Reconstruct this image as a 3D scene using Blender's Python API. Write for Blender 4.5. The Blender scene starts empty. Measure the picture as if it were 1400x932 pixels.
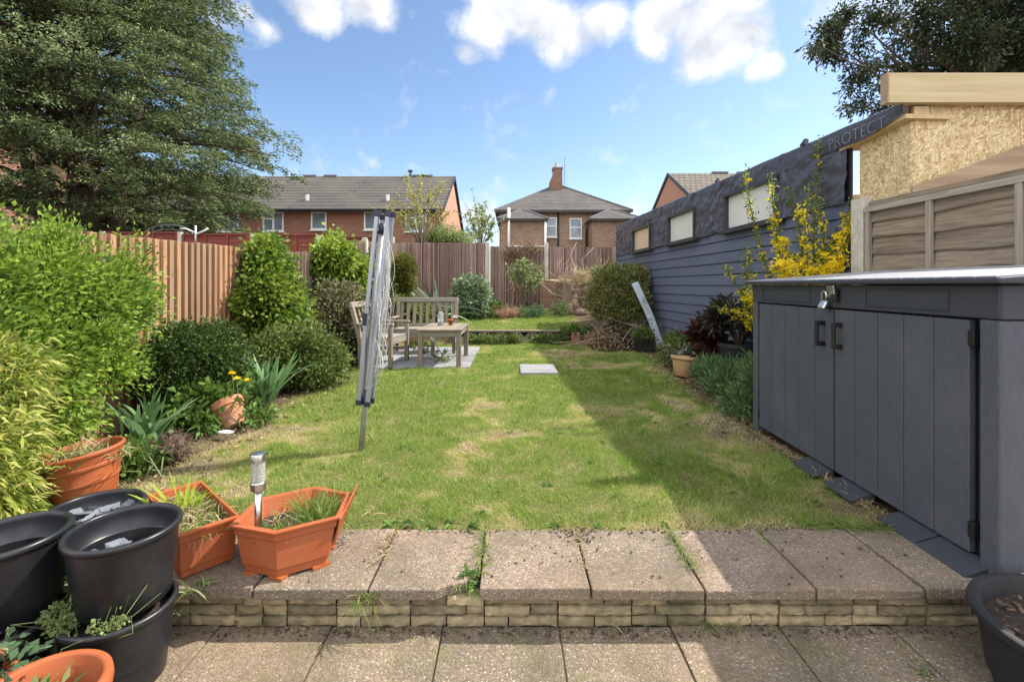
import bpy, math, random
import numpy as np
from mathutils import Vector, Matrix, Euler

random.seed(7)
RNG = np.random.default_rng(7)
SC = bpy.context.scene
COL = SC.collection
EYE = 1.23
F = 650.0
PATIO = -0.18


def P(px, py, Y):
    return Vector(((px - 700) / F * Y, Y, EYE - (py - 390) / F * Y))


# ------------------------------------------------------------------ terrain height
def hgt(x, y):
    """garden level: flat lawn, then a raised upper lawn behind the low edging"""
    y = np.asarray(y, dtype=float)
    t = np.clip((y - 10.30) / 0.12, 0, 1)
    up = 0.20 + (y - 10.4) * 0.082
    return t * t * (3 - 2 * t) * up


def hz(x, y):
    return float(hgt(x, y))


# ------------------------------------------------------------------ object helpers
WOFF = {}


def setp(o, label=None, cat=None, group=None, kind=None):
    if label: o['label'] = label
    if cat: o['category'] = cat
    if group: o['group'] = group
    if kind: o['kind'] = kind
    return o


def thing(name, label, cat, loc=(0, 0, 0), group=None):
    o = bpy.data.objects.new(name, None)
    o.empty_display_size = 0.1
    COL.objects.link(o)
    o.location = loc
    WOFF[o.name] = Vector(loc)
    return setp(o, label, cat, group)


def link_mesh(me, name, mat, parent):
    o = bpy.data.objects.new(name, me)
    COL.objects.link(o)
    if mat is not None:
        me.materials.append(mat)
    if parent is not None:
        o.parent = parent
        WOFF[o.name] = WOFF[parent.name]
    return o


def np_mesh(name, verts, faces, mat, parent=None, smooth=False, origin=None, attr=None):
    """verts Nx3, faces MxK (one K)"""
    verts = np.asarray(verts, dtype=np.float64)
    faces = np.asarray(faces, dtype=np.int32)
    if parent is not None:
        off = np.array(WOFF[parent.name])
    elif origin is not None:
        off = np.array(origin, dtype=float)
    else:
        off = np.array([(verts[:, 0].min() + verts[:, 0].max()) / 2, (verts[:, 1].min() + verts[:, 1].max()) / 2, verts[:, 2].min()])
    me = bpy.data.meshes.new(name)
    n, m, k = len(verts), len(faces), faces.shape[1]
    me.vertices.add(n)
    me.vertices.foreach_set('co', (verts - off).astype(np.float32).ravel())
    me.loops.add(m * k)
    me.loops.foreach_set('vertex_index', faces.ravel())
    me.polygons.add(m)
    me.polygons.foreach_set('loop_start', np.arange(0, m * k, k, dtype=np.int32))
    try:
        me.polygons.foreach_set('loop_total', np.full(m, k, dtype=np.int32))
    except Exception:
        pass
    if smooth:
        me.polygons.foreach_set('use_smooth', np.ones(m, dtype=bool))
    me.update(calc_edges=True)
    if attr is not None:
        a = me.attributes.new('tint', 'FLOAT', 'POINT')
        a.data.foreach_set('value', np.asarray(attr, dtype=np.float32))
    o = link_mesh(me, name, mat, parent)
    if parent is None:
        o.location = off
        WOFF[o.name] = Vector(off)
    return o


class MB:
    def __init__(self):
        self.v = []
        self.f = []

    def add(self, vs, fs):
        b = len(self.v)
        self.v += [Vector(p) for p in vs]
        self.f += [tuple(b + i for i in f) for f in fs]
        return self

    def box(self, c, s, rot=None, jit=0.0):
        hx, hy, hz_ = s[0] / 2, s[1] / 2, s[2] / 2
        vs = [Vector((x * hx, y * hy, z * hz_)) for x in (-1, 1) for y in (-1, 1) for z in (-1, 1)]
        if jit:
            vs = [v + Vector((random.uniform(-jit, jit), random.uniform(-jit, jit), random.uniform(-jit, jit))) for v in vs]
        if rot is not None:
            R = rot if isinstance(rot, Matrix) else Euler(rot).to_matrix()
            vs = [R @ v for v in vs]
        vs = [v + Vector(c) for v in vs]
        return self.add(vs, [(0, 1, 3, 2), (4, 6, 7, 5), (0, 4, 5, 1), (2, 3, 7, 6), (0, 2, 6, 4), (1, 5, 7, 3)])

    def hexa(self, p):
        """8 points: bottom 4 ccw, top 4 ccw"""
        return self.add(p, [(3, 2, 1, 0), (4, 5, 6, 7), (0, 1, 5, 4), (1, 2, 6, 5), (2, 3, 7, 6), (3, 0, 4, 7)])

    def beam(self, a, b, w, h, up=(0, 0, 1)):
        a = Vector(a); b = Vector(b)
        d = (b - a).normalized()
        u = Vector(up)
        s = d.cross(u)
        if s.length < 1e-4:
            s = d.cross(Vector((0, 1, 0)))
        s.normalize()
        u = s.cross(d).normalized()
        s *= w / 2; u *= h / 2
        return self.hexa([a - s - u, a + s - u, b + s - u, b - s - u, a - s + u, a + s + u, b + s + u, b - s + u])

    def tube(self, pts, rad, n=8, cap=True):
        pts = [Vector(p) for p in pts]
        m = len(pts)
        if not hasattr(rad, '__len__'):
            rad = [rad] * m
        b = len(self.v)
        prev = None
        for i, p in enumerate(pts):
            t = (pts[min(i + 1, m - 1)] - pts[max(i - 1, 0)])
            if t.length < 1e-9: t = Vector((0, 0, 1))
            t.normalize()
            if prev is None:
                a = Vector((1, 0, 0)) if abs(t.x) < 0.9 else Vector((0, 1, 0))
                u = t.cross(a).normalized()
            else:
                u = (prev - t * prev.dot(t))
                if u.length < 1e-6: u = t.cross(Vector((1, 0, 0)))
                u.normalize()
            prev = u
            w = t.cross(u)
            for k in range(n):
                an = 2 * math.pi * k / n
                self.v.append(p + (u * math.cos(an) + w * math.sin(an)) * rad[i])
        for i in range(m - 1):
            for k in range(n):
                k2 = (k + 1) % n
                self.f.append((b + i * n + k, b + i * n + k2, b + (i + 1) * n + k2, b + (i + 1) * n + k))
        if cap:
            self.f.append(tuple(b + k for k in range(n))[::-1])
            self.f.append(tuple(b + (m - 1) * n + k for k in range(n)))
        return self

    def lathe(self, prof, n=40, c=(0, 0, 0), wob=0.0):
        b = len(self.v)
        c = Vector(c)
        for (r, z) in prof:
            for k in range(n):
                an = 2 * math.pi * k / n
                rr = r * (1 + wob * math.sin(2 * an + 1.0))
                self.v.append(c + Vector((rr * math.cos(an), rr * math.sin(an), z)))
        for i in range(len(prof) - 1):
            for k in range(n):
                k2 = (k + 1) % n
                self.f.append((b + i * n + k, b + i * n + k2, b + (i + 1) * n + k2, b + (i + 1) * n + k))
        return self

    def poly_prism(self, pts, ext):
        """closed polygon extruded by vector ext"""
        n = len(pts)
        pts = [Vector(p) for p in pts]
        e = Vector(ext)
        vs = pts + [p + e for p in pts]
        fs = [tuple(range(n))[::-1], tuple(range(n, 2 * n))]
        for i in range(n):
            j = (i + 1) % n
            fs.append((i, j, n + j, n + i))
        return self.add(vs, fs)

    def ball(self, c, r, n=10, m=6, s=(1, 1, 1), jit=0.0):
        b = len(self.v)
        c = Vector(c)
        for i in range(1, m):
            th = math.pi * i / m
            for k in range(n):
                an = 2 * math.pi * k / n
                q = 1 + random.uniform(-jit, jit)
                self.v.append(c + Vector((r * s[0] * math.sin(th) * math.cos(an) * q, r * s[1] * math.sin(th) * math.sin(an) * q, r * s[2] * math.cos(th) * q)))
        self.v.append(c + Vector((0, 0, r * s[2]))); self.v.append(c - Vector((0, 0, r * s[2])))
        t, bo = len(self.v) - 2, len(self.v) - 1
        for i in range(m - 2):
            for k in range(n):
                k2 = (k + 1) % n
                self.f.append((b + i * n + k, b + (i + 1) * n + k, b + (i + 1) * n + k2, b + i * n + k2))
        for k in range(n):
            k2 = (k + 1) % n
            self.f.append((t, b + k, b + k2))
            self.f.append((bo, b + (m - 2) * n + k2, b + (m - 2) * n + k))
        return self

    def build(self, name, mat, parent=None, origin=None, bevel=0.0, smooth=False, seg=2, angle=40):
        if parent is not None:
            off = WOFF[parent.name]
        elif origin is not None:
            off = Vector(origin)
        else:
            xs = [p.x for p in self.v]; ys = [p.y for p in self.v]; zs = [p.z for p in self.v]
            off = Vector(((min(xs) + max(xs)) / 2, (min(ys) + max(ys)) / 2, min(zs)))
        me = bpy.data.meshes.new(name)
        me.from_pydata([tuple(p - off) for p in self.v], [], self.f)
        me.update()
        if smooth:
            for p in me.polygons: p.use_smooth = True
        o = link_mesh(me, name, mat, parent)
        if parent is None:
            o.location = off
            WOFF[o.name] = Vector(off)
        if bevel:
            md = o.modifiers.new('bevel', 'BEVEL')
            md.width = bevel; md.segments = seg; md.limit_method = 'ANGLE'; md.angle_limit = math.radians(angle)
        if smooth and not bevel:
            pass
        return o


def build_each(mb, name, mat, parent=None, groups=None, **k):
    """every separate piece in the builder becomes an object of its own; groups = pieces per object"""
    par = list(range(len(mb.v)))
    def find(i):
        while par[i] != i:
            par[i] = par[par[i]]; i = par[i]
        return i
    for f in mb.f:
        r = find(f[0])
        for j in f[1:]: par[find(j)] = r
    order = {}
    for i in range(len(mb.v)): order.setdefault(find(i), len(order))
    n = len(order); g = groups or 1; outs = []
    for a in range(0, n, g):
        sub = MB(); mp = {}
        for i in range(len(mb.v)):
            if a <= order[find(i)] < a + g: mp[i] = len(sub.v); sub.v.append(mb.v[i])
        for f in mb.f:
            if f[0] in mp: sub.f.append(tuple(mp[i] for i in f))
        outs.append(sub.build(name, mat, parent, **k))
    return outs


def smooth_angle(o, deg=40):
    """split sharp edges so that smooth shading keeps its creases"""
    md = o.modifiers.new('split', 'EDGE_SPLIT')
    md.split_angle = math.radians(deg)
    return o


def copy_tree(o, parent=None):
    c = o.copy(); COL.objects.link(c)
    if parent is not None: c.parent = parent
    for ch in list(o.children):
        copy_tree(ch, c)
    return c


# ------------------------------------------------------------------ materials
def new_mat(name):
    m = bpy.data.materials.new(name)
    m.use_nodes = True
    nt = m.node_tree
    nt.nodes.clear()
    out = nt.nodes.new('ShaderNodeOutputMaterial')
    bs = nt.nodes.new('ShaderNodeBsdfPrincipled')
    nt.links.new(bs.outputs[0], out.inputs[0])
    return m, nt, bs, out


def N(nt, t, **kw):
    n = nt.nodes.new(t)
    for k, v in kw.items():
        if k == 'ins':
            for a, b in v.items(): n.inputs[a].default_value = b
        else:
            setattr(n, k, v)
    return n


def ramp(nt, stops, interp='LINEAR'):
    r = nt.nodes.new('ShaderNodeValToRGB')
    r.color_ramp.interpolation = interp
    e = r.color_ramp.elements
    while len(e) > 1: e.remove(e[0])
    e[0].position = stops[0][0]; e[0].color = (*stops[0][1], 1)
    for p, c in stops[1:]:
        q = e.new(p); q.color = (*c, 1)
    return r


def mixc(nt, a, b, fac, mode='MIX'):
    m = nt.nodes.new('ShaderNodeMix'); m.data_type = 'RGBA'; m.blend_type = mode
    L = nt.links.new
    for sock, val in ((m.inputs[0], fac), (m.inputs[6], a), (m.inputs[7], b)):
        if isinstance(val, bpy.types.NodeSocket): L(val, sock)
        elif isinstance(val, (int, float)): sock.default_value = val
        else: sock.default_value = (*val, 1)
    return m.outputs[2]


def math_n(nt, op, a, b=0.0, clamp=False):
    m = nt.nodes.new('ShaderNodeMath'); m.operation = op; m.use_clamp = clamp
    for i, v in enumerate((a, b)):
        if isinstance(v, bpy.types.NodeSocket): nt.links.new(v, m.inputs[i])
        else: m.inputs[i].default_value = v
    return m.outputs[0]


def noise(nt, vec, scale, detail=4, rough=0.55, dist=0.0):
    n = N(nt, 'ShaderNodeTexNoise', ins={'Scale': scale, 'Detail': detail, 'Roughness': rough, 'Distortion': dist})
    if vec is not None: nt.links.new(vec, n.inputs['Vector'])
    return n.outputs[0]


def objco(nt, scale=(1, 1, 1), kind='Object'):
    tc = nt.nodes.new('ShaderNodeTexCoord')
    if scale == (1, 1, 1): return tc.outputs[kind]
    mp = nt.nodes.new('ShaderNodeMapping')
    mp.inputs['Scale'].default_value = scale
    nt.links.new(tc.outputs[kind], mp.inputs['Vector'])
    return mp.outputs[0]


def bump(nt, bs, h, strength=0.3, dist=0.01):
    b = nt.nodes.new('ShaderNodeBump')
    b.inputs['Strength'].default_value = strength
    b.inputs['Distance'].default_value = dist
    nt.links.new(h, b.inputs['Height'])
    nt.links.new(b.outputs[0], bs.inputs['Normal'])


def plain(name, c, rough=0.5, metal=0.0, var=0.15, scale=20, bmp=0.1, bd=0.003, spec=0.5, island=0.0, c2=None, stretch=(1, 1, 1), dirt=None, dirt_amt=0.0):
    m, nt, bs, out = new_mat(name)
    v = objco(nt, stretch)
    f = noise(nt, v, scale, 5, 0.6)
    if c2 is None:
        c2 = tuple(x * (1 - var) for x in c)
        c1 = tuple(min(1, x * (1 + var)) for x in c)
    else:
        c1 = c
    r = ramp(nt, [(0.3, c2), (0.7, c1)])
    nt.links.new(f, r.inputs[0])
    colr = r.outputs[0]
    if island:
        g = nt.nodes.new('ShaderNodeNewGeometry')
        k = math_n(nt, 'MULTIPLY_ADD', g.outputs['Random Per Island'], 2 * island)
        k.node.inputs[2].default_value = 1 - island
        hs = nt.nodes.new('ShaderNodeHueSaturation')
        nt.links.new(k, hs.inputs['Value']); nt.links.new(colr, hs.inputs['Color'])
        colr = hs.outputs[0]
    if dirt:
        dn = noise(nt, objco(nt), 2.3, 7, 0.65)
        dr = ramp(nt, [(0.48, (0, 0, 0)), (0.68, (1, 1, 1))])
        nt.links.new(dn, dr.inputs[0])
        colr = mixc(nt, colr, dirt, math_n(nt, 'MULTIPLY', dr.outputs[0], dirt_amt))
    nt.links.new(colr, bs.inputs['Base Color'])
    bs.inputs['Roughness'].default_value = rough
    bs.inputs['Metallic'].default_value = metal
    bs.inputs['Specular IOR Level'].default_value = spec
    if bmp: bump(nt, bs, f, bmp, bd)
    return m


def wood(name, c, dark, axis='Z', island=0.25, rough=0.8, grain=40, stain=None, stain_amt=0.5):
    """weathered wood with grain stretched along an axis"""
    m, nt, bs, out = new_mat(name)
    st = {'X': (0.05, 1, 1), 'Y': (1, 0.05, 1), 'Z': (1, 1, 0.05)}[axis]
    v = objco(nt, st)
    f = noise(nt, v, grain, 6, 0.65, 0.6)
    r = ramp(nt, [(0.3, dark), (0.62, c)])
    nt.links.new(f, r.inputs[0])
    colr = r.outputs[0]
    g = nt.nodes.new('ShaderNodeNewGeometry')
    k = math_n(nt, 'MULTIPLY_ADD', g.outputs['Random Per Island'], 2 * island)
    k.node.inputs[2].default_value = 1 - island
    hs = nt.nodes.new('ShaderNodeHueSaturation')
    nt.links.new(k, hs.inputs['Value']); nt.links.new(colr, hs.inputs['Color'])
    colr = hs.outputs[0]
    if stain:
        dn = noise(nt, objco(nt, tuple(max(s, 0.25) for s in st)), 1.6, 6, 0.65)
        dr = ramp(nt, [(0.42, (0, 0, 0)), (0.7, (1, 1, 1))])
        nt.links.new(dn, dr.inputs[0])
        colr = mixc(nt, colr, stain, math_n(nt, 'MULTIPLY', dr.outputs[0], stain_amt))
    nt.links.new(colr, bs.inputs['Base Color'])
    bs.inputs['Roughness'].default_value = rough
    bs.inputs['Specular IOR Level'].default_value = 0.25
    bump(nt, bs, f, 0.5, 0.004)
    return m


def leaf(name, cols, trans=0.35, rough=0.45, spec=0.35, patch=None, gain=1.0):
    """cols: dark -> light leaf colours spread over the single leaves"""
    m, nt, bs, out = new_mat(name)
    g = nt.nodes.new('ShaderNodeNewGeometry')
    rough = max(rough, .52); spec = min(spec, .28)
    n = len(cols)
    cols = [tuple(min(.9, q * gain) for q in c) for c in cols]
    r = ramp(nt, [(i / max(1, n - 1), c) for i, c in enumerate(cols)])
    src = g.outputs['Random Per Island']
    if patch:
        pn = noise(nt, objco(nt), patch, 3)
        q = math_n(nt, 'MULTIPLY_ADD', pn, 1.6)
        q.node.inputs[2].default_value = -0.8
        src = math_n(nt, 'ADD', src, q, True)
    nt.links.new(src, r.inputs[0])
    nt.links.new(r.outputs[0], bs.inputs['Base Color'])
    bs.inputs['Roughness'].default_value = rough
    bs.inputs['Specular IOR Level'].default_value = spec
    tr = nt.nodes.new('ShaderNodeBsdfTranslucent')
    hs = nt.nodes.new('ShaderNodeHueSaturation')
    hs.inputs['Hue'].default_value = 0.495; hs.inputs['Value'].default_value = 1.5
    nt.links.new(r.outputs[0], hs.inputs['Color']); nt.links.new(hs.outputs[0], tr.inputs['Color'])
    ms = nt.nodes.new('ShaderNodeMixShader')
    ms.inputs[0].default_value = trans
    nt.links.new(bs.outputs[0], ms.inputs[1]); nt.links.new(tr.outputs[0], ms.inputs[2])
    nt.links.new(ms.outputs[0], out.inputs[0])
    return m


def aggregate(name, base, base2, chipA, chipB, moss=0.35, stain=(0.1, 0.085, 0.06)):
    """exposed aggregate paving: small pebbles in a matrix, stained and mossy"""
    m, nt, bs, out = new_mat(name)
    oc = objco(nt)
    vo = N(nt, 'ShaderNodeTexVoronoi', ins={'Scale': 125.0, 'Randomness': 1.0})
    nt.links.new(oc, vo.inputs['Vector'])
    sep = nt.nodes.new('ShaderNodeSeparateColor'); nt.links.new(vo.outputs['Color'], sep.inputs[0])
    chip = ramp(nt, [(0.0, chipB), (0.45, base2), (0.7, chipA), (0.83, (0.30, 0.21, 0.16)), (0.955, (0.56, 0.50, 0.41))], 'CONSTANT')
    nt.links.new(sep.outputs[0], chip.inputs[0])
    sel = ramp(nt, [(0.45, (1, 1, 1)), (0.62, (0, 0, 0))]); nt.links.new(vo.outputs['Distance'], sel.inputs[0])
    pick = math_n(nt, 'GREATER_THAN', sep.outputs[1], 0.18)
    f0 = math_n(nt, 'MULTIPLY', sel.outputs[0], pick)
    g = nt.nodes.new('ShaderNodeNewGeometry')
    b0 = mixc(nt, base, base2, g.outputs['Random Per Island'])
    col = mixc(nt, b0, chip.outputs[0], math_n(nt, 'MULTIPLY', f0, 0.8))
    big = noise(nt, oc, 3.1, 7, 0.65)
    br = ramp(nt, [(0.40, (0, 0, 0)), (0.66, (1, 1, 1))]); nt.links.new(big, br.inputs[0])
    col = mixc(nt, col, stain, math_n(nt, 'MULTIPLY', br.outputs[0], 0.66))
    mid = noise(nt, objco(nt, (1, 1, 1)), 11, 6, 0.7)
    mr = ramp(nt, [(0.52, (0, 0, 0)), (0.7, (1, 1, 1))]); nt.links.new(mid, mr.inputs[0])
    col = mixc(nt, col, (0.13, 0.13, 0.035), math_n(nt, 'MULTIPLY', mr.outputs[0], moss))
    pk = noise(nt, oc, 1.3, 3, 0.5)
    pr = ramp(nt, [(0.45, (0, 0, 0)), (0.65, (1, 1, 1))]); nt.links.new(pk, pr.inputs[0])
    col = mixc(nt, col, (0.34, 0.22, 0.14), math_n(nt, 'MULTIPLY', pr.outputs[0], 0.22))
    nt.links.new(col, bs.inputs['Base Color'])
    bs.inputs['Roughness'].default_value = 0.9
    bs.inputs['Specular IOR Level'].default_value = 0.2
    hsum = math_n(nt, 'ADD', f0, math_n(nt, 'MULTIPLY', mid, 0.8))
    bump(nt, bs, hsum, 0.8, 0.004)
    return m


def brick(name, c1, c2, mortar, scale=1.0, soot=0.3, sootc=(0.06, 0.045, 0.04)):
    m, nt, bs, out = new_mat(name)
    tc = nt.nodes.new('ShaderNodeTexCoord')
    sp = nt.nodes.new('ShaderNodeSeparateXYZ'); nt.links.new(tc.outputs['Object'], sp.inputs[0])
    s = math_n(nt, 'ADD', sp.outputs[0], sp.outputs[1])
    cb = nt.nodes.new('ShaderNodeCombineXYZ'); nt.links.new(s, cb.inputs[0]); nt.links.new(sp.outputs[2], cb.inputs[1])
    b = N(nt, 'ShaderNodeTexBrick', ins={'Scale': scale, 'Mortar Size': 0.011, 'Brick Width': 0.225, 'Row Height': 0.075, 'Bias': 0.0, 'Mortar Smooth': 0.3})
    b.inputs['Color1'].default_value = (*c1, 1); b.inputs['Color2'].default_value = (*c2, 1); b.inputs['Mortar'].default_value = (*mortar, 1)
    nt.links.new(cb.outputs[0], b.inputs['Vector'])
    f = noise(nt, tc.outputs['Object'], 0.9, 6, 0.6)
    r = ramp(nt, [(0.4, (0, 0, 0)), (0.7, (1, 1, 1))]); nt.links.new(f, r.inputs[0])
    col = mixc(nt, b.outputs[0], sootc, math_n(nt, 'MULTIPLY', r.outputs[0], soot))
    nt.links.new(col, bs.inputs['Base Color'])
    bs.inputs['Roughness'].default_value = 0.9
    bs.inputs['Specular IOR Level'].default_value = 0.2
    return m


def glassy(name, c=(0.03, 0.04, 0.05), rough=0.05):
    m, nt, bs, out = new_mat(name)
    f = noise(nt, objco(nt), 1.2, 2)
    r = ramp(nt, [(0.3, c), (0.7, tuple(x * 2.2 for x in c))]); nt.links.new(f, r.inputs[0])
    nt.links.new(r.outputs[0], bs.inputs['Base Color'])
    bs.inputs['Roughness'].default_value = rough
    bs.inputs['Specular IOR Level'].default_value = 0.8
    return m


MAT = {}
MAT['ground'] = plain('ground_soil', (0.12, 0.085, 0.055), 0.95, var=0.4, scale=3, bmp=0.4)
MAT['slab'] = aggregate('slab_aggregate', (0.29, 0.215, 0.155), (0.225, 0.18, 0.13), (0.46, 0.40, 0.32), (0.15, 0.12, 0.10), 0.24)
MAT['slab_low'] = aggregate('patio_aggregate', (0.25, 0.195, 0.13), (0.215, 0.17, 0.12), (0.42, 0.36, 0.27), (0.15, 0.115, 0.09), 0.42, (0.085, 0.075, 0.05))
MAT['slab_grey'] = plain('slab_concrete', (0.25, 0.252, 0.255), 0.9, var=0.2, scale=14, bmp=0.3, dirt=(0.14, 0.13, 0.1), dirt_amt=0.6, island=0.12)
MAT['block'] = plain('walling_block', (0.37, 0.29, 0.17), 0.95, c2=(0.19, 0.148, 0.085), scale=24, bmp=0.9, bd=0.008, island=0.42, dirt=(0.075, 0.07, 0.03), dirt_amt=0.85)
MAT['mortar'] = plain('dark_mortar', (0.045, 0.038, 0.03), 1.0, var=0.4, scale=30)
MAT['joint'] = plain('mossy_joint', (0.12, 0.10, 0.055), 1.0, c2=(0.05, 0.042, 0.028), scale=35, bmp=.5)
MAT['fence_l'] = wood('orange_brown_fence', (0.355, 0.205, 0.115), (0.18, 0.09, 0.048), 'Z', 0.36, stain=(0.37, 0.265, 0.17), stain_amt=0.45)
MAT['fence_g'] = wood('grey_brown_fence', (0.36, 0.27, 0.22), (0.17, 0.12, 0.1), 'Z', 0.28, stain=(0.12, 0.085, 0.07), stain_amt=0.5)
MAT['fence_far'] = wood('dark_brown_fence', (0.235, 0.15, 0.125), (0.10, 0.06, 0.05), 'Z', 0.55, stain=(0.40, 0.31, 0.26), stain_amt=0.3)
MAT['fence_edge'] = wood('bleached_lit_edge', (0.33, 0.25, 0.20), (0.21, 0.15, 0.12), 'Z', 0.3)  # bleached edge tone that also paints in sunlit board steps
MAT['fence_lap'] = wood('grey_lap_boards', (0.28, 0.215, 0.15), (0.11, 0.08, 0.055), 'Y', 0.3, stain=(0.36, 0.30, 0.23), stain_amt=0.45)
MAT['fence_rail'] = wood('grey_rail', (0.43, 0.37, 0.30), (0.26, 0.215, 0.17), 'Y', 0.15)
MAT['fence_batten'] = wood('grey_batten', (0.40, 0.34, 0.27), (0.22, 0.18, 0.13), 'Z', 0.15)
MAT['red'] = wood('red_brown_fence', (0.24, 0.065, 0.045), (0.14, 0.035, 0.028), 'X', 0.15)
MAT['post'] = plain('concrete_post', (0.50, 0.46, 0.39), 0.9, var=0.2, scale=25, bmp=0.3, dirt=(0.22, 0.2, 0.15), dirt_amt=0.6)
MAT['clad'] = plain('blue_grey_cladding', (0.100, 0.113, 0.168), 0.6, var=0.1, scale=60, bmp=0.12, stretch=(1, 0.1, 1), island=0.06, dirt=(0.12, 0.115, 0.12), dirt_amt=0.25)
MAT['membrane'] = plain('dark_membrane', (0.075, 0.075, 0.098), 0.42, c2=(0.05, 0.05, 0.068), scale=7, bmp=0.6, bd=0.02, spec=0.5)
MAT['print'] = plain('faded_print', (0.22, 0.225, 0.26), 0.6, var=0.5, scale=30, bmp=0)
MAT['wframe'] = plain('black_window_frame', (0.035, 0.036, 0.042), 0.4, var=0.1)
MAT['osb'] = None
MAT['timber'] = wood('new_timber', (0.62, 0.51, 0.31), (0.50, 0.38, 0.20), 'X', 0.08, 0.7, 22)
MAT['timber2'] = wood('raw_timber', (0.62, 0.46, 0.26), (0.48, 0.33, 0.17), 'Y', 0.12, 0.7, 22)
MAT['ply'] = wood('brown_ply', (0.42, 0.30, 0.20), (0.28, 0.19, 0.12), 'X', 0.12, 0.8, 14)
MAT['shed'] = plain('shed_resin', (0.076, 0.081, 0.099), 0.55, var=0.16, scale=150, bmp=0.5, bd=0.002, stretch=(1, 1, 0.12), spec=0.4, dirt=(0.17, 0.165, 0.155), dirt_amt=0.22)
MAT['shed_dark'] = plain('shed_dark_trim', (0.040, 0.043, 0.053), 0.66, var=0.1, scale=120, bmp=0.2, bd=0.002)
MAT['shed_lid'] = plain('shed_lid', (0.30, 0.305, 0.32), 0.38, var=0.08, scale=90, bmp=0.15, bd=0.002, spec=0.6)
MAT['blackp'] = plain('black_plastic', (0.011, 0.012, 0.014), 0.36, var=0.15, scale=40, bmp=0.05, spec=0.5, dirt=(0.07, 0.064, 0.053), dirt_amt=0.28)
MAT['rubber'] = plain('black_rubber', (0.020, 0.020, 0.021), 0.6, var=0.2, scale=40, bmp=0.2, spec=0.35, dirt=(0.07, 0.062, 0.05), dirt_amt=0.3)
MAT['terra'] = plain('terracotta_plastic', (0.34, 0.088, 0.030), 0.55, var=0.08, scale=9, bmp=0.05, spec=0.25, dirt=(0.31, 0.145, 0.085), dirt_amt=0.5)
MAT['terra_clay'] = plain('terracotta_clay', (0.42, 0.165, 0.085), 0.85, var=0.15, scale=18, bmp=0.2, dirt=(0.42, 0.32, 0.24), dirt_amt=0.5)
MAT['tan'] = plain('tan_pot_glaze', (0.52, 0.33, 0.16), 0.55, c2=(0.44, 0.26, 0.12), scale=8, bmp=0.1, dirt=(0.3, 0.2, 0.1), dirt_amt=0.3)
MAT['soil'] = plain('potting_soil', (0.055, 0.04, 0.028), 1.0, c2=(0.02, 0.014, 0.01), scale=60, bmp=1.0, bd=0.02)
MAT['chips'] = plain('wood_chips', (0.085, 0.056, 0.036), 0.95, var=0.3, scale=40, island=0.55)
MAT['slate'] = plain('slate_chips', (0.105, 0.118, 0.135), 0.6, var=0.2, scale=40, island=0.35)
MAT['steel'] = plain('brushed_steel', (0.62, 0.6, 0.57), 0.28, metal=1.0, var=0.06, scale=200, bmp=0.05, stretch=(1, 1, 8))
MAT['alu'] = plain('dull_aluminium', (0.37, 0.39, 0.43), 0.42, metal=0.75, var=0.12, scale=30, bmp=0.08, stretch=(1, 1, 0.1))
MAT['galv'] = plain('galvanised_pole', (0.40, 0.41, 0.40), 0.5, metal=0.6, var=0.2, scale=30)
MAT['cord'] = plain('pale_line', (0.46, 0.46, 0.45), 0.5, var=0.1, bmp=0)
MAT['navy'] = plain('navy_plastic', (0.02, 0.022, 0.05), 0.45, var=0.1)
MAT['bench'] = wood('grey_bench_wood', (0.28, 0.235, 0.18), (0.15, 0.12, 0.09), 'Z', 0.18, 0.85, 60)
MAT['bench_h'] = wood('grey_bench_rail', (0.31, 0.275, 0.23), (0.17, 0.145, 0.115), 'X', 0.18, 0.85, 60)
MAT['white'] = plain('white_frame', (0.80, 0.80, 0.78), 0.45, var=0.04, bmp=0)
MAT['whitep'] = plain('weathered_white_plank', (0.42, 0.47, 0.53), 0.6, var=0.12, scale=8, dirt=(0.16, 0.14, 0.12), dirt_amt=0.7)
MAT['blind'] = plain('cream_panel', (0.66, 0.65, 0.60), 0.16, var=0.06, scale=3, bmp=0)
MAT['blind_tan'] = plain('tan_panel', (0.62, 0.49, 0.33), 0.16, var=0.05, scale=3, bmp=0)
MAT['glass'] = glassy('window_glass', (0.12, 0.15, 0.18))  # pale blue base colour stands in for bright reflections in the panes
MAT['brick_r'] = brick('red_brick', (0.34, 0.135, 0.08), (0.23, 0.085, 0.055), (0.30, 0.24, 0.19), 1.0, 0.2)
MAT['brick_o'] = brick('orange_brick', (0.52, 0.235, 0.145), (0.45, 0.19, 0.115), (0.45, 0.35, 0.27), 1.0, 0.1)
MAT['brick_b'] = brick('brown_stock_brick', (0.34, 0.225, 0.14), (0.17, 0.105, 0.07), (0.44, 0.37, 0.29), 1.0, 0.3)
MAT['brick_g'] = brick('garden_brick', (0.30, 0.16, 0.10), (0.22, 0.11, 0.075), (0.25, 0.2, 0.15), 1.0, 0.4)
MAT['fascia'] = plain('dark_fascia', (0.03, 0.03, 0.033), 0.5)
MAT['lead'] = plain('lead_grey', (0.16, 0.16, 0.17), 0.5)
MAT['bark'] = plain('bark', (0.13, 0.095, 0.065), 0.95, c2=(0.05, 0.036, 0.026), scale=12, bmp=1.0, bd=0.03, stretch=(1, 1, 0.25))
MAT['stem'] = plain('woody_stem', (0.17, 0.125, 0.08), 0.9, c2=(0.09, 0.065, 0.04), scale=30, bmp=0.5)
MAT['greenstem'] = plain('green_stem', (0.14, 0.18, 0.06), 0.7, var=0.2, scale=20, bmp=0)
MAT['dead'] = plain('dead_wood', (0.30, 0.225, 0.15), 0.95, c2=(0.14, 0.095, 0.06), scale=16, bmp=0.7, bd=0.01, island=0.3, stretch=(1, 1, 0.3))
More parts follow.
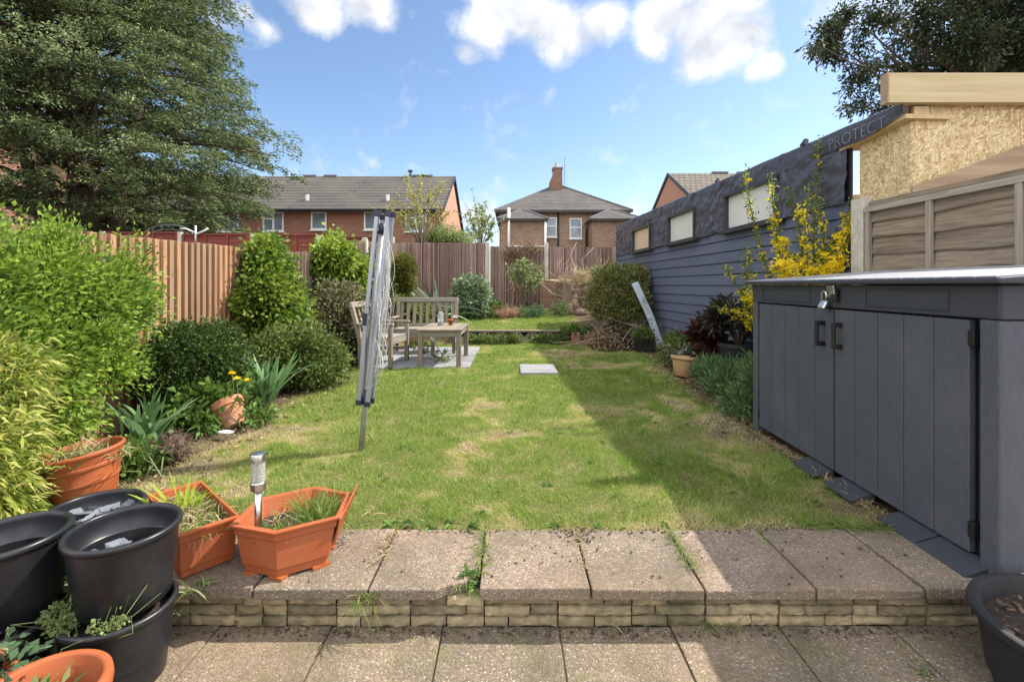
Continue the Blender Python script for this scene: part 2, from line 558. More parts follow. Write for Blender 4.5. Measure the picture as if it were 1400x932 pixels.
MAT['limb'] = plain('bleached_limb', (0.46, 0.37, 0.26), 0.95, c2=(0.27, 0.20, 0.13), scale=16, bmp=.6, bd=.01, island=.3)
MAT['roots'] = plain('dry_roots', (0.12, 0.08, 0.055), 1.0, c2=(0.05, 0.03, 0.02), scale=40, island=0.5)


def roof_mat(name, c, c2, row, slope_axis='Y', bw=0.33):
    m, nt, bs, out = new_mat(name)
    tc = nt.nodes.new('ShaderNodeTexCoord')
    sp = nt.nodes.new('ShaderNodeSeparateXYZ'); nt.links.new(tc.outputs['Object'], sp.inputs[0])
    cb = nt.nodes.new('ShaderNodeCombineXYZ')
    s = math_n(nt, 'ADD', sp.outputs[0], sp.outputs[1]) if slope_axis == 'H' else sp.outputs[0]
    nt.links.new(s, cb.inputs[0]); nt.links.new(sp.outputs[2], cb.inputs[1])
    b = N(nt, 'ShaderNodeTexBrick', ins={'Scale': 1.0, 'Mortar Size': 0.035, 'Brick Width': bw, 'Row Height': row, 'Mortar Smooth': 0.2})
    b.inputs['Color1'].default_value = (*c, 1); b.inputs['Color2'].default_value = (*c2, 1)
    b.inputs['Mortar'].default_value = (*[x * 0.35 for x in c2], 1)
    nt.links.new(cb.outputs[0], b.inputs['Vector'])
    f = noise(nt, tc.outputs['Object'], 0.7, 6, 0.65)
    r = ramp(nt, [(0.4, (0, 0, 0)), (0.7, (1, 1, 1))]); nt.links.new(f, r.inputs[0])
    col = mixc(nt, b.outputs[0], (0.15, 0.145, 0.115), math_n(nt, 'MULTIPLY', r.outputs[0], 0.35))
    nt.links.new(col, bs.inputs['Base Color'])
    bs.inputs['Roughness'].default_value = 0.85
    bs.inputs['Specular IOR Level'].default_value = 0.25
    return m


MAT['roof_l'] = roof_mat('grey_concrete_tiles', (0.092, 0.082, 0.072), (0.080, 0.072, 0.063), 0.27, bw=6.0)
MAT['roof_c'] = roof_mat('slate_roof', (0.165, 0.15, 0.14), (0.10, 0.092, 0.088), 0.16, 'H', 0.25)
MAT['roof_r'] = roof_mat('brown_tiles', (0.17, 0.14, 0.11), (0.12, 0.10, 0.08), 0.27)


def osb_mat():
    m, nt, bs, out = new_mat('osb_board')
    oc = objco(nt)
    cols = None
    for i, (rot, sc) in enumerate((((0.7, 0.5, 0.3), (6.5, 60, 60)), ((0.4, -1.0, 1.1), (7, 70, 64)), ((1.1, 1.5, -0.9), (6, 66, 60)), ((-0.5, -0.4, 0.8), (7, 58, 66)))):
        mp = nt.nodes.new('ShaderNodeMapping'); mp.vector_type = 'TEXTURE'; mp.inputs['Rotation'].default_value = rot; mp.inputs['Scale'].default_value = tuple(1 / q for q in sc)
        nt.links.new(oc, mp.inputs['Vector'])
        vo = N(nt, 'ShaderNodeTexVoronoi', ins={'Scale': 1.0})
        nt.links.new(mp.outputs[0], vo.inputs['Vector'])
        sep = nt.nodes.new('ShaderNodeSeparateColor'); nt.links.new(vo.outputs['Color'], sep.inputs[0])
        r = ramp(nt, [(0, (0.36, 0.23, 0.10)), (0.3, (0.54, 0.39, 0.19)), (0.75, (0.64, 0.49, 0.27)), (1, (0.76, 0.64, 0.42))])
        nt.links.new(sep.outputs[0], r.inputs[0])
        cols = r.outputs[0] if cols is None else mixc(nt, cols, r.outputs[0], math_n(nt, 'GREATER_THAN', sep.outputs[1], 0.45))
    nt.links.new(cols, bs.inputs['Base Color'])
    bs.inputs['Roughness'].default_value = 0.75
    return m


MAT['osb'] = osb_mat()

LEAF = {
    'bush': leaf('bright_bush_leaf', [(0.05, 0.085, 0.012), (0.095, 0.16, 0.02), (0.15, 0.225, 0.03), (0.22, 0.28, 0.045)], 0.35, 0.35, 0.5, patch=1.6, gain=1.45),
    'bamboo': leaf('bamboo_leaf', [(0.09, 0.15, 0.018), (0.19, 0.25, 0.035), (0.33, 0.36, 0.07), (0.50, 0.46, 0.15)], 0.35, 0.5),
    'box': leaf('dark_box_leaf', [(0.016, 0.03, 0.008), (0.032, 0.058, 0.014), (0.06, 0.10, 0.022), (0.11, 0.165, 0.04)], 0.18, 0.3, 0.6, gain=1.25),
    'climber': leaf('climber_leaf', [(0.05, 0.09, 0.014), (0.10, 0.17, 0.022), (0.16, 0.24, 0.03), (0.26, 0.32, 0.055)], 0.32, 0.32, 0.5, patch=2.0),
    'shrub': leaf('soft_green_leaf', [(0.05, 0.08, 0.02), (0.09, 0.135, 0.03), (0.14, 0.19, 0.045), (0.21, 0.25, 0.075)], 0.3, 0.5),
    'ivy': leaf('yellow_ivy_leaf', [(0.06, 0.11, 0.012), (0.13, 0.21, 0.02), (0.22, 0.31, 0.035), (0.34, 0.40, 0.08)], 0.3, 0.35, 0.5),
    'varieg': leaf('variegated_leaf', [(0.03, 0.05, 0.016), (0.07, 0.10, 0.035), (0.15, 0.17, 0.075), (0.30, 0.29, 0.16), (0.22, 0.12, 0.08)], 0.25, 0.5),
    'iris': leaf('iris_blade', [(0.10, 0.20, 0.075), (0.17, 0.30, 0.12), (0.28, 0.42, 0.20)], 0.25, 0.45),
    'leafy': leaf('fresh_leaf', [(0.05, 0.10, 0.018), (0.09, 0.16, 0.03), (0.15, 0.24, 0.05)], 0.32, 0.4),
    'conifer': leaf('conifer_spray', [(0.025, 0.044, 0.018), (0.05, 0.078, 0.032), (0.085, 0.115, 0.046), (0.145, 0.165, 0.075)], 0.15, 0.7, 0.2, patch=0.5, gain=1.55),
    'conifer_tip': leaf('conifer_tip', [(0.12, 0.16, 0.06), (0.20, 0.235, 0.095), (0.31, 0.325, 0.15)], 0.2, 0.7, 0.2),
    'oak': leaf('dark_tree_leaf', [(0.022, 0.034, 0.014), (0.045, 0.062, 0.026), (0.085, 0.105, 0.05)], 0.2, 0.4, 0.5),
    'spring': leaf('spring_leaf', [(0.24, 0.26, 0.06), (0.36, 0.36, 0.11), (0.46, 0.42, 0.17)], 0.4, 0.6),
    'pale': leaf('pale_leaf', [(0.13, 0.18, 0.06), (0.22, 0.28, 0.10), (0.32, 0.37, 0.16)], 0.35, 0.5),
    'hebe': leaf('grey_green_leaf', [(0.035, 0.06, 0.03), (0.08, 0.12, 0.06), (0.15, 0.21, 0.11), (0.26, 0.32, 0.20)], 0.22, 0.45, gain=1.5),
    'topiary': leaf('olive_leaf', [(0.06, 0.075, 0.014), (0.13, 0.145, 0.025), (0.22, 0.21, 0.045)], 0.25, 0.5),
    'boxy': leaf('clipped_olive_leaf', [(0.05, 0.065, 0.018), (0.10, 0.115, 0.03), (0.17, 0.18, 0.055), (0.30, 0.27, 0.11)], 0.25, 0.6, gain=1.35),
    'lav': leaf('lavender_leaf', [(0.06, 0.12, 0.04), (0.12, 0.20, 0.07), (0.21, 0.30, 0.13)], 0.25, 0.6),
    'maroon': leaf('maroon_leaf', [(0.022, 0.012, 0.010), (0.05, 0.019, 0.015), (0.13, 0.03, 0.02)], 0.25, 0.4, 0.5),
    'darkp': leaf('dark_bronze_leaf', [(0.02, 0.018, 0.013), (0.045, 0.038, 0.025), (0.085, 0.07, 0.04)], 0.2, 0.4, 0.5),
    'yellow': leaf('yellow_petal', [(0.72, 0.52, 0.012), (0.85, 0.68, 0.02), (0.88, 0.78, 0.06)], 0.4, 0.6, 0.2),
    'straw': leaf('straw_blade', [(0.24, 0.18, 0.09), (0.36, 0.28, 0.15), (0.48, 0.40, 0.24)], 0.25, 0.7, 0.2),
    'pinkgrass': leaf('pink_grass', [(0.20, 0.065, 0.05), (0.36, 0.20, 0.14), (0.48, 0.38, 0.26)], 0.25, 0.7, 0.2),
    'grassy': leaf('grass_tuft_blade', [(0.07, 0.13, 0.02), (0.14, 0.21, 0.035), (0.24, 0.29, 0.07)], 0.35, 0.5),
    'lime': leaf('lime_blade', [(0.26, 0.36, 0.03), (0.36, 0.46, 0.06)], 0.4, 0.45),
    'peach': leaf('peach_petal', [(0.70, 0.34, 0.20), (0.80, 0.50, 0.33)], 0.3, 0.6, 0.2),
    'violet': leaf('violet_petal', [(0.10, 0.05, 0.35), (0.20, 0.12, 0.5)], 0.3, 0.6, 0.2),
    'bluish': leaf('blue_green_leaf', [(0.06, 0.11, 0.05), (0.12, 0.20, 0.10)], 0.25, 0.5),
    'litter': leaf('dead_leaf', [(0.11, 0.07, 0.04), (0.22, 0.15, 0.085), (0.36, 0.27, 0.17)], 0.1, 0.9, 0.1),
}


# ------------------------------------------------------------------ foliage
def unit(a):
    return a / np.maximum(1e-9, np.linalg.norm(a, axis=1, keepdims=True))


def leaf_mesh(base, d, L, W, rng, fold=0.25, droop=0.0):
    """one folded four-point leaf for every base point; d = direction of the leaf"""
    n = len(base)
    d = unit(d)
    r = rng.normal(size=(n, 3))
    s = unit(np.cross(d, r))
    nn = np.cross(s, d)
    L = np.asarray(L).reshape(-1, 1) * np.ones((n, 1)); W = np.asarray(W).reshape(-1, 1) * np.ones((n, 1))
    mid = base + d * L * 0.45
    p0 = base
    p1 = mid + s * W * 0.5 + nn * W * fold
    p2 = base + d * L + np.array([0, 0, -1.0]) * (L * droop)
    p3 = mid - s * W * 0.5 + nn * W * fold
    v = np.stack([p0, p1, p2, p3], axis=1).reshape(-1, 3)
    f = np.arange(4 * n).reshape(n, 4)
    return v, f


def sphere_pts(n, rng):
    return unit(rng.normal(size=(n, 3)))


def foliage_arrays(blobs, clumps, per, rc, L, W, rng, up=0.35, shell=0.35, fold=0.25, droop=0.1, clip=None, flat=1.0, outw=0.9, floor=None):
    """blobs: (cx,cy,cz,rx,ry,rz[,weight]); leaves gathered into clumps spread through the outer volume"""
    w = np.array([b[6] if len(b) > 6 else b[3] * b[4] + b[4] * b[5] + b[3] * b[5] for b in blobs], float)
    w /= w.sum()
    pick = rng.choice(len(blobs), size=clumps, p=w)
    B = np.array([b[:6] for b in blobs], float)[pick]
    dirs = sphere_pts(clumps, rng)
    rad = (1 - shell) + shell * rng.random(clumps) ** 0.7
    rad *= rng.normal(1.0, 0.07, clumps)
    cc = B[:, :3] + dirs * B[:, 3:6] * rad[:, None]
    on = unit(dirs / B[:, 3:6])
    rcs = rc * rng.uniform(0.6, 1.35, clumps)
    cc = np.repeat(cc, per, axis=0); on = np.repeat(on, per, axis=0); rcs = np.repeat(rcs, per)
    n = len(cc)
    off = rng.normal(size=(n, 3)) * 0.55
    off[:, 2] *= flat
    pts = cc + off * rcs[:, None]
    d = on * outw + off * 0.7 + rng.normal(size=(n, 3)) * 0.55 + np.array([0, 0, up])
    if clip is not None:
        k = clip(pts); pts = pts[k]; d = d[k]
    if floor is not None:
        k = pts[:, 2] > floor; pts = pts[k]; d = d[k]
    n = len(pts)
    sz = rng.uniform(0.65, 1.3, n)
    return leaf_mesh(pts, d, L * sz, W * sz, rng, fold, droop)


def join_arr(parts):
    vs, fs, b = [], [], 0
    for v, f in parts:
        vs.append(v); fs.append(f + b); b += len(v)
    return np.concatenate(vs), np.concatenate(fs)


def plant(name, label, cat, base, mat, arr, stems=None, stem_mat=None, group=None, part='foliage', stem_part='stem'):
    t = thing(name, label, cat, base, group)
    np_mesh(part, arr[0], arr[1], mat, t)
    if stems is not None:
        stems.build(stem_part, stem_mat or MAT['stem'], t, smooth=True)
    return t


def shrub_stems(base, blobs, rng, n=9, r=0.012, spread=0.12):
    m = MB()
    base = np.array(base)
    for i in range(n):
        b = blobs[rng.integers(len(blobs))]
        d = sphere_pts(1, rng)[0]
        end = np.array(b[:3]) + d * np.array(b[3:6]) * rng.uniform(0.5, 0.95)
        st = base + np.array([rng.normal(0, spread), rng.normal(0, spread), 0.0])
        mid = (st + end) / 2 + rng.normal(0, 0.07, 3) + np.array([0, 0, 0.05])
        m.tube([st, (st * 0.7 + mid * 0.3), mid, (mid + end) / 2 + rng.normal(0, .03, 3), end], [r, r * .9, r * .7, r * .5, r * .25], 6)
    return m


def blade_arrays(bases, dirs, L, W, rng, bend=0.5, seg=5, fold=0.0):
    """long strap leaves that arch over"""
    n = len(bases)
    dirs = unit(np.asarray(dirs, float)); bases = np.asarray(bases, float)
    L = np.asarray(L, float) * np.ones(n); W = np.asarray(W, float) * np.ones(n)
    hor = dirs * np.array([1, 1, 0]); hor = unit(hor + 1e-6)
    side = unit(np.cross(dirs, np.array([0, 0, 1.0])) + 1e-6 * rng.normal(size=(n, 3)))
    # turn the blade face round its own axis
    an = rng.uniform(-1.2, 1.2, n)[:, None]
    side = unit(side * np.cos(an) + np.cross(dirs, side) * np.sin(an))
    vs = []
    bend = np.asarray(bend, float) * np.ones(n)
    for i in range(seg + 1):
        t = i / seg
        p = bases + dirs * (L * t)[:, None] + (hor * 0.35 + np.array([0, 0, -0.75])) * (L * bend * t ** 2.2)[:, None]
        w = W * (0.65 + 0.55 * math.sin(math.pi * min(1, t * 1.15) * 0.62)) * (1 - t ** 3.5) * 0.5
        if i == seg: w = W * 0.02
        vs.append(p + side * w[:, None]); vs.append(p - side * w[:, None])
    v = np.stack(vs, axis=1)  # n, 2(seg+1), 3
    k = 2 * (seg + 1)
    f = []
    for i in range(seg):
        f.append([2 * i, 2 * i + 1, 2 * i + 3, 2 * i + 2])
    f = np.array(f)
    F_ = (np.arange(n)[:, None, None] * k + f[None]).reshape(-1, 4)
    return v.reshape(-1, 3), F_


def tuft(base, n, L, W, rng, spread=0.04, lean=0.6, bend=0.4, lj=0.35):
    b = np.tile(np.array(base, float), (n, 1))
    b[:, :2] += rng.normal(0, spread, (n, 2))
    d = np.stack([rng.normal(0, lean, n), rng.normal(0, lean, n), np.ones(n)], axis=1)
    return blade_arrays(b, d, L * rng.uniform(1 - lj, 1 + lj, n), W * rng.uniform(0.7, 1.2, n), rng, bend * rng.uniform(0.3, 1.4, n))


# value noise in python for lawn patches
_T = np.random.default_rng(3).random((256, 256))


def vnoise(x, y):
    xi = np.floor(x).astype(int); yi = np.floor(y).astype(int)
    fx = x - xi; fy = y - yi
    fx = fx * fx * (3 - 2 * fx); fy = fy * fy * (3 - 2 * fy)
    a = _T[xi % 256, yi % 256]; b = _T[(xi + 1) % 256, yi % 256]
    c = _T[xi % 256, (yi + 1) % 256]; d = _T[(xi + 1) % 256, (yi + 1) % 256]
    return (a * (1 - fx) + b * fx) * (1 - fy) + (c * (1 - fx) + d * fx) * fy


def fbm(x, y, o=4):
    s = 0; a = 0.5; t = 0
    for i in range(o):
        s = s + a * vnoise(x * 2 ** i + 17.3 * i, y * 2 ** i + 9.1 * i); t += a; a *= 0.5
    return s / t



# ================================================================== SETTING
# far ground sheet
g = MB(); S_ = 400
g.add([(-S_, -S_, -0.32), (S_, -S_, -0.32), (S_, S_, -0.32), (-S_, S_, -0.32)], [(0, 1, 2, 3)])
setp(g.build('ground', MAT['ground']), kind='structure')

# lower patio: paving slabs bedded in a dark joint
m = MB()
joints = [-2.60, -2.15, -1.70, -1.21, -0.745, -0.285, 0.195, 0.655, 1.10, 1.56, 2.02, 2.48, 2.94, 3.40, 3.86]
rows = [1.975, 1.50, 1.04, 0.58, 0.12, -0.34, -0.8]
for i in range(len(joints) - 1):
    for j in range(len(rows) - 1):
        x0, x1, y1, y0 = joints[i] + .003, joints[i + 1] - .003, rows[j] - .003, rows[j + 1] + .003
        tz = [PATIO + random.uniform(-.004, .004) for _ in range(4)]
        sk = -0.03 if i > 5 else 0.02
        m.hexa([(x0, y0, PATIO - .05), (x1, y0, PATIO - .05), (x1, y1, PATIO - .05), (x0, y1, PATIO - .05),
                (x0, y0, tz[0]), (x1, y0, tz[1]), (x1, y1, tz[2]), (x0, y1, tz[3])])
setp(m.build('lower_patio', MAT['slab_low'], bevel=.004), kind='structure')
m = MB(); m.box((0.6, .6, PATIO - .038), (6.7, 2.8, .06))
setp(m.build('patio_bed', MAT['joint']), kind='structure')

# raised slab path on top of the step
EDGE = [-2.87, -2.42, -1.965, -1.51, -1.055, -0.585, -0.135, 0.32, 0.785, 1.235, 1.68, 2.14, 2.59, 3.04, 3.40]
m = MB()
for i in range(len(EDGE) - 1):
    x0, x1 = EDGE[i] + .0045, EDGE[i + 1] - .0045
    y0 = 1.927 + random.uniform(-.006, .006); y1 = 2.40
    dz = [random.uniform(-.006, .006) for _ in range(4)]
    if i == 6: dz = [.006, .008, 0, 0]
    if i == 5:   # this slab has lost its front right corner
        top = [(x0, y0, 0), (x1 - .17, y0, 0), (x1 - .13, y0 + .03, 0), (x1 - .05, y0 + .055, 0), (x1 - .03, y0 + .13, 0), (x1, y0 + .16, 0), (x1, y1, 0), (x0, y1, 0)]
        m.poly_prism([(a, b, -.045) for a, b, c in top], (0, 0, .045))
    else:
        m.hexa([(x0, y0, -.045), (x1, y0, -.045), (x1, y1, -.045), (x0, y1, -.045),
                (x0, y0, dz[0]), (x1, y0, dz[1]), (x1, y1, dz[2]), (x0, y1, dz[3])])
setp(m.build('raised_path', MAT['slab'], bevel=.006), kind='structure')

def rock(mb, x0, x1, y, z0, z1):
    """split faced walling block: rough rounded front, flat back"""
    nx_ = max(3, int((x1 - x0) / .018)); nz_ = 4; b = len(mb.v)
    for j in range(nz_ + 1):
        for i in range(nx_ + 1):
            u = i / nx_; w_ = j / nz_
            e = min(min(u, 1 - u) * (x1 - x0), min(w_, 1 - w_) * (z1 - z0))
            back = .010 * max(0, 1 - e / .009) ** 1.5
            mb.v.append(Vector((x0 + (x1 - x0) * u + random.uniform(-.0015, .0015), y + back + random.gauss(0, .0028), z0 + (z1 - z0) * w_ + (random.uniform(-.002, .002) if 0 < j < nz_ else random.uniform(-.0012, .0012)))))
    nv = nx_ + 1
    for j in range(nz_):
        for i in range(nx_): mb.f.append((b + j * nv + i, b + j * nv + i + 1, b + (j + 1) * nv + i + 1, b + (j + 1) * nv + i))
    c = len(mb.v)
    mb.v += [Vector((x0, y + .055, z0)), Vector((x1, y + .055, z0)), Vector((x1, y + .055, z1)), Vector((x0, y + .055, z1))]
    mb.f.append(tuple([c, c + 1] + [b + i for i in range(nx_, -1, -1)]))
    mb.f.append(tuple([c + 3] + [b + nz_ * nv + i for i in range(nx_ + 1)] + [c + 2]))
    mb.f.append(tuple([c + 3, c] + [b + j * nv for j in range(nz_ + 1)])); mb.f.append(tuple([c + 1, c + 2] + [b + j * nv + nx_ for j in range(nz_, -1, -1)]))


# step wall of split walling blocks
t = thing('step_wall', 'low retaining step wall of mossy buff walling blocks below the raised slabs', 'wall', (0, 1.97, PATIO))
m = MB()
z0s = [PATIO + .002, PATIO + .048, PATIO + .093]
hs = [.041, .040, .038]
units = np.arange(-2.86, 3.3, .305)
for u0 in units:
    for r_ in range(3):
        cut = random.choice([.1, .19, .23, .15, .305])
        xs = [u0, u0 + cut, u0 + .305] if cut < .3 else [u0, u0 + .305]
        for a, b in zip(xs[:-1], xs[1:]):
            yy = 1.957 + random.uniform(-.008, .006)
            rock(m, a + .003, b - .003, yy, z0s[r_], z0s[r_] + hs[r_])
o = m.build('block', MAT['block'], t, smooth=True); smooth_angle(o, 50)
m = MB(); m.box((.29, 2.03, PATIO / 2 - .028), (6.3, .10, .132)); m.build('mortar', MAT['mortar'], t)

# garden ground: one sheet of soil and turf
def left_edge(y):
    return -2.32 + 0.12 * (fbm(y * 1.7, y * 0 + 3.3) - .5) * 2 + np.where(y > 10.2, .35, 0)


def right_edge(y):
    e = np.interp(y, [2, 4.2, 5.4, 6.6, 8.2, 9.4, 10.2, 10.6, 12, 15], [2.02, 2.06, 2.08, 2.2, 2.42, 2.3, 2.0, 1.7, 1.6, 1.7])
    return e + 0.1 * (fbm(y * 2.1, y * 0 + 8.1) - .5) * 2


PATCH = [(380, 592, .32), (655, 552, .30), (640, 565, .22), (760, 482, .5), (930, 546, .32), (560, 668, .16), (600, 640, .2), (690, 690, .15), (430, 640, .25),
         (700, 590, .2), (540, 500, .4), (800, 500, .35), (900, 560, .3), (640, 610, .18), (1000, 590, .2), (250, 640, .3), (330, 660, .25), (850, 520, .3), (1180, 690, .15), (990, 570, .25)]


def lawn_dry(x, y):
    """0 lush .. 1 straw / bare"""
    n = fbm(x * 1.25 + 5, y * 1.25 + 2, 4)
    t = (n - .51) * 2.2
    n2 = fbm(x * 6 + 50, y * 6 + 20, 3)
    t = t + (n2 - .5) * 1.5
    for (px, py, r) in PATCH:
        Y = F * EYE / (py - 390); X = (px - 700) / F * Y
        d2 = ((x - X) ** 2 + ((y - Y) / 1.1) ** 2) / (r * r)
        t = t + 0.85 * np.exp(-d2) * (0.05 + 1.75 * n2)
    t = t + 0.55 * np.exp(-((y - 2.43) / .09) ** 2)
    t = t + 0.36 * np.exp(-((x - left_edge(y)) / .24) ** 2)
    t = t + 0.35 * np.exp(-((x - right_edge(y)) / .2) ** 2)
    return np.clip(t, 0, 1.3)


xs = np.linspace(-3.6, 3.4, 176); ys = np.concatenate([np.linspace(2.378, 10.25, 190), np.linspace(10.27, 10.46, 8), np.linspace(10.5, 15.6, 90)])
X_, Y_ = np.meshgrid(xs, ys)
xf, yf = X_.ravel(), Y_.ravel()
inl = 1 / (1 + np.exp(-(xf - left_edge(yf)) * 14)) * 1 / (1 + np.exp((xf - right_edge(yf)) * 14))
inl = np.where((yf > 10.2) & (yf < 10.5), .35, inl); inl = np.where(yf > 14.1, .15, inl)
zf = hgt(xf, yf) + (fbm(xf * 2.2, yf * 2.2, 4) - .5) * (.05 + .07 * (1 - inl)) - .028 + .012
zf = np.where(yf < 2.41, np.minimum(zf, -.006), zf)
nx, ny = len(xs), len(ys)
idx = np.arange(nx * ny).reshape(ny, nx)
quads = np.stack([idx[:-1, :-1], idx[:-1, 1:], idx[1:, 1:], idx[1:, :-1]], axis=-1).reshape(-1, 4)


def turf_mat():
    m, nt, bs, out = new_mat('turf_and_soil')
    a = N(nt, 'ShaderNodeAttribute', attribute_name='tint')
    oc = objco(nt)
    f = noise(nt, oc, 45, 6, 0.7)
    soil = ramp(nt, [(0.3, (0.045, 0.032, 0.022)), (0.55, (0.13, 0.092, 0.06)), (0.75, (0.28, 0.21, 0.14))]); nt.links.new(f, soil.inputs[0])
    th = ramp(nt, [(0.3, (0.08, 0.08, 0.03)), (0.55, (0.21, 0.185, 0.08)), (0.75, (0.36, 0.29, 0.16))]); nt.links.new(f, th.inputs[0])
    col = mixc(nt, soil.outputs[0], th.outputs[0], a.outputs['Fac'])
    nt.links.new(col, bs.inputs['Base Color'])
    bs.inputs['Roughness'].default_value = 1.0
    bs.inputs['Specular IOR Level'].default_value = 0.1
    bump(nt, bs, f, 1.0, 0.02)
    return m


o = np_mesh('garden_ground', np.stack([xf, yf, zf], 1), quads, turf_mat(), smooth=True, origin=(0, 6, 0),
            attr=np.clip(inl * (1.15 - .75 * np.clip(lawn_dry(xf, yf) - .35, 0, 1)), 0, 1))
setp(o, kind='structure')


def gz(x, y):
    return hgt(x, y) + (fbm(x * 2.2, y * 2.2, 4) - .5) * .06 - .016


# lawn grass
def grass_mat():
    m, nt, bs, out = new_mat('lawn_blades')
    a = N(nt, 'ShaderNodeAttribute', attribute_name='tint')
    r = ramp(nt, [(0.0, (0.125, 0.24, 0.028)), (0.25, (0.23, 0.36, 0.05)), (0.5, (0.41, 0.46, 0.10)), (0.72, (0.58, 0.52, 0.20)), (1.0, (0.68, 0.56, 0.34))])
    nt.links.new(a.outputs['Fac'], r.inputs[0])
    nt.links.new(r.outputs[0], bs.inputs['Base Color'])
    bs.inputs['Roughness'].default_value = 0.5
    bs.inputs['Specular IOR Level'].default_value = 0.3
    tr = nt.nodes.new('ShaderNodeBsdfTranslucent'); nt.links.new(r.outputs[0], tr.inputs[0])
    ms = nt.nodes.new('ShaderNodeMixShader'); ms.inputs[0].default_value = .38
    nt.links.new(bs.outputs[0], ms.inputs[1]); nt.links.new(tr.outputs[0], ms.inputs[2])
    nt.links.new(ms.outputs[0], out.inputs[0])
    return m


def lawn(n0, seed):
    rng = np.random.default_rng(seed)
    u = rng.random(n0)
    # density falls with distance from the house, blades get a little broader
    yy_t = np.linspace(2.36, 14.3, 800)
    dens = np.minimum(1.0, (3.0 / yy_t) ** 1.45)
    cdf = np.cumsum(dens); cdf /= cdf[-1]
    y = np.interp(u, cdf, yy_t) + rng.normal(0, .01, n0)
    x = rng.uniform(-2.9, 2.6, n0)
    d = lawn_dry(x, y)
    ed = np.minimum(x - left_edge(y), right_edge(y) - x)
    pin = 1 / (1 + np.exp(-ed * 16))
    keep = rng.random(n0) < pin * np.clip(1.12 - .72 * np.clip(d - .45, 0, 1), .2, 1)
    keep &= ~((y > 10.18) & (y < 10.42))
    front = 2.325 + .13 * fbm(x * 6, x * 0 + 1.0, 4)
    keep &= y > front
    keep &= ~((x > -2.25) & (x < -.64) & (y > 7.05) & (y < 9.6))          # paving under the table
    keep &= ~((x > .10) & (x < .66) & (y > 6.52) & (y < 7.32))            # slab in the lawn
    keep &= ~((y < 4.15) & (x > 2.00))
    x, y, d = x[keep], y[keep], d[keep]
    n = len(x)
    tuf = fbm(x * 9, y * 9, 3)
    h = (.007 + .036 * tuf) * rng.uniform(.6, 1.5, n) * (1 - .35 * np.clip(d, 0, 1)) * np.where(rng.random(n) < .03, 1.7, 1)
    w = .0030 * np.maximum(1, y / 3.4) * rng.uniform(.7, 1.3, n)
    h = h * (1 + .05 * np.maximum(0, y - 4))
    an = rng.uniform(0, 2 * np.pi, n)
    lx, ly = rng.normal(0, .55, n), rng.normal(0, .55, n)
    wind = (fbm(x * 3 + 3, y * 3, 2) - .5) * 1.6
    z = gz(x, y) - .004
    b = np.stack([x, y, z], 1)
    sd = np.stack([np.cos(an), np.sin(an), 0 * an], 1) * (w / 2)[:, None]
    tip = b + np.stack([(lx + wind) * h, (ly + wind * .5) * h, h], 1)
    v = np.stack([b - sd, b + sd, tip], 1).reshape(-1, 3)
    tint = np.clip(np.where(d > .55, d * .8, d * .5) + rng.normal(0.10, .17, n) + np.where(rng.random(n) < .19, .45, 0), 0, 1)
    return v, np.arange(3 * n).reshape(n, 3), np.repeat(tint, 3)


v, f, tt = lawn(620000, 5)
o = np_mesh('lawn_grass', v, f, grass_mat(), origin=(0, 6, 0), attr=tt)
setp(o, 'patchy green lawn with straw coloured dry spots between the two borders', 'grass', kind='stuff')

# weeds and dead leaves lying about in the lawn
rg = np.random.default_rng(77)
arr = []
for i in range(150):
    y = 2.45 + 7.4 * rg.random() ** 1.5; x = rg.uniform(-2.15, 2.0)
    k = int(rg.integers(5, 10)); b_ = np.tile(np.array([x, y, float(gz(x, y)) + .004]), (k, 1)); d_ = np.stack([rg.normal(0, 1, k), rg.normal(0, 1, k), rg.uniform(.25, .8, k)], 1)
    arr.append(leaf_mesh(b_, d_, rg.uniform(.025, .055, k), rg.uniform(.012, .022, k), rg, .15, .3))
v, f = join_arr(arr); o = np_mesh('lawn_weeds', v, f, LEAF['leafy'], origin=(0, 6, 0)); setp(o, 'small broad leaved weeds scattered through the lawn', 'weeds', kind='stuff')
n_ = 900; y = 2.42 + 7.5 * rg.random(n_) ** 1.6; x = rg.uniform(-2.2, 2.1, n_)
d_ = rg.normal(size=(n_, 3)); d_[:, 2] *= .3
v, f = leaf_mesh(np.stack([x, y, gz(x, y) + .018 + rg.uniform(0, .014, n_)], 1), d_, rg.uniform(.012, .035, n_), rg.uniform(.005, .014, n_), rg, .2)
o = np_mesh('grass_clippings', v, f, LEAF['litter'], origin=(0, 6, 0)); setp(o, 'dry clippings and dead leaves lying on the lawn', 'clippings', kind='stuff')

# ================================================================== NEIGHBOUR'S OUTBUILDING ON THE RIGHT
def wx(Y): return 3.366 - .05 * Y
WN = Vector((-1, -.05, 0)).normalized()


def W(Y, z, d=0.0):
    return Vector((wx(Y), Y, z)) + WN * d


def wbox(mb, Y0, Y1, z0, z1, d0, d1, z0b=None, z1b=None):
    z0b = z0 if z0b is None else z0b; z1b = z1 if z1b is None else z1b
    mb.hexa([W(Y0, z0, d0), W(Y0, z0, d1), W(Y1, z0b, d1), W(Y1, z0b, d0), W(Y0, z1, d0), W(Y0, z1, d1), W(Y1, z1b, d1), W(Y1, z1b, d0)])


YN, YF = 4.43, 12.3
def ztop(Y): return 2.70 + .08 * max(0, (Y - 4.4)) / 7.9


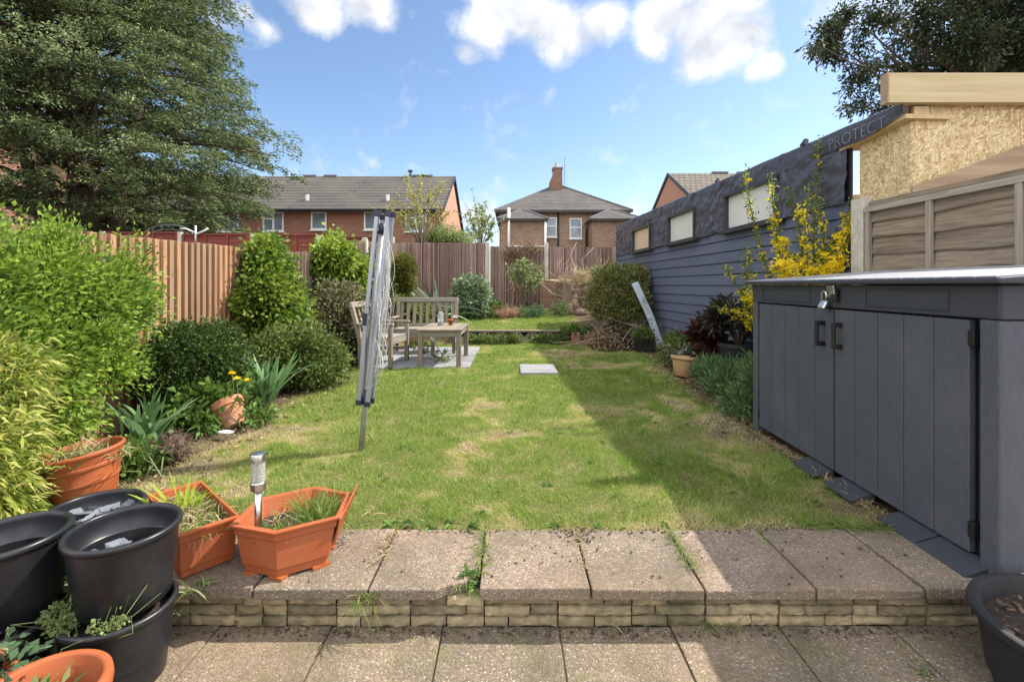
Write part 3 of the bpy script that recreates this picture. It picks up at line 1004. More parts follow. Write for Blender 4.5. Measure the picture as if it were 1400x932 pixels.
ob = thing('timber_outbuilding', 'long blue grey clad outbuilding with three small high windows, unfinished at its near end', 'outbuilding', (wx(8), 8, 0))
m = MB(); wbox(m, YN, YF, 0.0, 2.60, -.035, -.012); m.build('wall', MAT['fascia'], ob)
m = MB()
zb = 2.02; k = 0
while zb > .12:
    z1 = zb; z0_ = zb - .155
    segs = [YN, 7.1 + .9 * math.sin(k * 2.1), YF]
    for a, b in zip(segs[:-1], segs[1:]):
        m.hexa([W(a, z0_, -.010), W(a, z0_, .022), W(b - .003, z0_, .022), W(b - .003, z0_, -.010),
                W(a, z1 - .006, -.010), W(a, z1 - .006, .007), W(b - .003, z1 - .006, .007), W(b - .003, z1 - .006, -.010)])
    zb -= .158; k += 1
m.build('cladding', MAT['clad'], ob, bevel=.002)
m = MB(); wbox(m, YF, YF + .05, 0.0, 2.74, -.12, .04); m.build('corner_trim', MAT['clad'], ob)

# wrinkled membrane (grid with folds), left open where the windows are
WIN = [(9.70, 10.90), (7.60, 8.76), (5.42, 6.66)]
WZ0, WZ1 = 1.97, 2.50
na, nb = 640, 42
yy = np.linspace(YN, YF, na); ss = np.linspace(0, 1, nb)
A, B = np.meshgrid(yy, ss)
zl = 1.985 + .012 * np.sin(A * 3.1) + .006 * np.sin(A * 11)
zt = 2.70 + .08 * np.maximum(0, A - 4.4) / 7.9 + .008 * np.sin(A * 5.0) + .006 * np.sin(A * 13)
Z = zl + (zt - zl) * B
fold_ = (fbm(A * 7 + Z * 3, Z * 10 - A * 1.5, 4) - .5) * .05 + (fbm(A * 1.6, Z * 2.0 + 40, 3) - .5) * .04
crease = np.abs(fbm(A * 4 + 31, Z * 6 + A * 2, 3) - .5) * .07
D = .030 + fold_ + crease * .6
D = np.maximum(D, .009)
# pieces of membrane lap over one another
for ye in (5.05, 5.32, 9.2):
    D = D + .012 * (A > ye)
D = D - .012 * 2 * (A > 9.2)
D = np.maximum(D, .009)
D = np.where(B > .985, D - .03, D)
gx = (3.366 - .05 * A) + WN.x * D; gy = A + WN.y * D
V = np.stack([gx, gy, Z], -1).reshape(-1, 3)
idx = np.arange(na * nb).reshape(nb, na)
q = np.stack([idx[:-1, :-1], idx[:-1, 1:], idx[1:, 1:], idx[1:, :-1]], -1).reshape(-1, 4)
cy = V[q].mean(1)
keep = np.ones(len(q), bool)
for (a, b) in WIN:
    keep &= ~((cy[:, 1] > a + .03) & (cy[:, 1] < b - .03) & (cy[:, 2] > WZ0 + .0) & (cy[:, 2] < WZ1 - .03))
memb = np_mesh('membrane', V, q[keep], MAT['membrane'], ob, smooth=True)
# turned over coping of membrane along the eaves, running on past the wall end
m = MB()
pts = [YF + .03] + list(np.linspace(YF - .4, YN, 18)) + [4.2, 4.0, 3.86, 3.80]
prof = []
for i, Y in enumerate(pts):
    zt_ = ztop(Y) + .004 * math.sin(i * 2.2)
    dr = .19 + .012 * math.sin(i * 1.7)
    if Y < 4.4: dr = .19 - .10 * ((4.4 - Y) / .6) ** 2
    prof.append([W(Y, zt_ - dr, .048 + .008 * math.sin(i * 1.3)), W(Y, zt_ - .5 * dr, .055 + .006 * math.sin(i * 2.9)), W(Y, zt_ - .012, .050), W(Y, zt_ + .006, .03), W(Y, zt_ + .018, -.30)])
for a, b in zip(prof[:-1], prof[1:]):
    for j in range(4):
        m.add([a[j], b[j], b[j + 1], a[j + 1]], [(0, 1, 2, 3)])
cp = m.build('eaves_membrane', MAT['membrane'], ob, smooth=True)
m = MB()
for (a, b) in ((4.98, 5.06), (6.9, 6.96)):
    m.hexa([W(b, ztop(b) + .0, .05), W(b, ztop(b), .01), W(a, ztop(a), .01), W(a, ztop(a), .05), W(b, ztop(b) + .012, .055), W(b, ztop(b) + .012, -.01), W(a, ztop(a) + .055, .01), W(a, ztop(a) + .06, .055)])
build_each(m, 'membrane_fold', MAT['membrane'], ob)
# timber under the eaves and the open end
m = MB()
m.hexa([W(3.80, 2.565, .03), W(3.80, 2.565, -.35), W(4.52, 2.52, -.35), W(4.52, 2.50, .03), W(3.80, 2.60, .03), W(3.80, 2.60, -.35), W(4.52, 2.56, -.35), W(4.52, 2.54, .03)])
m.build('soffit', MAT['timber2'], ob)
# near gable of osb board
m = MB()
m.hexa([W(3.84, 1.55, -.05), W(3.84, 1.55, -.07), W(4.37, 1.55, -.07), W(4.37, 1.55, -.05), W(3.84, 2.565, -.05), W(3.84, 2.565, -.07), W(4.37, 2.52, -.07), W(4.37, 2.52, -.05)])
m.build('side_board', MAT['osb'], ob)
m = MB(); xg = wx(3.84) + .05
m.box(((xg + 7.0) / 2, 3.855, 2.16), (7.0 - xg, .018, 1.15)); m.build('gable_board', MAT['osb'], ob)
m = MB()
m.box((xg + .06, 3.835, 2.63), (.12, .05, .07)); m.box((xg + .0, 4.1, 1.72), (.09, .5, .10)); m.box((xg - .02, 4.415, 1.02), (.06, .05, 2.1))
m.box((xg + .12, 3.82, 1.66), (.10, .045, .26)); m.box((xg + .02, 3.81, 1.70), (.05, .04, .24))
build_each(m, 'framing_block', MAT['timber2'], ob, bevel=.003)
m = MB(); m.box(((2.985 + 7.0) / 2, 3.80, 2.795), (7.0 - 2.985, .07, .235)); m.build('roof_beam', MAT['timber'], ob, bevel=.004)
m = MB(); m.box((2.979, 3.80, 2.795), (.012, .074, .239)); m.build('end_grain', MAT['ply'], ob)
m = MB()
m.poly_prism([(xg + .0, 3.80, 1.2), (7.0, 3.80, 1.2), (7.0, 3.80, 3.1), (5.2, 3.80, 2.63), (4.1, 3.80, 2.36), (3.55, 3.80, 2.14), (xg - .02, 3.80, 2.02)], (0, .02, 0))
m.build('leaning_ply', MAT['ply'], ob)
# windows
for i, (a, b) in enumerate(WIN):
    fr = MB(); t_ = .05
    wbox(fr, a, b, WZ1 - t_, WZ1, .0, .085); wbox(fr, a, b, WZ0, WZ0 + t_ * .8, .0, .085)
    wbox(fr, a, a + t_, WZ0 + t_ * .8, WZ1 - t_, .0, .083); wbox(fr, b - t_, b, WZ0 + t_ * .8, WZ1 - t_, .0, .083)
    wf = fr.build('window', MAT['wframe'], ob, bevel=.003)
    if i == 0: wf['label'] = 'tan backed high window at the far end'
    pn = MB(); wbox(pn, a + t_, b - t_, WZ0 + t_ * .8, WZ1 - t_, .012, .022)
    pn.build('pane', MAT['blind_tan'] if i == 0 else MAT['blind'], wf)
    sl = MB(); wbox(sl, a - .07, b + .07, WZ0 - .028, WZ0 - .004, .0, .12); sl.build('sill', MAT['wframe'], wf, bevel=.003)


def text_mesh(name, s, size, mat, parent, org, xdir, updir, off=.0, ext=.0006):
    cu = bpy.data.curves.new(name, 'FONT'); cu.body = s; cu.size = size; cu.extrude = 0.0; cu.offset = off; cu.align_x = 'LEFT'
    tmp = bpy.data.objects.new('tmp', cu); COL.objects.link(tmp)
    dg = bpy.context.evaluated_depsgraph_get(); dg.update()
    me = bpy.data.meshes.new_from_object(tmp.evaluated_get(dg))
    bpy.data.objects.remove(tmp); bpy.data.curves.remove(cu)
    xd = Vector(xdir).normalized(); ud = Vector(updir).normalized(); n = xd.cross(ud)
    woff = WOFF[parent.name]
    for vtx in me.vertices:
        c = vtx.co.copy()
        vtx.co = Vector(org) + xd * c.x + ud * c.y + n * ext - woff
    me.name = name
    me.materials.clear()
    return link_mesh(me, name, mat, parent)


tx = Vector((.05, -1, 0))
for (s, Y, z, sz, d) in (('PROTECT', 4.62, ztop(4.5) - .165, .155, .066), ('TEBD', 6.15, ztop(6) - .15, .12, .066), ('TEC', 7.9, ztop(7) - .15, .12, .066), ('PRO', 9.9, ztop(9) - .15, .12, .066)):
    text_mesh('lettering', s, sz, MAT['print'], memb, W(Y, z, d), tx, (0, 0, 1), off=-.004)
for (s, Y, z, sz) in (('2', 4.78, 2.20, .15), ('R', 4.80, 2.33, .12), ('&', 7.45, 2.10, .13), ('2', 7.32, 2.10, .13), ('RO', 7.02, 2.16, .15), ('RO', 9.35, 2.12, .13), ('TE', 11.9, 2.12, .13)):
    text_mesh('lettering', s, sz, MAT['print'], memb, W(Y, z, .098), tx, (0, 0, 1), off=-.003)

# ================================================================== FENCE BESIDE THE OUTBUILDING (right)
def fx(Y): return 3.30 - .04 * Y


fr_ = thing('lap_panel_fence', 'weathered grey waney lap fence panel with battens behind the storage shed', 'fence', (fx(3.2), 3.2, 0))


def fbx(mb, Y0, Y1, z0, z1, d0, d1, tilt=0, jz=0):
    n = Vector((-1, -.04, 0)).normalized()
    q = lambda Y, z, d: Vector((fx(Y), Y, z)) + n * d
    a, b = random.uniform(-jz, jz), random.uniform(-jz, jz)
    mb.hexa([q(Y0, z0 + a, d0), q(Y0, z0 + a, d1 + tilt), q(Y1, z0 + b, d1 + tilt), q(Y1, z0 + b, d0), q(Y0, z1, d0), q(Y0, z1, d1), q(Y1, z1, d1), q(Y1, z1, d0)])


m = MB(); z = .12
YA, YB = 2.30, 4.16
while z < 1.83:
    h = random.uniform(.125, .15)
    nsub = 16
    yy = np.linspace(YA, YB, nsub + 1); ph = random.uniform(0, 6); wv = [.010 * math.sin(y * 3.1 + ph) + .006 * math.sin(y * 7.3 + 2 * ph) + random.uniform(-.003, .003) for y in yy]
    n = Vector((-1, -.04, 0)).normalized()
    q = lambda Y, zz, d: Vector((fx(Y), Y, zz)) + n * d
    b0 = len(m.v)
    for i, y in enumerate(yy):
        m.v += [q(y, z + wv[i], -.004), q(y, z + wv[i], .026 + random.uniform(-.002, .002)), q(y, z + wv[i] + .012, .029), q(y, z + h + .035, .004), q(y, z + h + .035, -.004)]
    for i in range(nsub):
        for k in range(5):
            k2 = (k + 1) % 5
            m.f.append((b0 + i * 5 + k, b0 + (i + 1) * 5 + k, b0 + (i + 1) * 5 + k2, b0 + i * 5 + k2))
    z += h
m2 = MB()
m.build('lap_boards', MAT['fence_lap'], fr_)
m = MB()
for Yb in (2.36, 2.94, 3.55, 4.13): fbx(m, Yb - .022, Yb + .022, .10, 1.862, .026, .056)
build_each(m, 'batten', MAT['fence_batten'], fr_, bevel=.003)
m = MB(); fbx(m, YA, YB, 1.862, 1.905, -.02, .060); m.build('top_rail', MAT['fence_rail'], fr_, bevel=.003)
for Yp, lb in ((4.235, 0), (2.22, 1)):
    m = MB(); fbx(m, Yp - .065, Yp + .075, -.1, 2.0, -.03, .06); m.build('post', MAT['post'], fr_, bevel=.006)

# ================================================================== STORAGE SHED (right)
SL = .031
def sx(Y): return 1.945 + SL * Y


def sbox(mb, Y0, Y1, z0, z1, d0, d1):
    """d measured from the front face towards the lawn"""
    q = lambda Y, z, d: Vector((sx(Y) - d, Y - SL * 0, z))
    mb.hexa([q(Y0, z0, d0), q(Y0, z0, d1), q(Y1, z0, d1), q(Y1, z0, d0), q(Y0, z1, d0), q(Y0, z1, d1), q(Y1, z1, d1), q(Y1, z1, d0)])


SY0, SY1 = 1.955, 4.08
sh = thing('storage_shed', 'anthracite resin garden storage shed with double doors and pale lid', 'storage shed', (sx(3), 3.0, 0))
DEP = 1.02
m = MB()
sbox(m, SY0 + .06, SY1 - .06, .03, 1.08, -DEP + .06, -.055)
m.build('carcass', MAT['shed_dark'], sh)
m = MB()   # end walls, back and corner posts with vertical grooves
for ya_ in (SY0, SY1 - .05):
    for i in range(9):
        d0 = -.115 - i * .098
        sbox(m, ya_, ya_ + .05, .02, 1.085, d0 - .092, d0)
    sbox(m, ya_ + .01, ya_ + .04, .03, 1.08, -.995, -.118)
build_each(m, 'end_wall', MAT['shed'], sh, groups=10, bevel=.006)
m = MB()
sbox(m, SY0 - .004, SY0 + .085, 0, 1.085, -.108, .004); sbox(m, SY1 - .07, SY1 + .004, 0, 1.085, -.108, .004)
build_each(m, 'corner_post', MAT['shed'], sh, bevel=.008)
for (a, b, lab) in ((3.028, 3.985, 'far'), (2.095, 3.010, 'near')):
    m = MB(); nb_ = 5; w = (b - a) / nb_
    for i in range(nb_):
        sbox(m, a + i * w + (.0035 if i else 0), a + (i + 1) * w - (.0035 if i < nb_ - 1 else 0), .055, 1.078, -.035, -.004)
    sbox(m, a + .004, b - .004, .058, 1.075, -.034, -.010)
    dr = m.build('door', MAT['shed'], sh, bevel=.004)
    hy = 3.115 if lab == 'far' else 2.945
    h = MB()
    sbox(h, hy - .014, hy + .014, .835, .865, -.004, .042); sbox(h, hy - .014, hy + .014, .97, 1.0, -.004, .042); sbox(h, hy - .014, hy + .014, .835, 1.0, .036, .055)
    h.build('handle', MAT['blackp'], dr, bevel=.006)
m = MB()   # header band with recessed panels
sbox(m, SY0 - .006, SY1 + .006, 1.088, 1.232, -.10, .006)
m.build('header', MAT['shed_dark'], sh, bevel=.006)
m = MB()
for a, b in ((3.25, 3.90), (2.18, 2.72)):
    sbox(m, a, b, 1.113, 1.118, .006, .012); sbox(m, a, b, 1.205, 1.21, .006, .012); sbox(m, a, a + .008, 1.118, 1.205, .006, .012); sbox(m, b - .008, b, 1.118, 1.205, .006, .012)
build_each(m, 'header_panel', MAT['shed_dark'], sh, groups=4)
m = MB()
for Y in (SY0 + .10, SY0 + .10):
    pass
for z in (1.0, .16):
    sbox(m, 2.066, 2.098, z - .035, z + .035, -.03, .002); sbox(m, 3.98, 4.0, z - .035, z + .035, -.03, .002)
build_each(m, 'hinge', MAT['blackp'], sh, bevel=.004)
m = MB()   # side header on the near end
sbox(m, SY0 - .012, SY0 + .05, 1.088, 1.232, -DEP, .0); sbox(m, SY1 - .05, SY1 + .012, 1.088, 1.232, -DEP, .0)
build_each(m, 'end_header', MAT['shed_dark'], sh, bevel=.005)
# lid: shallow pitch, thin front edge with drip ribs
m = MB()
q = lambda Y, z, d: Vector((sx(Y) - d, Y, z))
ly0, ly1 = SY0 - .05, SY1 + .05
m.hexa([q(ly0, 1.236, -DEP - .04), q(ly0, 1.236, .05), q(ly1, 1.236, .05), q(ly1, 1.236, -DEP - .04),
        q(ly0, 1.350, -DEP - .04), q(ly0, 1.262, .05), q(ly1, 1.262, .05), q(ly1, 1.350, -DEP - .04)])
lid = m.build('lid', MAT['shed_dark'], sh, bevel=.008)
m = MB()
nrib = 22
for i in range(nrib):
    a = ly0 + .02 + i * (ly1 - ly0 - .04) / nrib; b = a + (ly1 - ly0 - .04) / nrib - .010
    m.hexa([q(a, 1.343, -DEP - .02), q(a, 1.262, .044), q(b, 1.262, .044), q(b, 1.343, -DEP - .02),
            q(a, 1.355, -DEP - .02), q(a, 1.2695, .044), q(b, 1.2695, .044), q(b, 1.355, -DEP - .02)])
m.build('lid_panel', MAT['shed_lid'], lid, bevel=.003)
m = MB()   # sloping threshold pieces
for a, b in ((2.00, 2.25), (2.262, 2.50), (2.70, 2.95), (3.05, 3.30)):
    m.hexa([q(a, .0, -.03), q(a, .0, .105), q(b, .0, .105), q(b, .0, -.03), q(a, .05, -.03), q(a, .012, .10), q(b, .012, .10), q(b, .05, -.03)])
build_each(m, 'threshold', MAT['shed_dark'], sh, bevel=.003)
m = MB()
m.box((sx(SY0) + .075, SY0 - .003, .035), (.075, .006, .030)); m.build('maker_plate', MAT['white'], sh, bevel=.004)
# hasp and padlock hanging on the header
hp = thing('padlock', 'chrome padlock and hasp hanging at the top of the shed doors', 'padlock', q(3.02, 1.13, .02))
m = MB(); sbox(m, 2.985, 3.055, 1.15, 1.235, .006, .022); m.build('hasp', MAT['steel'], hp, bevel=.006)
m = MB(); cpt = q(3.05, 1.165, .038)
m.tube([cpt + Vector((0, -.022, -.03)), cpt + Vector((0, -.022, .005)), cpt + Vector((0, -.014, .022)), cpt + Vector((0, 0, .028)), cpt + Vector((0, .014, .022)), cpt + Vector((0, .022, .005)), cpt + Vector((0, .022, -.03))], .006, 8)
m.build('shackle', MAT['steel'], hp, smooth=True)
m = MB(); m.box(cpt + Vector((-.004, 0, -.062)), (.03, .062, .062), rot=(0, .5, 0)); m.build('lock_body', MAT['steel'], hp, bevel=.009)
m = MB(); m.box(q(2.955, 1.17, .03), (.03, .04, .085)); m.build('latch_block', MAT['blackp'], hp, bevel=.008)
m = MB(); m.box(q(2.95, 1.19, .047), (.006, .03, .035)); m.build('latch_plate', MAT['steel'], hp, bevel=.003)

# ================================================================== LEFT FENCES
LX = -3.40
def feather_panel(mb, p0, p1, z0, z1a, z1b, pitch=.1, nrm=(1, 0, 0), top_j=.006, thick=.032, flip=False):
    p0 = Vector(p0); p1 = Vector(p1); n = Vector(nrm).normalized()
    L = (p1 - p0).length; d = (p1 - p0).normalized()
    k = max(1, int(round(L / pitch))); w = L / k
    for i in range(k):
        a = p0 + d * (i * w - .004); b = p0 + d * ((i + 1) * w + .008)
        t = (i + .5) / k
        zt = z1a + (z1b - z1a) * t + random.uniform(-top_j, top_j)
        e0, e1 = .006 + random.uniform(0, .003), thick + random.uniform(-.004, .008)
        if flip: e0, e1 = e1, e0
        q_ = random.uniform(-.004, .004)
        vb = lambda p, dd, z: Vector((p.x, p.y, z)) + n * dd
        mb.hexa([vb(a, 0, z0), vb(b, 0, z0), vb(b, e1 + q_, z0), vb(a, e0, z0), vb(a, 0, zt), vb(b, 0, zt), vb(b, e1, zt), vb(a, e0 + abs(q_), zt)])


def cover_strips(mb, p0, p1, z0, za, zb, pitch, nrm, w=.026, proud=.05):
    p0 = Vector(p0); p1 = Vector(p1); n = Vector(nrm).normalized(); L = (p1 - p0).length; d = (p1 - p0).normalized(); k = int(round(L / pitch))
    for i in range(k):
        t = (i + .5 + random.uniform(-.12, .12)) / k
        c = p0 + d * (L * t) + n * proud * .5
        zt = za + (zb - za) * t - random.uniform(0, .02)
        ww = w * random.uniform(.6, 1.3)
        a, b = c - d * ww / 2, c + d * ww / 2; o_ = n * proud * .5
        mb.hexa([Vector((q.x, q.y, z)) for z in (z0, zt) for q in (a - o_, b - o_, b + o_, a + o_)])


# orange brown run nearest the house
fl = thing('close_board_fence', 'sunlit orange brown close board fence behind the left shrubs', 'fence', (LX, 4.2, 0))
m = MB(); feather_panel(m, (LX, 1.5, 0), (LX, 6.17, 0), .15, 1.60, 1.71, .1, flip=True, thick=.036); m.build('boards', MAT['fence_l'], fl)
m = MB(); feather_panel(m, (LX, 1.5, 0), (LX, 6.17, 0), -.05, .15, .15, 6.0, thick=.03); m.build('gravel_board', MAT['fence_l'], fl)
m = MB()
for z in (.4, 1.35): m.box((LX - .035, 3.85, z), (.06, 4.65, .07))
build_each(m, 'rail', MAT['fence_l'], fl)
# greyer stepped run further on
fg = thing('close_board_fence', 'grey brown stepped close board fence between mossy concrete posts on the left', 'fence', (LX, 9, 0))
for (a, b, za, zb_) in ((6.45, 8.72, 1.69, 1.83), (9.0, 10.85, 2.09, 2.23), (11.05, 12.9, 2.24, 2.38), (13.1, 15.1, 2.38, 2.58)):
    m = MB(); feather_panel(m, (LX, a, 0), (LX, b, 0), .1, za, zb_, .095, flip=True, thick=.036); m.build('boards', MAT['fence_g'], fg)
    m = MB(); cover_strips(m, (LX, a, 0), (LX, b, 0), .1, za, zb_, .12, (1, 0, 0), .022, .055); m.build('edge_strips', MAT['fence_edge'], fg)
for (Y, zt) in ((6.31, 1.80), (8.86, 2.17), (10.95, 2.29), (13.0, 2.42)):
    m = MB(); m.box((LX + .01, Y, zt / 2 - .1), (.13, .13, zt + .2)); m.box((LX + .01, Y, zt + .018), (.10, .10, .036))
    m.build('post', MAT['post'], fg, bevel=.018)
# far fence
FY = 15.2
ff = thing('close_board_fence', 'dark brown close board fence across the far end of the garden', 'fence', (0, FY, .5))
for (x0, x1, z0, za, zb_, lab) in ((-3.36, -1.61, .55, 2.585, 2.585, 0), (-1.612, -.845, .55, 2.585, 2.585, 0), (-.69, 1.02, .55, 2.47, 2.46, 1), (1.18, 3.4, .6, 2.45, 2.44, 1)):
    m = MB(); feather_panel(m, (x0, FY, 0), (x1, FY, 0), z0, za, zb_, .105, nrm=(0, -1, 0), thick=.03, top_j=.022 if lab else .008); m.build('boards', MAT['fence_far'], ff)
    m = MB(); cover_strips(m, (x0, FY, 0), (x1, FY, 0), z0, za, zb_, .13, (0, -1, 0)); m.build('edge_strips', MAT['fence_edge'], ff)
for (x, zt) in ((-.77, 2.60), (1.10, 2.58)):
    m = MB(); m.box((x, FY - .02, zt / 2 + .1), (.11, .11, zt - .2)); m.build('post', MAT['post'], ff, bevel=.012)
# red neighbour fence running off to the left
fd = thing('lap_panel_fence', 'low red stained lap panel fence beyond the left boundary', 'fence', (-7, 14, 0))
RP = [(-12.0, 2.78), (-9.75, 2.76), (-7.62, 2.72), (-5.66, 2.66), (-3.5, 2.66)]
tops = [2.80, 2.745, 2.73, 2.66]
for i in range(4):
    x0, x1 = RP[i][0] + .07, RP[i + 1][0] - .07
    zt = tops[i]
    m = MB(); z = .6
    while z < zt - .08:
        m.hexa([(x0, 14.0, z), (x1, 14.0, z), (x1, 13.982, z), (x0, 13.982, z), (x0, 14.0, z + .15), (x1, 14.0, z + .15), (x1, 13.995, z + .15), (x0, 13.995, z + .15)]); z += .125
    m.build('lap_boards', MAT['red'], fd)
    m = MB()
    for k in range(4):
        xx = x0 + .03 + k * (x1 - x0 - .06) / 3
        m.box((xx, 13.968, zt / 2 + .3), (.045, .03, zt - .62))
    m.box(((x0 + x1) / 2, 13.98, zt - .02), (x1 - x0, .06, .05))
    m.build('batten', MAT['red'], fd)
for x, zt in RP[:4] + [(-3.52, 2.62)]:
    m = MB(); m.box((x, 13.98, zt / 2), (.11, .11, zt + .06)); m.build('post', MAT['post'], fd, bevel=.01)
# white bracket on one red fence post and the arched rail behind it
m = MB(); b0 = Vector((-9.25, 13.9, 2.72))
m.tube([b0 - Vector((0, 0, .2)), b0 + Vector((0, 0, .25))], .025, 8)
m.tube([b0 + Vector((0, 0, .05)), b0 + Vector((-.28, 0, .16)), b0 + Vector((-.45, 0, .17))], .02, 8); m.tube([b0, b0 + Vector((.25, 0, .10)), b0 + Vector((.36, 0, .17))], .028, 8)
o = m.build('line_bracket', MAT['white'], smooth=True); setp(o, 'white forked metal bracket fixed above a red fence post', 'bracket')
m = MB(); ac = Vector((-10.7, 14.8, 2.75)); arc = []
for i in range(13):
    a = math.pi * (.12 + .76 * i / 12); arc.append(ac + Vector((-.80 * math.cos(a), 0, .36 * math.sin(a))))
m.tube(arc, .022, 6); m.tube([p - Vector((0, 0, .14)) for p in arc], .016, 6)
for i in range(1, 12, 2): m.tube([arc[i], arc[i] - Vector((.06, 0, .17))], .012, 6)
m.tube([arc[0], arc[0] - Vector((0, 0, 1.5))], .022, 6); m.tube([arc[-1], arc[-1] - Vector((0, 0, 1.5))], .022, 6)
o = m.build('garden_arch', MAT['lead'], smooth=True); setp(o, 'arched metal garden trellis top showing over the red fence', 'arch')

# ================================================================== HOUSES BEYOND
def window_on(parent, xa, xb, za, zb, y, split=None, top=None, label=None, dark=False, name='window'):
    """frame in the facade plane y (facing -y), panes behind the frame face"""
    fr = MB(); t = .075
    fr.box(((xa + xb) / 2, y - .02, zb - t / 2), (xb - xa, .08, t)); fr.box(((xa + xb) / 2, y - .02, za + t / 2), (xb - xa, .08, t))
    fr.box((xa + t / 2, y - .02, (za + zb) / 2), (t, .08, zb - za - 2 * t)); fr.box((xb - t / 2, y - .02, (za + zb) / 2), (t, .08, zb - za - 2 * t))
    if split:
        xm = xa + (xb - xa) * split
        fr.box((xm, y - .022, (za + zb) / 2), (.09, .08, zb - za - 2 * t))
        if top:
            zm = zb - (zb - za) * top
            fr.box(((xa + t + xm - .045) / 2, y - .024, zm), (xm - .045 - xa - t, .08, .07))
    elif top:
        fr.box(((xa + xb) / 2, y - .022, zb - (zb - za) * top), (xb - xa - 2 * t, .08, .08))
    w = fr.build(name, MAT['white'], parent)
    g_ = MB(); g_.box(((xa + xb) / 2, y + .0, (za + zb) / 2), (xb - xa - 2 * t + .01, .02, zb - za - 2 * t + .01)); g_.build('pane', MAT['glass'], w)
    s = MB(); s.box(((xa + xb) / 2, y - .06, za - .045), (xb - xa + .1, .14, .07)); s.build('sill', MAT['white'], w)
    if label: w['label'] = label
    return w


# long terrace on the left of the gap
H = thing('terraced_house', 'long red brick terrace with grey tiled roof and white windows', 'house', (-13, 33, 0))
xr, xl, y0, y1, yr = -4.12, -24.0, 28.0, 38.6, 33.2
ze, zr = 5.70, 8.70
m = MB(); m.poly_prism([(xr, y0, -.3), (xr, y1, -.3), (xr, y1, ze), (xr, yr, zr - .05), (xr, y0, ze)], (xl - xr, 0, 0)); m.build('wall', MAT['brick_r'], H)
m = MB(); m.poly_prism([(xr + .012, y0 - .0, -.3), (xr + .012, y1, -.3), (xr + .012, y1, ze - .02), (xr + .012, yr, zr - .07), (xr + .012, y0, ze - .02)], (-.2, 0, 0))
for p in m.v: p.y = y0 + .02 + (p.y - y0) * .996
m.build('gable_wall', MAT['brick_o'], H)
rf = MB()
rf.poly_prism([(xr + .14, y0 - .40, ze - .19), (xr + .14, yr, zr), (xr + .14, yr, zr + .14), (xr + .14, y0 - .40, ze - .04)], (xl - xr - .3, 0, 0))
rf.poly_prism([(xr + .14, yr + .002, zr), (xr + .14, y1 + .4, ze - .19), (xr + .14, y1 + .4, ze - .04), (xr + .14, yr + .002, zr + .14)], (xl - xr - .3, 0, 0))
roof = rf.build('roof', MAT['roof_l'], H)
m = MB(); m.box(((xl + xr) / 2, y0 - .42, ze - .14), (xr - xl, .03, .16)); m.tube([(xr, y0 - .47, ze - .08), (xl, y0 - .47, ze - .08)], .06, 8); m.build('gutter', MAT['fascia'], H)
m = MB(); m.beam((xr + .16, y0 - .4, ze - .1), (xr + .16, yr, zr + .08), .03, .2); m.beam((xr + .16, yr, zr + .08), (xr + .16, y1 + .4, ze - .1), .03, .2); build_each(m, 'verge', MAT['fascia'], H)
m = MB()
for px in (420, 530):
    c = P(px, 281, 28.9); m.box((c.x, 28.9, 6.46), (.16, .16, .55)); m.box((c.x - .35, 28.75, 6.18), (.7, .3, .05))
build_each(m, 'roof_vent', MAT['white'], roof, groups=2)
m = MB(); c = P(561, 243, 33.0); m.tube([(c.x, 33.0, 8.5), (c.x, 33.0, 9.12)], .1, 10); m.tube([(c.x, 33, 9.12), (c.x, 33, 9.2)], .17, 10); m.build('flue', MAT['fascia'], roof)
m = MB()
for px in (424, 452, 573, 583): c = P(px, 243, 33.2); m.box((c.x, 33.2, zr + .17), (.9, .25, .10))
build_each(m, 'ridge_vent', MAT['lead'], roof)
for (a, b, sp, tp, lb) in ((298, 327, .5, None, None), (360, 388, .5, .36, None), (425.5, 446.5, None, None, 'small dark single pane window'), (498, 520, None, None, 'small dark single pane window behind the dryer'), (554, 583, .5, .3, None)):
    xa = (a - 700) / F * 28; xb = (b - 700) / F * 28
    window_on(H, xa, xb, 4.40 if sp else 4.5, 5.54, y0, sp, tp, lb)
for (a, b) in ((360, 388), (554, 583)):
    pass

# brown brick house in the middle
H = thing('detached_house', 'brown brick house with hipped slate roof, tall chimney and two low wings', 'house', (3.85, 40, 0))
x0, x1, y0, y1 = -.95, 8.7, 36.0, 47.0
ze, zr = 6.75, 9.75
m = MB(); m.box(((x0 + x1) / 2, (y0 + y1) / 2, ze / 2 - .15), (x1 - x0, y1 - y0, ze + .3)); m.build('wall', MAT['brick_b'], H)


def hip(mb, x0, x1, y0, y1, ze, zr, rx0, rx1, ry0, ry1, th=.12):
    a = [Vector((x0, y0, ze)), Vector((x1, y0, ze)), Vector((x1, y1, ze)), Vector((x0, y1, ze))]
    r = [Vector((rx0, ry0, zr)), Vector((rx1, ry0, zr)), Vector((rx1, ry1, zr)), Vector((rx0, ry1, zr))]
    b = [p - Vector((0, 0, th)) for p in a]
    mb.add(a + r + b, [(0, 1, 5, 4), (1, 2, 6, 5), (2, 3, 7, 6), (3, 0, 4, 7), (4, 5, 6, 7), (8, 9, 1, 0), (9, 10, 2, 1), (10, 11, 3, 2), (11, 8, 0, 3), (11, 10, 9, 8)])


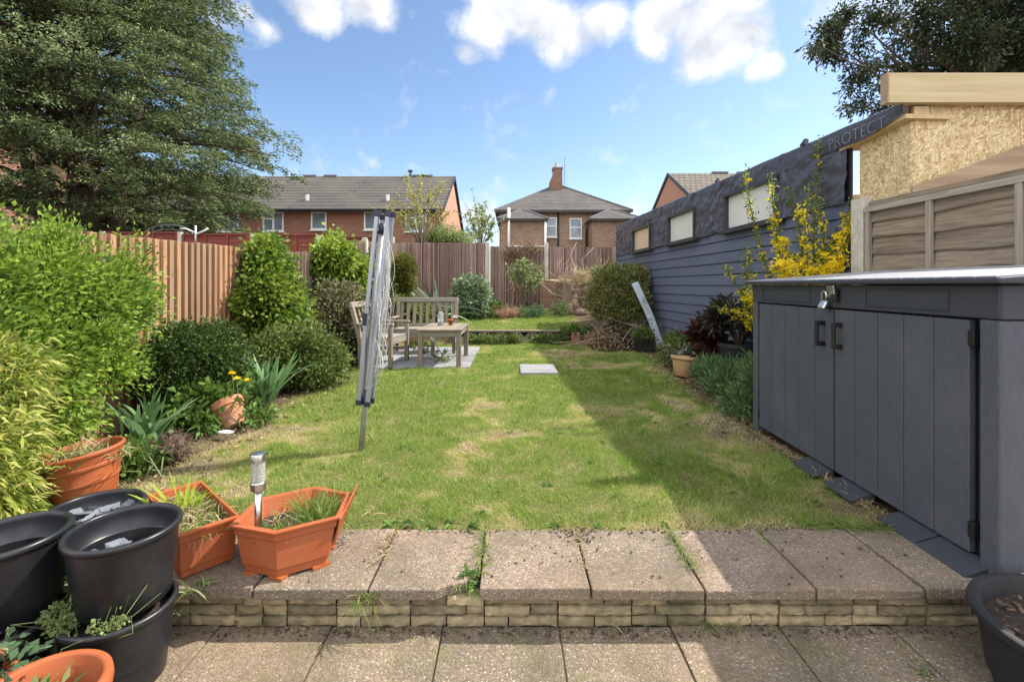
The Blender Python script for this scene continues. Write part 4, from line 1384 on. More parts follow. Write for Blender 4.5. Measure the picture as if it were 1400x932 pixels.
rf = MB(); hip(rf, x0 - .35, x1 + .35, y0 - .4, y1 + .4, ze + .12, zr, 3.7, 4.1, 40.6, 43.5); roof = rf.build('roof', MAT['roof_c'], H)
m = MB()
for a, b in (((x0 - .35, y0 - .4, ze + .14), (3.7, 40.6, zr + .02)), ((x1 + .35, y0 - .4, ze + .14), (4.1, 40.6, zr + .02))): m.beam(a, b, .2, .09)
build_each(m, 'ridge_tile', MAT['lead'], roof)
m = MB(); m.box(((x0 + x1) / 2, y0 - .42, ze + .0), (x1 - x0 + .7, .04, .14)); m.build('fascia', MAT['fascia'], H)
ch = MB()
ch.hexa([(3.1, 39.6, 8.6), (4.25, 39.6, 8.6), (4.25, 40.6, 8.6), (3.1, 40.6, 8.6), (3.15, 39.6, 9.9), (4.2, 39.6, 9.9), (4.2, 40.6, 9.9), (3.15, 40.6, 9.9)])
ch.hexa([(3.15, 39.6, 9.9), (4.2, 39.6, 9.9), (4.2, 40.6, 9.9), (3.15, 40.6, 9.9), (3.45, 39.62, 10.55), (4.2, 39.62, 10.55), (4.2, 40.58, 10.55), (3.45, 40.58, 10.55)])
ch.box((3.82, 40.1, 10.75), (.75, .92, .4)); ch.box((3.82, 40.1, 11.0), (.86, 1.02, .14))
chim = ch.build('chimney', MAT['brick_g'], H)
m = MB(); m.tube([(3.72, 40.1, 11.05), (3.72, 40.1, 11.55)], [.17, .14], 10); m.build('chimney_pot', MAT['post'], chim)
m = MB(); m.tube([(4.45, 40.1, 9.4), (4.45, 40.1, 12.0)], .025, 5); m.build('aerial', MAT['lead'], chim)
for (xa, xb, lab) in ((-.82, 2.32, 0), (5.75, 9.1, 1)):
    yw = 34.0
    m = MB(); m.box(((xa + xb) / 2, (yw + 36) / 2 - .01, 2.85), (xb - xa, 1.98, 6.1)); m.build('wing_wall', MAT['brick_b'], H)
    rf = MB(); hip(rf, xa - .25, xb + .25, yw - .3, 37.6, 5.98, 6.92, (xa + xb) / 2 - .1, (xa + xb) / 2 + .1, yw + 1.7, 37.6); w = rf.build('wing_roof', MAT['roof_c'], H)
    m = MB(); m.box(((xa + xb) / 2, yw - .32, 5.88), (xb - xa + .5, .04, .12)); m.build('gutter', MAT['fascia'], w)
    m = MB()
    for a, b in (((xa - .25, yw - .3, 6.0), ((xa + xb) / 2 - .1, yw + 1.7, 6.94)), ((xb + .25, yw - .3, 6.0), ((xa + xb) / 2 + .1, yw + 1.7, 6.94))): m.beam(a, b, .16, .08)
    build_each(m, 'ridge_tile', MAT['lead'], w)
window_on(H, 2.50, 3.38, 4.88, 6.36, y0, None, .45)
window_on(H, 4.36, 5.28, 4.76, 6.30, y0, None, .45)
m = MB()
m.tube([(-.23, 33.9, 2.5), (-.23, 33.9, 6.75)], .10, 8); m.tube([(2.36, 33.88, 2.5), (2.36, 33.88, 5.8)], .08, 8)
m.tube([(-.23, 33.85, 4.0), (1.0, 33.85, 4.0)], .05, 6); m.tube([(1.35, 33.85, 3.8), (1.35, 33.85, 4.0), (2.3, 33.85, 4.0)], .05, 6)
build_each(m, 'white_pipe', MAT['white'], H, smooth=True)
m = MB(); m.tube([(3.5, 35.93, 2), (3.5, 35.93, 6.7)], .06, 8); m.tube([(5.62, 35.9, 2), (5.62, 35.9, 5.4), (5.9, 35.6, 5.75)], .08, 8); build_each(m, 'downpipe', MAT['fascia'], H, smooth=True)

# gable house on the right behind the outbuilding
H = thing('gabled_house', 'orange brick gable house with brown tiled roof rising above the outbuilding', 'house', (14, 30, 0))
xg_, xe, ya, yb, yr = 9.95, 19.0, 26.6, 33.8, 30.2
ze, zr = 6.2, 8.2
m = MB(); m.poly_prism([(xg_, ya, -.3), (xg_, yb, -.3), (xg_, yb, ze), (xg_, yr, zr - .05), (xg_, ya, ze)], (xe - xg_, 0, 0)); m.build('wall', MAT['brick_o'], H)
rf = MB()
rf.poly_prism([(xg_ - .06, ya - .35, ze - .2), (xg_ - .06, yr, zr), (xg_ - .06, yr, zr + .14), (xg_ - .06, ya - .35, ze - .05)], (xe - xg_, 0, 0))
rf.poly_prism([(xg_ - .06, yr + .002, zr), (xg_ - .06, yb + .35, ze - .2), (xg_ - .06, yb + .35, ze - .05), (xg_ - .06, yr + .002, zr + .14)], (xe - xg_, 0, 0))
roof = rf.build('roof', MAT['roof_r'], H)
m = MB(); m.beam((xg_ - .08, ya - .35, ze - .1), (xg_ - .08, yr, zr + .08), .03, .2); m.beam((xg_ - .08, yr, zr + .08), (xg_ - .08, yb + .35, ze - .1), .03, .2); build_each(m, 'verge', MAT['fascia'], H)
m = MB()
for x in (13.2, 14.8): m.box((x, yr, zr + .18), (1.0, .25, .10))
build_each(m, 'ridge_vent', MAT['lead'], roof)

# pink lit brick wall of the house at far left, behind the conifer
H = thing('brick_house', 'pale orange brick house wall half hidden by the big conifer', 'house', (-27, 25, 0))
m = MB(); m.poly_prism([(-4, -4, -.3), (4.5, -4, -.3), (4.5, -4, 6.2), (.2, -4, 9.2), (-4, -4, 6.2)], (0, 9, 0))
for p in m.v: p += Vector((-27, 25, 0))
m.build('wall', MAT['brick_o'], H)
rf = MB()
rf.poly_prism([(4.9, -4.2, 5.9), (.2, -4.2, 9.2), (.2, -4.2, 9.36), (4.9, -4.2, 6.06)], (0, 9.4, 0)); rf.poly_prism([(.198, -4.2, 9.2), (-4.4, -4.2, 5.9), (-4.4, -4.2, 6.06), (.198, -4.2, 9.36)], (0, 9.4, 0))
for p in rf.v: p += Vector((-27, 25, 0))
rf.build('roof', MAT['roof_r'], H)
H.rotation_euler.z = math.radians(38)

# ================================================================== TREES
def conifer():
    rng = np.random.default_rng(11)
    base = Vector((-15.4, 17.0, -.3))
    T = thing('conifer_tree', 'huge dark cypress with drooping feathery sprays towering over the left fence', 'tree', base)
    tr = MB()
    for (dx, dy, r, h, lx, ly) in ((0, 0, .62, 15.5, .3, 0), (-.7, .2, .36, 11, -2.6, .8), (.5, .3, .34, 11, 2.4, -.5), (-.3, -.3, .30, 10, -1.2, -1.6)):
        pts = [base + Vector((dx + lx * t ** 1.3, dy + ly * t ** 1.3, h * t)) for t in np.linspace(0, 1, 9)]
        tr.tube(pts, [r * (1 - .9 * t) + .02 for t in np.linspace(0, 1, 9)], 10)
    zk = [2.2, 3.3, 4.5, 5.6, 7.5, 9, 11.5, 13.5, 15.6]; rk = [3.0, 4.9, 6.2, 6.7, 6.6, 5.4, 5.0, 3.6, .6]
    C, Dr = [], []
    nb = 240
    for i in range(nb):
        t = (i + rng.random()) / nb
        z = 2.6 + 12.6 * t ** .95
        az = rng.uniform(0, 2 * math.pi)
        R = np.interp(z, zk, rk) * rng.uniform(.74, 1.04)
        # the open side towards the far left shows the trunks
        if z < 6.2 and math.pi * .75 < az % (2 * math.pi) < math.pi * 1.5 and rng.random() < .75: continue
        d = np.array([math.cos(az), math.sin(az), 0])
        st = np.array([base.x, base.y, z - .55 * R * .25])
        pts = []
        for s in np.linspace(0, 1, 6):
            pts.append(st + d * R * s + np.array([0, 0, R * (.22 * s - .16 * s * s) + .05 * R * math.sin(s * 3)]))
        tr.tube(pts, [.11 * (1 - .85 * s) for s in np.linspace(0, 1, 6)], 5)
        nc = int(4 + R * 1.6)
        for k in range(nc):
            s = .30 + .72 * (k + rng.random()) / nc
            j = min(4, int(s * 5)); f_ = s * 5 - j
            p = pts[j] * (1 - f_) + pts[min(5, j + 1)] * f_
            side = np.array([-d[1], d[0], 0]) * rng.normal(0, .16 * R * (1.15 - .6 * s))
            p = p + side + np.array([0, 0, rng.normal(.05, .20)])
            C.append(p); Dr.append(d + side * .5)
    for i in range(1500):      # outer sprays filling the crown between the boughs
        z = 2.9 + 12.2 * rng.random(); az = rng.uniform(0, 2 * math.pi)
        if z < 6.4 and math.pi * .72 < az < math.pi * 1.5: continue
        R = np.interp(z, zk, rk) * (.93 + .10 * math.sin(az * 5 + z * 2.1) + .06 * math.sin(az * 9 - z * 3.7)) * rng.uniform(.66, 1.0)
        d = np.array([math.cos(az), math.sin(az), 0]); C.append(np.array([base.x, base.y, z]) + d * R); Dr.append(d + np.array([rng.normal(0, .3), rng.normal(0, .3), 0]))
    C = np.array(C); Dr = np.array(Dr)
    nC = len(C); per = 105
    cc = np.repeat(C, per, axis=0); dd = np.repeat(unit(Dr), per, axis=0)
    n = len(cc)
    rc = np.repeat(rng.uniform(.26, .56, nC), per)
    along = rng.uniform(-.9, 1.15, n); lat = rng.normal(0, .42, n) * (1.1 - .35 * along)
    sv = np.stack([-dd[:, 1], dd[:, 0], 0 * dd[:, 0]], 1)
    up = rng.normal(0, .20, n) - .34 * np.maximum(along, 0) ** 2 + .14 * (1 - lat ** 2)
    p = cc + (dd * along[:, None] + sv * lat[:, None] + np.array([0, 0, 1]) * up[:, None]) * rc[:, None]
    ld = dd * .9 + sv * np.sign(lat)[:, None] * rng.uniform(.1, .9, n)[:, None] + np.stack([rng.normal(0, .3, n), rng.normal(0, .3, n), rng.normal(-.10, .38, n)], 1)
    v, f = leaf_mesh(p, ld, rng.uniform(.09, .17, n), rng.uniform(.03, .055, n), rng, .2, .15)
    tr.build('trunk', MAT['bark'], T, smooth=True)
    tip = (along > .30) & (up > -.05) & (rng.random(n) < .8)  # lighter new growth on upper tips, also painting highlights onto the clumps
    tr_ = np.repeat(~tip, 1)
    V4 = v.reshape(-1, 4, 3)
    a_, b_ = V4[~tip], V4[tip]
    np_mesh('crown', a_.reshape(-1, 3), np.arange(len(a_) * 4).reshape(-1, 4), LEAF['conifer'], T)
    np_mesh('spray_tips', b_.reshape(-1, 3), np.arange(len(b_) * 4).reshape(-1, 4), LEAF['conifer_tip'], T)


conifer()


def broad_tree():
    rng = np.random.default_rng(21)
    base = Vector((15.5, 15.0, -.3))
    T = thing('evergreen_oak', 'dark leaved evergreen tree spreading above the unfinished outbuilding roof', 'tree', base)
    # (px, py, radius px) of leaf masses, at their own distances
    M_ = [(1128, 48, 17), (1138, 70, 14), (1120, 62, 10), (1150, 20, 14), (1165, 52, 10), (1185, 62, 10), (1175, 95, 12), (1195, 15, 16), (1170, 118, 14), (1185, 140, 16), (1170, 150, 10), (1205, 155, 12), (1215, 118, 16), (1235, 95, 16), (1230, 60, 14), (1212, 30, 12),
          (1225, 25, 16), (1250, 45, 18), (1260, 20, 18), (1275, 70, 22), (1290, 40, 24), (1300, 95, 26), (1320, 20, 26), (1330, 65, 28), (1350, 95, 26), (1360, 40, 30), (1385, 75, 30), (1395, 20, 30), (1280, 8, 20), (1240, 145, 14), (1262, 110, 18), (1340, -20, 40), (1270, -35, 34), (1400, -40, 50), (1215, -25, 24),
          (1420, 90, 30), (1440, 40, 40), (1480, 0, 60), (1500, 80, 50), (1190, 38, 9), (1152, 88, 8), (1200, 80, 9)]
    blobs = []
    for i, (px, py, r) in enumerate(M_):
        Y = 15 + 1.8 * math.sin(i * 2.4)
        c = P(px, py, Y); rr = r / F * Y
        blobs.append((c.x, c.y, c.z, rr * 1.05, rr * 1.3, rr * .95, rr * rr))
    v, f = foliage_arrays(blobs, 1050, 52, .26, .135, .06, rng, up=-.05, shell=.85, droop=.25)
    tr = MB()
    top = Vector((15.2, 15.0, 6.5))
    tr.tube([base, base + Vector((.1, 0, 3)), top, top + Vector((-.5, 0, 2.5)), top + Vector((-.9, .2, 5))], [.45, .38, .30, .2, .08], 10)
    for b in blobs:
        c = Vector(b[:3])
        st = top + Vector((-.2, 0, rng.uniform(-.3, 2.0)))
        mid = st * .5 + c * .5 + Vector((0, 0, -.25))
        q3 = st * .18 + c * .82 + Vector((0, 0, -.1))
        mid += Vector(rng.normal(0, .35, 3)); q3 += Vector(rng.normal(0, .15, 3)); tr.tube([st, (st + mid) / 2 + Vector(rng.normal(0, .15, 3)), mid, q3, c], [.075, .055, .04, .022, .008], 5)
    tr.build('trunk', MAT['bark'], T, smooth=True)
    np_mesh('crown', v, f, LEAF['oak'], T)


broad_tree()


def twig_tree(name, label, cat, base, tips, mat, rng, r0, leafL, leafW, nleaf, spread, bark='stem', subs=5, part='crown'):
    T = thing(name, label, cat, base)
    tr = MB(); pts_l = []
    b = np.array(base)
    for tp in tips:
        tp = np.array(tp, float)
        mid = b + (tp - b) * .45 + np.array([(tp[0] - b[0]) * -.12, 0, .12 * (tp[2] - b[2])])
        path = [b, b * .6 + mid * .4, mid, mid * .5 + tp * .5 + rng.normal(0, .03, 3), tp]
        tr.tube(path, [r0, r0 * .8, r0 * .55, r0 * .33, r0 * .1], 6)
        for k in range(subs):
            s = rng.uniform(.35, .95); a = mid + (tp - mid) * s
            e = a + rng.normal(0, 1, 3) * np.array([1, .6, .7]) * spread + np.array([0, 0, spread * .5])
            tr.tube([a, (a + e) / 2 + np.array([0, 0, .03]), e], [r0 * .22, r0 * .15, r0 * .06], 4)
            for u in rng.random(nleaf): pts_l.append(a + (e - a) * u + rng.normal(0, .03, 3))
        for u in rng.uniform(.15, 1, nleaf * 3): pts_l.append(mid + (tp - mid) * u + rng.normal(0, .04, 3))
    p = np.array(pts_l); n = len(p)
    v, f = leaf_mesh(p, rng.normal(size=(n, 3)) + np.array([0, 0, .4]), leafL * rng.uniform(.6, 1.3, n), leafW * rng.uniform(.6, 1.3, n), rng)
    tr.build('trunk', MAT[bark], T, smooth=True)
    np_mesh(part, v, f, mat, T)
    return T


R_ = np.random.default_rng(31)
Yt = 18.0
tips = [P(x, y, Yt + R_.normal(0, .5)) for x, y in ((545, 275), (552, 243), (562, 258), (575, 240), (588, 262), (607, 247), (600, 285), (540, 300), (531, 282), (570, 280), (585, 300), (616, 290), (558, 300))]
twig_tree('budding_tree', 'thin young tree with pale yellow spring buds before the terrace gable', 'tree', P(577, 345, Yt), tips, LEAF['spring'], R_, .032, .11, .055, 12, .34, subs=7)
Yt = 19.0
bl = [tuple(P(608, 325, Yt)) + (.75, .5, .42), tuple(P(590, 331, Yt)) + (.6, .5, .3), tuple(P(628, 330, Yt)) + (.6, .5, .3)]
plant('lime_shrub', 'lime green shrub top showing over the far fence', 'shrub', P(608, 350, Yt), LEAF['pale'], foliage_arrays(bl, 200, 40, .16, .09, .045, R_), shrub_stems(P(608, 350, Yt), bl, R_, 8))
Yt = 30.0
tips = [P(x, y, Yt + R_.normal(0, .7)) for x, y in ((640, 290), (650, 282), (660, 284), (670, 292), (676, 305), (645, 305), (664, 300), (655, 312), (636, 312), (673, 320))]
twig_tree('bare_tree', 'sparse pale tree with airy spring crown between terrace and middle house', 'tree', P(656, 350, Yt), tips, LEAF['pale'], R_, .05, .17, .10, 13, .6, subs=8)

# ================================================================== SHRUBS AND PLANTS, LEFT BORDER
R_ = np.random.default_rng(41)
fenceclip = lambda p: p[:, 0] > LX + .03
bl = [(-3.10, 2.75, 1.10, .30, .46, .44), (-3.14, 3.3, 1.16, .28, .46, .43), (-3.05, 3.0, .72, .36, .5, .42), (-3.15, 3.65, 1.05, .25, .36, .40), (-3.18, 3.98, 1.12, .18, .22, .28, .10), (-3.12, 3.45, .72, .27, .36, .28), (-3.05, 2.4, .94, .33, .45, .52),
      (-3.15, 3.95, 1.42, .10, .12, .26, .03), (-3.08, 2.95, .38, .30, .4, .28)]
plant('hedge_bush', 'big bright green glossy bush sprawling over the orange brown fence', 'bush', (-3.1, 3.3, 0), LEAF['bush'],
      foliage_arrays(bl, 540, 125, .125, .041, .020, R_, up=.4, shell=.8, clip=fenceclip, floor=.04), shrub_stems((-3.15, 3.2, 0), bl, R_, 20, .014, .12))
bl = [(-2.74, 2.42, .55, .20, .34, .34), (-2.58, 2.30, .28, .18, .22, .26), (-2.78, 2.2, .40, .3, .3, .40), (-2.74, 2.5, .78, .14, .22, .10, .06)]
base = (-2.66, 2.40, 0)
st = MB()
for i in range(16):
    a = R_.uniform(0, 6.28); e = np.array([base[0] + .28 * math.cos(a) * R_.random(), base[1] + .35 * math.sin(a) * R_.random(), R_.uniform(.5, .95)])
    st.tube([np.array(base) + R_.normal(0, .05, 3) * np.array([1, 1, 0]), (np.array(base) + e) / 2 + np.array([0, 0, .15]), e], [.006, .005, .002], 5)
plant('bamboo_clump', 'yellow green dwarf bamboo with dense narrow leaves at the left edge', 'bamboo', base, LEAF['bamboo'],
      foliage_arrays(bl, 400, 44, .10, .080, .013, R_, up=-.05, shell=.75, fold=.15, droop=.35, floor=.02), st, MAT['greenstem'])
bl = [(-3.02, 4.50, .52, .37, .38, .34), (-3.1, 4.35, .45, .28, .3, .36), (-2.92, 4.7, .50, .28, .3, .34)]
plant('box_shrub', 'dark green clipped box shrub in front of the fence', 'shrub', (-3.05, 4.5, 0), LEAF['box'],
      foliage_arrays(bl, 520, 60, .07, .034, .020, R_, up=.4, shell=.4, clip=fenceclip), shrub_stems((-3.05, 4.5, 0), bl, R_, 10, .012, .05))
bl = [(-3.18, 6.2, 1.42, .22, .34, .34), (-3.12, 6.05, 1.0, .32, .42, .42), (-3.10, 6.40, .95, .28, .36, .34), (-3.15, 5.95, .62, .28, .35, .32), (-3.08, 6.5, .72, .26, .3, .26), (-3.25, 6.3, 1.70, .10, .14, .12, .04)]
plant('climbing_shrub', 'leafy bright climber heaped over the first mossy fence post', 'climber', (-3.2, 6.2, 0), LEAF['climber'],
      foliage_arrays(bl, 480, 52, .12, .072, .046, R_, up=.15, shell=.4, droop=.2, floor=.05), shrub_stems((-3.2, 6.2, 0), bl, R_, 12, .014, .1))
bl = [(-2.62, 5.75, .42, .42, .38, .32), (-2.45, 5.95, .32, .36, .34, .26), (-2.78, 5.55, .34, .30, .3, .28), (-2.35, 5.75, .2, .25, .3, .16)]
plant('soft_shrub', 'rounded soft green shrub spilling onto the lawn below the climber', 'shrub', (-2.6, 5.75, 0), LEAF['shrub'],
      foliage_arrays(bl, 420, 48, .10, .048, .026, R_, up=.35, shell=.45, floor=.02), shrub_stems((-2.6, 5.75, 0), bl, R_, 10, .01, .08))
bl = [(-3.10, 8.3, 1.60, .34, .36, .34), (-2.95, 8.5, 1.40, .36, .36, .30), (-3.22, 8.7, 1.95, .14, .2, .22, .06), (-2.72, 8.75, 1.32, .25, .28, .28)]
plant('golden_ivy', 'yellow green ivy mound on the second concrete fence post', 'ivy', (-3.1, 8.4, .8), LEAF['ivy'],
      foliage_arrays(bl, 330, 44, .13, .085, .06, R_, up=.0, shell=.35, droop=.25), shrub_stems((-3.1, 8.4, .8), bl, R_, 8, .014, .1))
bl = [(-2.85, 7.75, .95, .45, .42, .34), (-2.62, 7.6, .62, .42, .40, .40), (-2.85, 7.4, .50, .40, .4, .45), (-2.5, 7.7, .30, .36, .38, .28)]
plant('variegated_shrub', 'twiggy cream and green variegated shrub beside the side chair', 'shrub', (-2.75, 7.6, 0), LEAF['varieg'],
      foliage_arrays(bl, 460, 46, .12, .052, .032, R_, up=.3, shell=.5, floor=.02), shrub_stems((-2.75, 7.6, 0), bl, R_, 16, .013, .1))
bl = [(-3.2, 11.0, 1.55, .28, .35, .42), (-3.1, 11.1, 1.15, .3, .3, .3)]
plant('dark_shrub', 'small dark evergreen shrub against the stepped fence behind the dryer', 'shrub', (-3.2, 11.0, .25), LEAF['box'],
      foliage_arrays(bl, 150, 44, .12, .07, .04, R_), shrub_stems((-3.2, 11, .25), bl, R_, 6))
# irises
def iris(base, n, L, Wd, lean, label, seed):
    rg = np.random.default_rng(seed)
    T = thing('iris_clump', label, 'iris', base)
    b = np.tile(np.array(base, float), (n, 1)); b[:, :2] += rg.normal(0, .055, (n, 2))
    fan = rg.uniform(-1.1, 1.1, n)
    d = np.stack([fan * .55 + lean, rg.normal(-.12, .3, n), np.ones(n)], 1)
    v, f = blade_arrays(b, d, L * rg.uniform(.6, 1.1, n), Wd * rg.uniform(.75, 1.15, n), rg, .22 * rg.uniform(.2, 2.0, n))
    np_mesh('blades', v, f, LEAF['iris'], T)
    m = MB(); m.tube([Vector(base) - Vector((.08, 0, .01)), Vector(base) + Vector((0, .03, .015)), Vector(base) + Vector((.09, -.02, -.005))], [.015, .025, .014], 8)
    m.build('rhizome', MAT['stem'], T, smooth=True)


iris((-2.62, 5.0, 0.0), 60, .70, .044, .12, 'blue green iris fan with broad blades beside the tilted terracotta pot', 3)
iris((-2.86, 3.72, 0.0), 40, .48, .038, .14, 'smaller iris clump under the dark box shrub near the round terracotta pot', 4)
# low leafy plants
def leafy(name, label, cat, blobs, mat, clumps, per, rc, L, Wd, seed, base, **k):
    rg = np.random.default_rng(seed)
    return plant(name, label, cat, base, LEAF[mat], foliage_arrays(blobs, clumps, per, rc, L, Wd, rg, **k), shrub_stems(base, blobs, rg, 8, .0055 if base[1] > 2.2 else .0016, .06 if base[1] > 2.2 else .012), MAT['greenstem'])


leafy('leafy_perennial', 'broad leaved fresh green perennial in front of the box shrub', 'plant', [(-2.78, 4.20, .18, .20, .22, .14), (-2.60, 4.25, .20, .16, .18, .13), (-2.85, 4.1, .10, .14, .16, .10)], 'leafy', 56, 20, .10, .085, .055, 51, (-2.75, 4.15, 0), up=.1, shell=.6, droop=.3, floor=.01)
leafy('clover_patch', 'low bright ground plant beside the round terracotta pot rim', 'plant', [(-2.50, 3.08, .09, .14, .14, .09), (-2.44, 3.2, .05, .12, .12, .05)], 'leafy', 44, 20, .06, .038, .03, 52, (-2.33, 3.05, 0), up=.5, shell=.6, floor=.005)
leafy('dandelion_plant', 'dandelion leaves around the foot of the tilted pot', 'plant', [(-2.62, 3.98, .07, .14, .10, .07), (-2.30, 4.25, .05, .12, .12, .05)], 'leafy', 26, 18, .08, .07, .026, 53, (-2.4, 4.1, 0), up=.2, shell=.7, droop=.3, floor=.005)
fl_ = thing('dandelion_flower', 'yellow dandelion flowers on thin stems above the tilted pot', 'flower', (-2.46, 4.25, 0))
m = MB(); pt = []
for (x, y, z) in ((-2.50, 4.25, .44), (-2.44, 4.22, .40), (-2.39, 4.3, .37)):
    m.tube([(-2.47, 4.25, 0), ((-2.47 + x) / 2, 4.25, z * .55), (x, y, z)], .004, 5); pt.append((x, y, z))
m.build('stem', MAT['greenstem'], fl_)
rg = np.random.default_rng(5)
for p_ in pt:
    pp = np.repeat(np.array([p_]), 46, axis=0)
    dd = rg.normal(size=(46, 3)); dd[:, 2] = np.abs(dd[:, 2]) * .5 + .1
    v, f = leaf_mesh(pp, dd, .036, .010, rg); np_mesh('petals', v, f, LEAF['yellow'], fl_)

# root ball / dead tuft on the bed
rt = thing('dug_root_ball', 'brown dried root ball lying on the soil by the lawn edge', 'root ball', (-2.40, 3.36, 0))
m = MB(); m.ball((-2.40, 3.36, .08), .105, 12, 8, (1, 1, .85), .12); m.build('core', MAT['roots'], rt)
rg = np.random.default_rng(6); pp = np.array([-2.40, 3.36, .08]) + sphere_pts(520, rg) * .095
v, f = blade_arrays(pp, sphere_pts(520, rg) + (pp - np.array([-2.40, 3.36, .03])) * 9, rg.uniform(.03, .085, 520), .004, rg, .5, 3); np_mesh('fibres', v, f, MAT['roots'], rt)

# ================================================================== PLANTS AT THE FAR END
R_ = np.random.default_rng(61)
g12 = hz(0, 12.2)
bl = [(-2.72, 12.0, 1.62, .27, .27, .40), (-2.72, 12.0, 1.30, .22, .22, .25)]
plant('topiary_shrub', 'upright olive topiary shrub between dryer and far fence', 'shrub', (-2.72, 12.0, hz(0, 12)), LEAF['topiary'],
      foliage_arrays(bl, 240, 44, .10, .05, .028, R_, up=.4), shrub_stems((-2.72, 12, hz(0, 12)), bl, R_, 8, .02, .04))
leafy('border_plant', 'leafy green border plant below the olive topiary', 'plant', [(-2.6, 11.6, .62, .36, .3, .30), (-2.3, 11.7, .52, .3, .3, .25)], 'climber', 90, 32, .12, .08, .045, 62, (-2.5, 11.6, .3), up=.2)
T = thing('strap_leaf_plant', 'strappy variegated phormium arching behind the bench', 'plant', (-1.95, 12.3, g12))
b = np.tile(np.array([-1.95, 12.3, g12]), (60, 1)); b[:, :2] += R_.normal(0, .12, (60, 2))
v, f = blade_arrays(b, np.stack([R_.normal(0, .8, 60), R_.normal(-.2, .4, 60), np.ones(60)], 1), R_.uniform(1.0, 1.6, 60), .055, R_, R_.uniform(.3, .9, 60)); np_mesh('blades', v, f, LEAF['hebe'], T)
bl = [(-1.08, 12.6, 1.02, .42, .38, .40), (-1.05, 12.5, .78, .40, .36, .34)]
plant('hebe_bush', 'grey green domed hebe bush left of the concrete fence post', 'bush', (-1.08, 12.6, hz(0, 12.6)), LEAF['hebe'], foliage_arrays(bl, 230, 36, .13, .11, .035, R_, up=.5, droop=.25), shrub_stems((-1.08, 12.6, .35), bl, R_, 8))
leafy('dark_border_plant', 'low dark green plant at the foot of the concrete fence post', 'plant', [(-.52, 12.7, .58, .24, .24, .24), (-.7, 12.5, .46, .2, .2, .14)], 'leafy', 70, 26, .10, .07, .04, 63, (-.55, 12.7, .36), up=.3)
T = thing('pink_grass', 'pinkish straw topped ornamental grass mound on the upper lawn edge', 'ornamental grass', (-.10, 12.6, hz(0, 12.6)))
arr = [tuft((-.10 + R_.normal(0, .14), 12.6 + R_.normal(0, .12), hz(0, 12.6)), 30, .40, .012, R_, .05, .45, .5) for _ in range(14)]
v, f = join_arr(arr); np_mesh('blades', v, f, LEAF['pinkgrass'], T)
leafy('small_border_plant', 'small pale green plant in front of the tree stump', 'plant', [(1.30, 13.0, .58, .17, .15, .15)], 'pale', 30, 20, .10, .09, .03, 64, (1.22, 13, .42), up=.4, droop=.2)
leafy('weed_clump', 'short blue green clump beside the pink grass', 'plant', [(.36, 12.7, .48, .2, .2, .12), (.62, 12.8, .52, .18, .18, .13)], 'bluish', 50, 22, .09, .08, .025, 65, (.45, 12.7, .38), up=.4)
tips = [P(x, y, 13.2 + R_.normal(0, .2)) for x, y in ((694, 364), (705, 358), (716, 353), (724, 362), (735, 366), (742, 374), (730, 378), (708, 368), (738, 385), (720, 372))]
twig_tree('small_garden_tree', 'small crooked tree with flat pale green leaf tufts by the far fence', 'tree', (.25, 13.2, hz(0, 13.2)), tips, LEAF['pale'], R_, .03, .12, .06, 8, .13, subs=4)
bl = [tuple(P(718, 342, 15.0)) + (.5, .12, .2), tuple(P(700, 347, 15.0)) + (.35, .12, .15), tuple(P(708, 385, 14.6)) + (.2, .2, .5)]
plant('dry_creeper', 'brown dry creeper hanging over the far fence top', 'creeper', (.4, 14.9, .6), LEAF['litter'], foliage_arrays(bl, 70, 26, .12, .06, .03, R_), shrub_stems((.4, 14.9, .6), bl, R_, 12, .01, .1))
# brick pier wall and the stump
m = MB(); zg = hz(0, 14.4)
m.box((1.62, 14.65, zg + .45), (1.5, .22, .95)); m.box((2.55, 14.0, zg + .30), (1.1, .22, .75))
o = m.build('garden_wall', MAT['brick_g']); setp(o, 'low crumbling brick wall behind the dead tree stump', 'wall')
T = thing('tree_stump', 'dead hacked tree stump with pale twisted limbs before the far fence', 'stump', (1.75, 13.8, hz(0, 13.8)))
rg = np.random.default_rng(9); b = Vector((1.58, 13.8, hz(0, 13.8) - .1))
m = MB()
m.tube([b, b + Vector((0, 0, .2)), b + Vector((.02, 0, .5)), b + Vector((-.02, 0, .85)), b + Vector((.0, 0, 1.02))], [.42, .33, .29, .30, .27], 16)
for p in m.v: p += Vector(rg.normal(0, .022, 3))
for i in range(8):
    a = i * .8; m.tube([b + Vector((.2 * math.cos(a), .2 * math.sin(a), .35)), b + Vector((.42 * math.cos(a), .42 * math.sin(a), .14)), b + Vector((.66 * math.cos(a + .2), .66 * math.sin(a + .2), .04))], [.10, .08, .03], 7)
m.build('trunk', MAT['dead'], T, smooth=True)
m = MB()
def limb(pts, r): m.tube([b + Vector(p) for p in pts], [r * (1 - .75 * i / (len(pts) - 1)) for i in range(len(pts))], 7)
limb([(.1, -.1, .8), (.4, -.2, .85), (.75, -.3, .98), (1.1, -.3, 1.05), (1.5, -.2, 1.22)], .085)
limb([(.05, -.2, .7), (.4, -.35, .72), (.7, -.4, .85), (.95, -.35, 1.12), (1.3, -.3, 1.2)], .06)
limb([(-.1, -.1, .95), (-.5, -.2, .98), (-.9, -.1, 1.02)], .07)
limb([(-.1, -.2, .5), (-.45, -.3, .62), (-.75, -.3, .9)], .045)
limb([(.1, 0, .9), (.25, 0, 1.3), (.12, 0, 1.75), (.3, 0, 2.1)], .03)
limb([(.2, 0, .9), (.5, 0, 1.25), (.45, 0, 1.6), (.8, 0, 1.95)], .025)
limb([(.2, -.3, .5), (.55, -.5, .5), (.85, -.5, .72), (.8, -.5, .95)], .04)
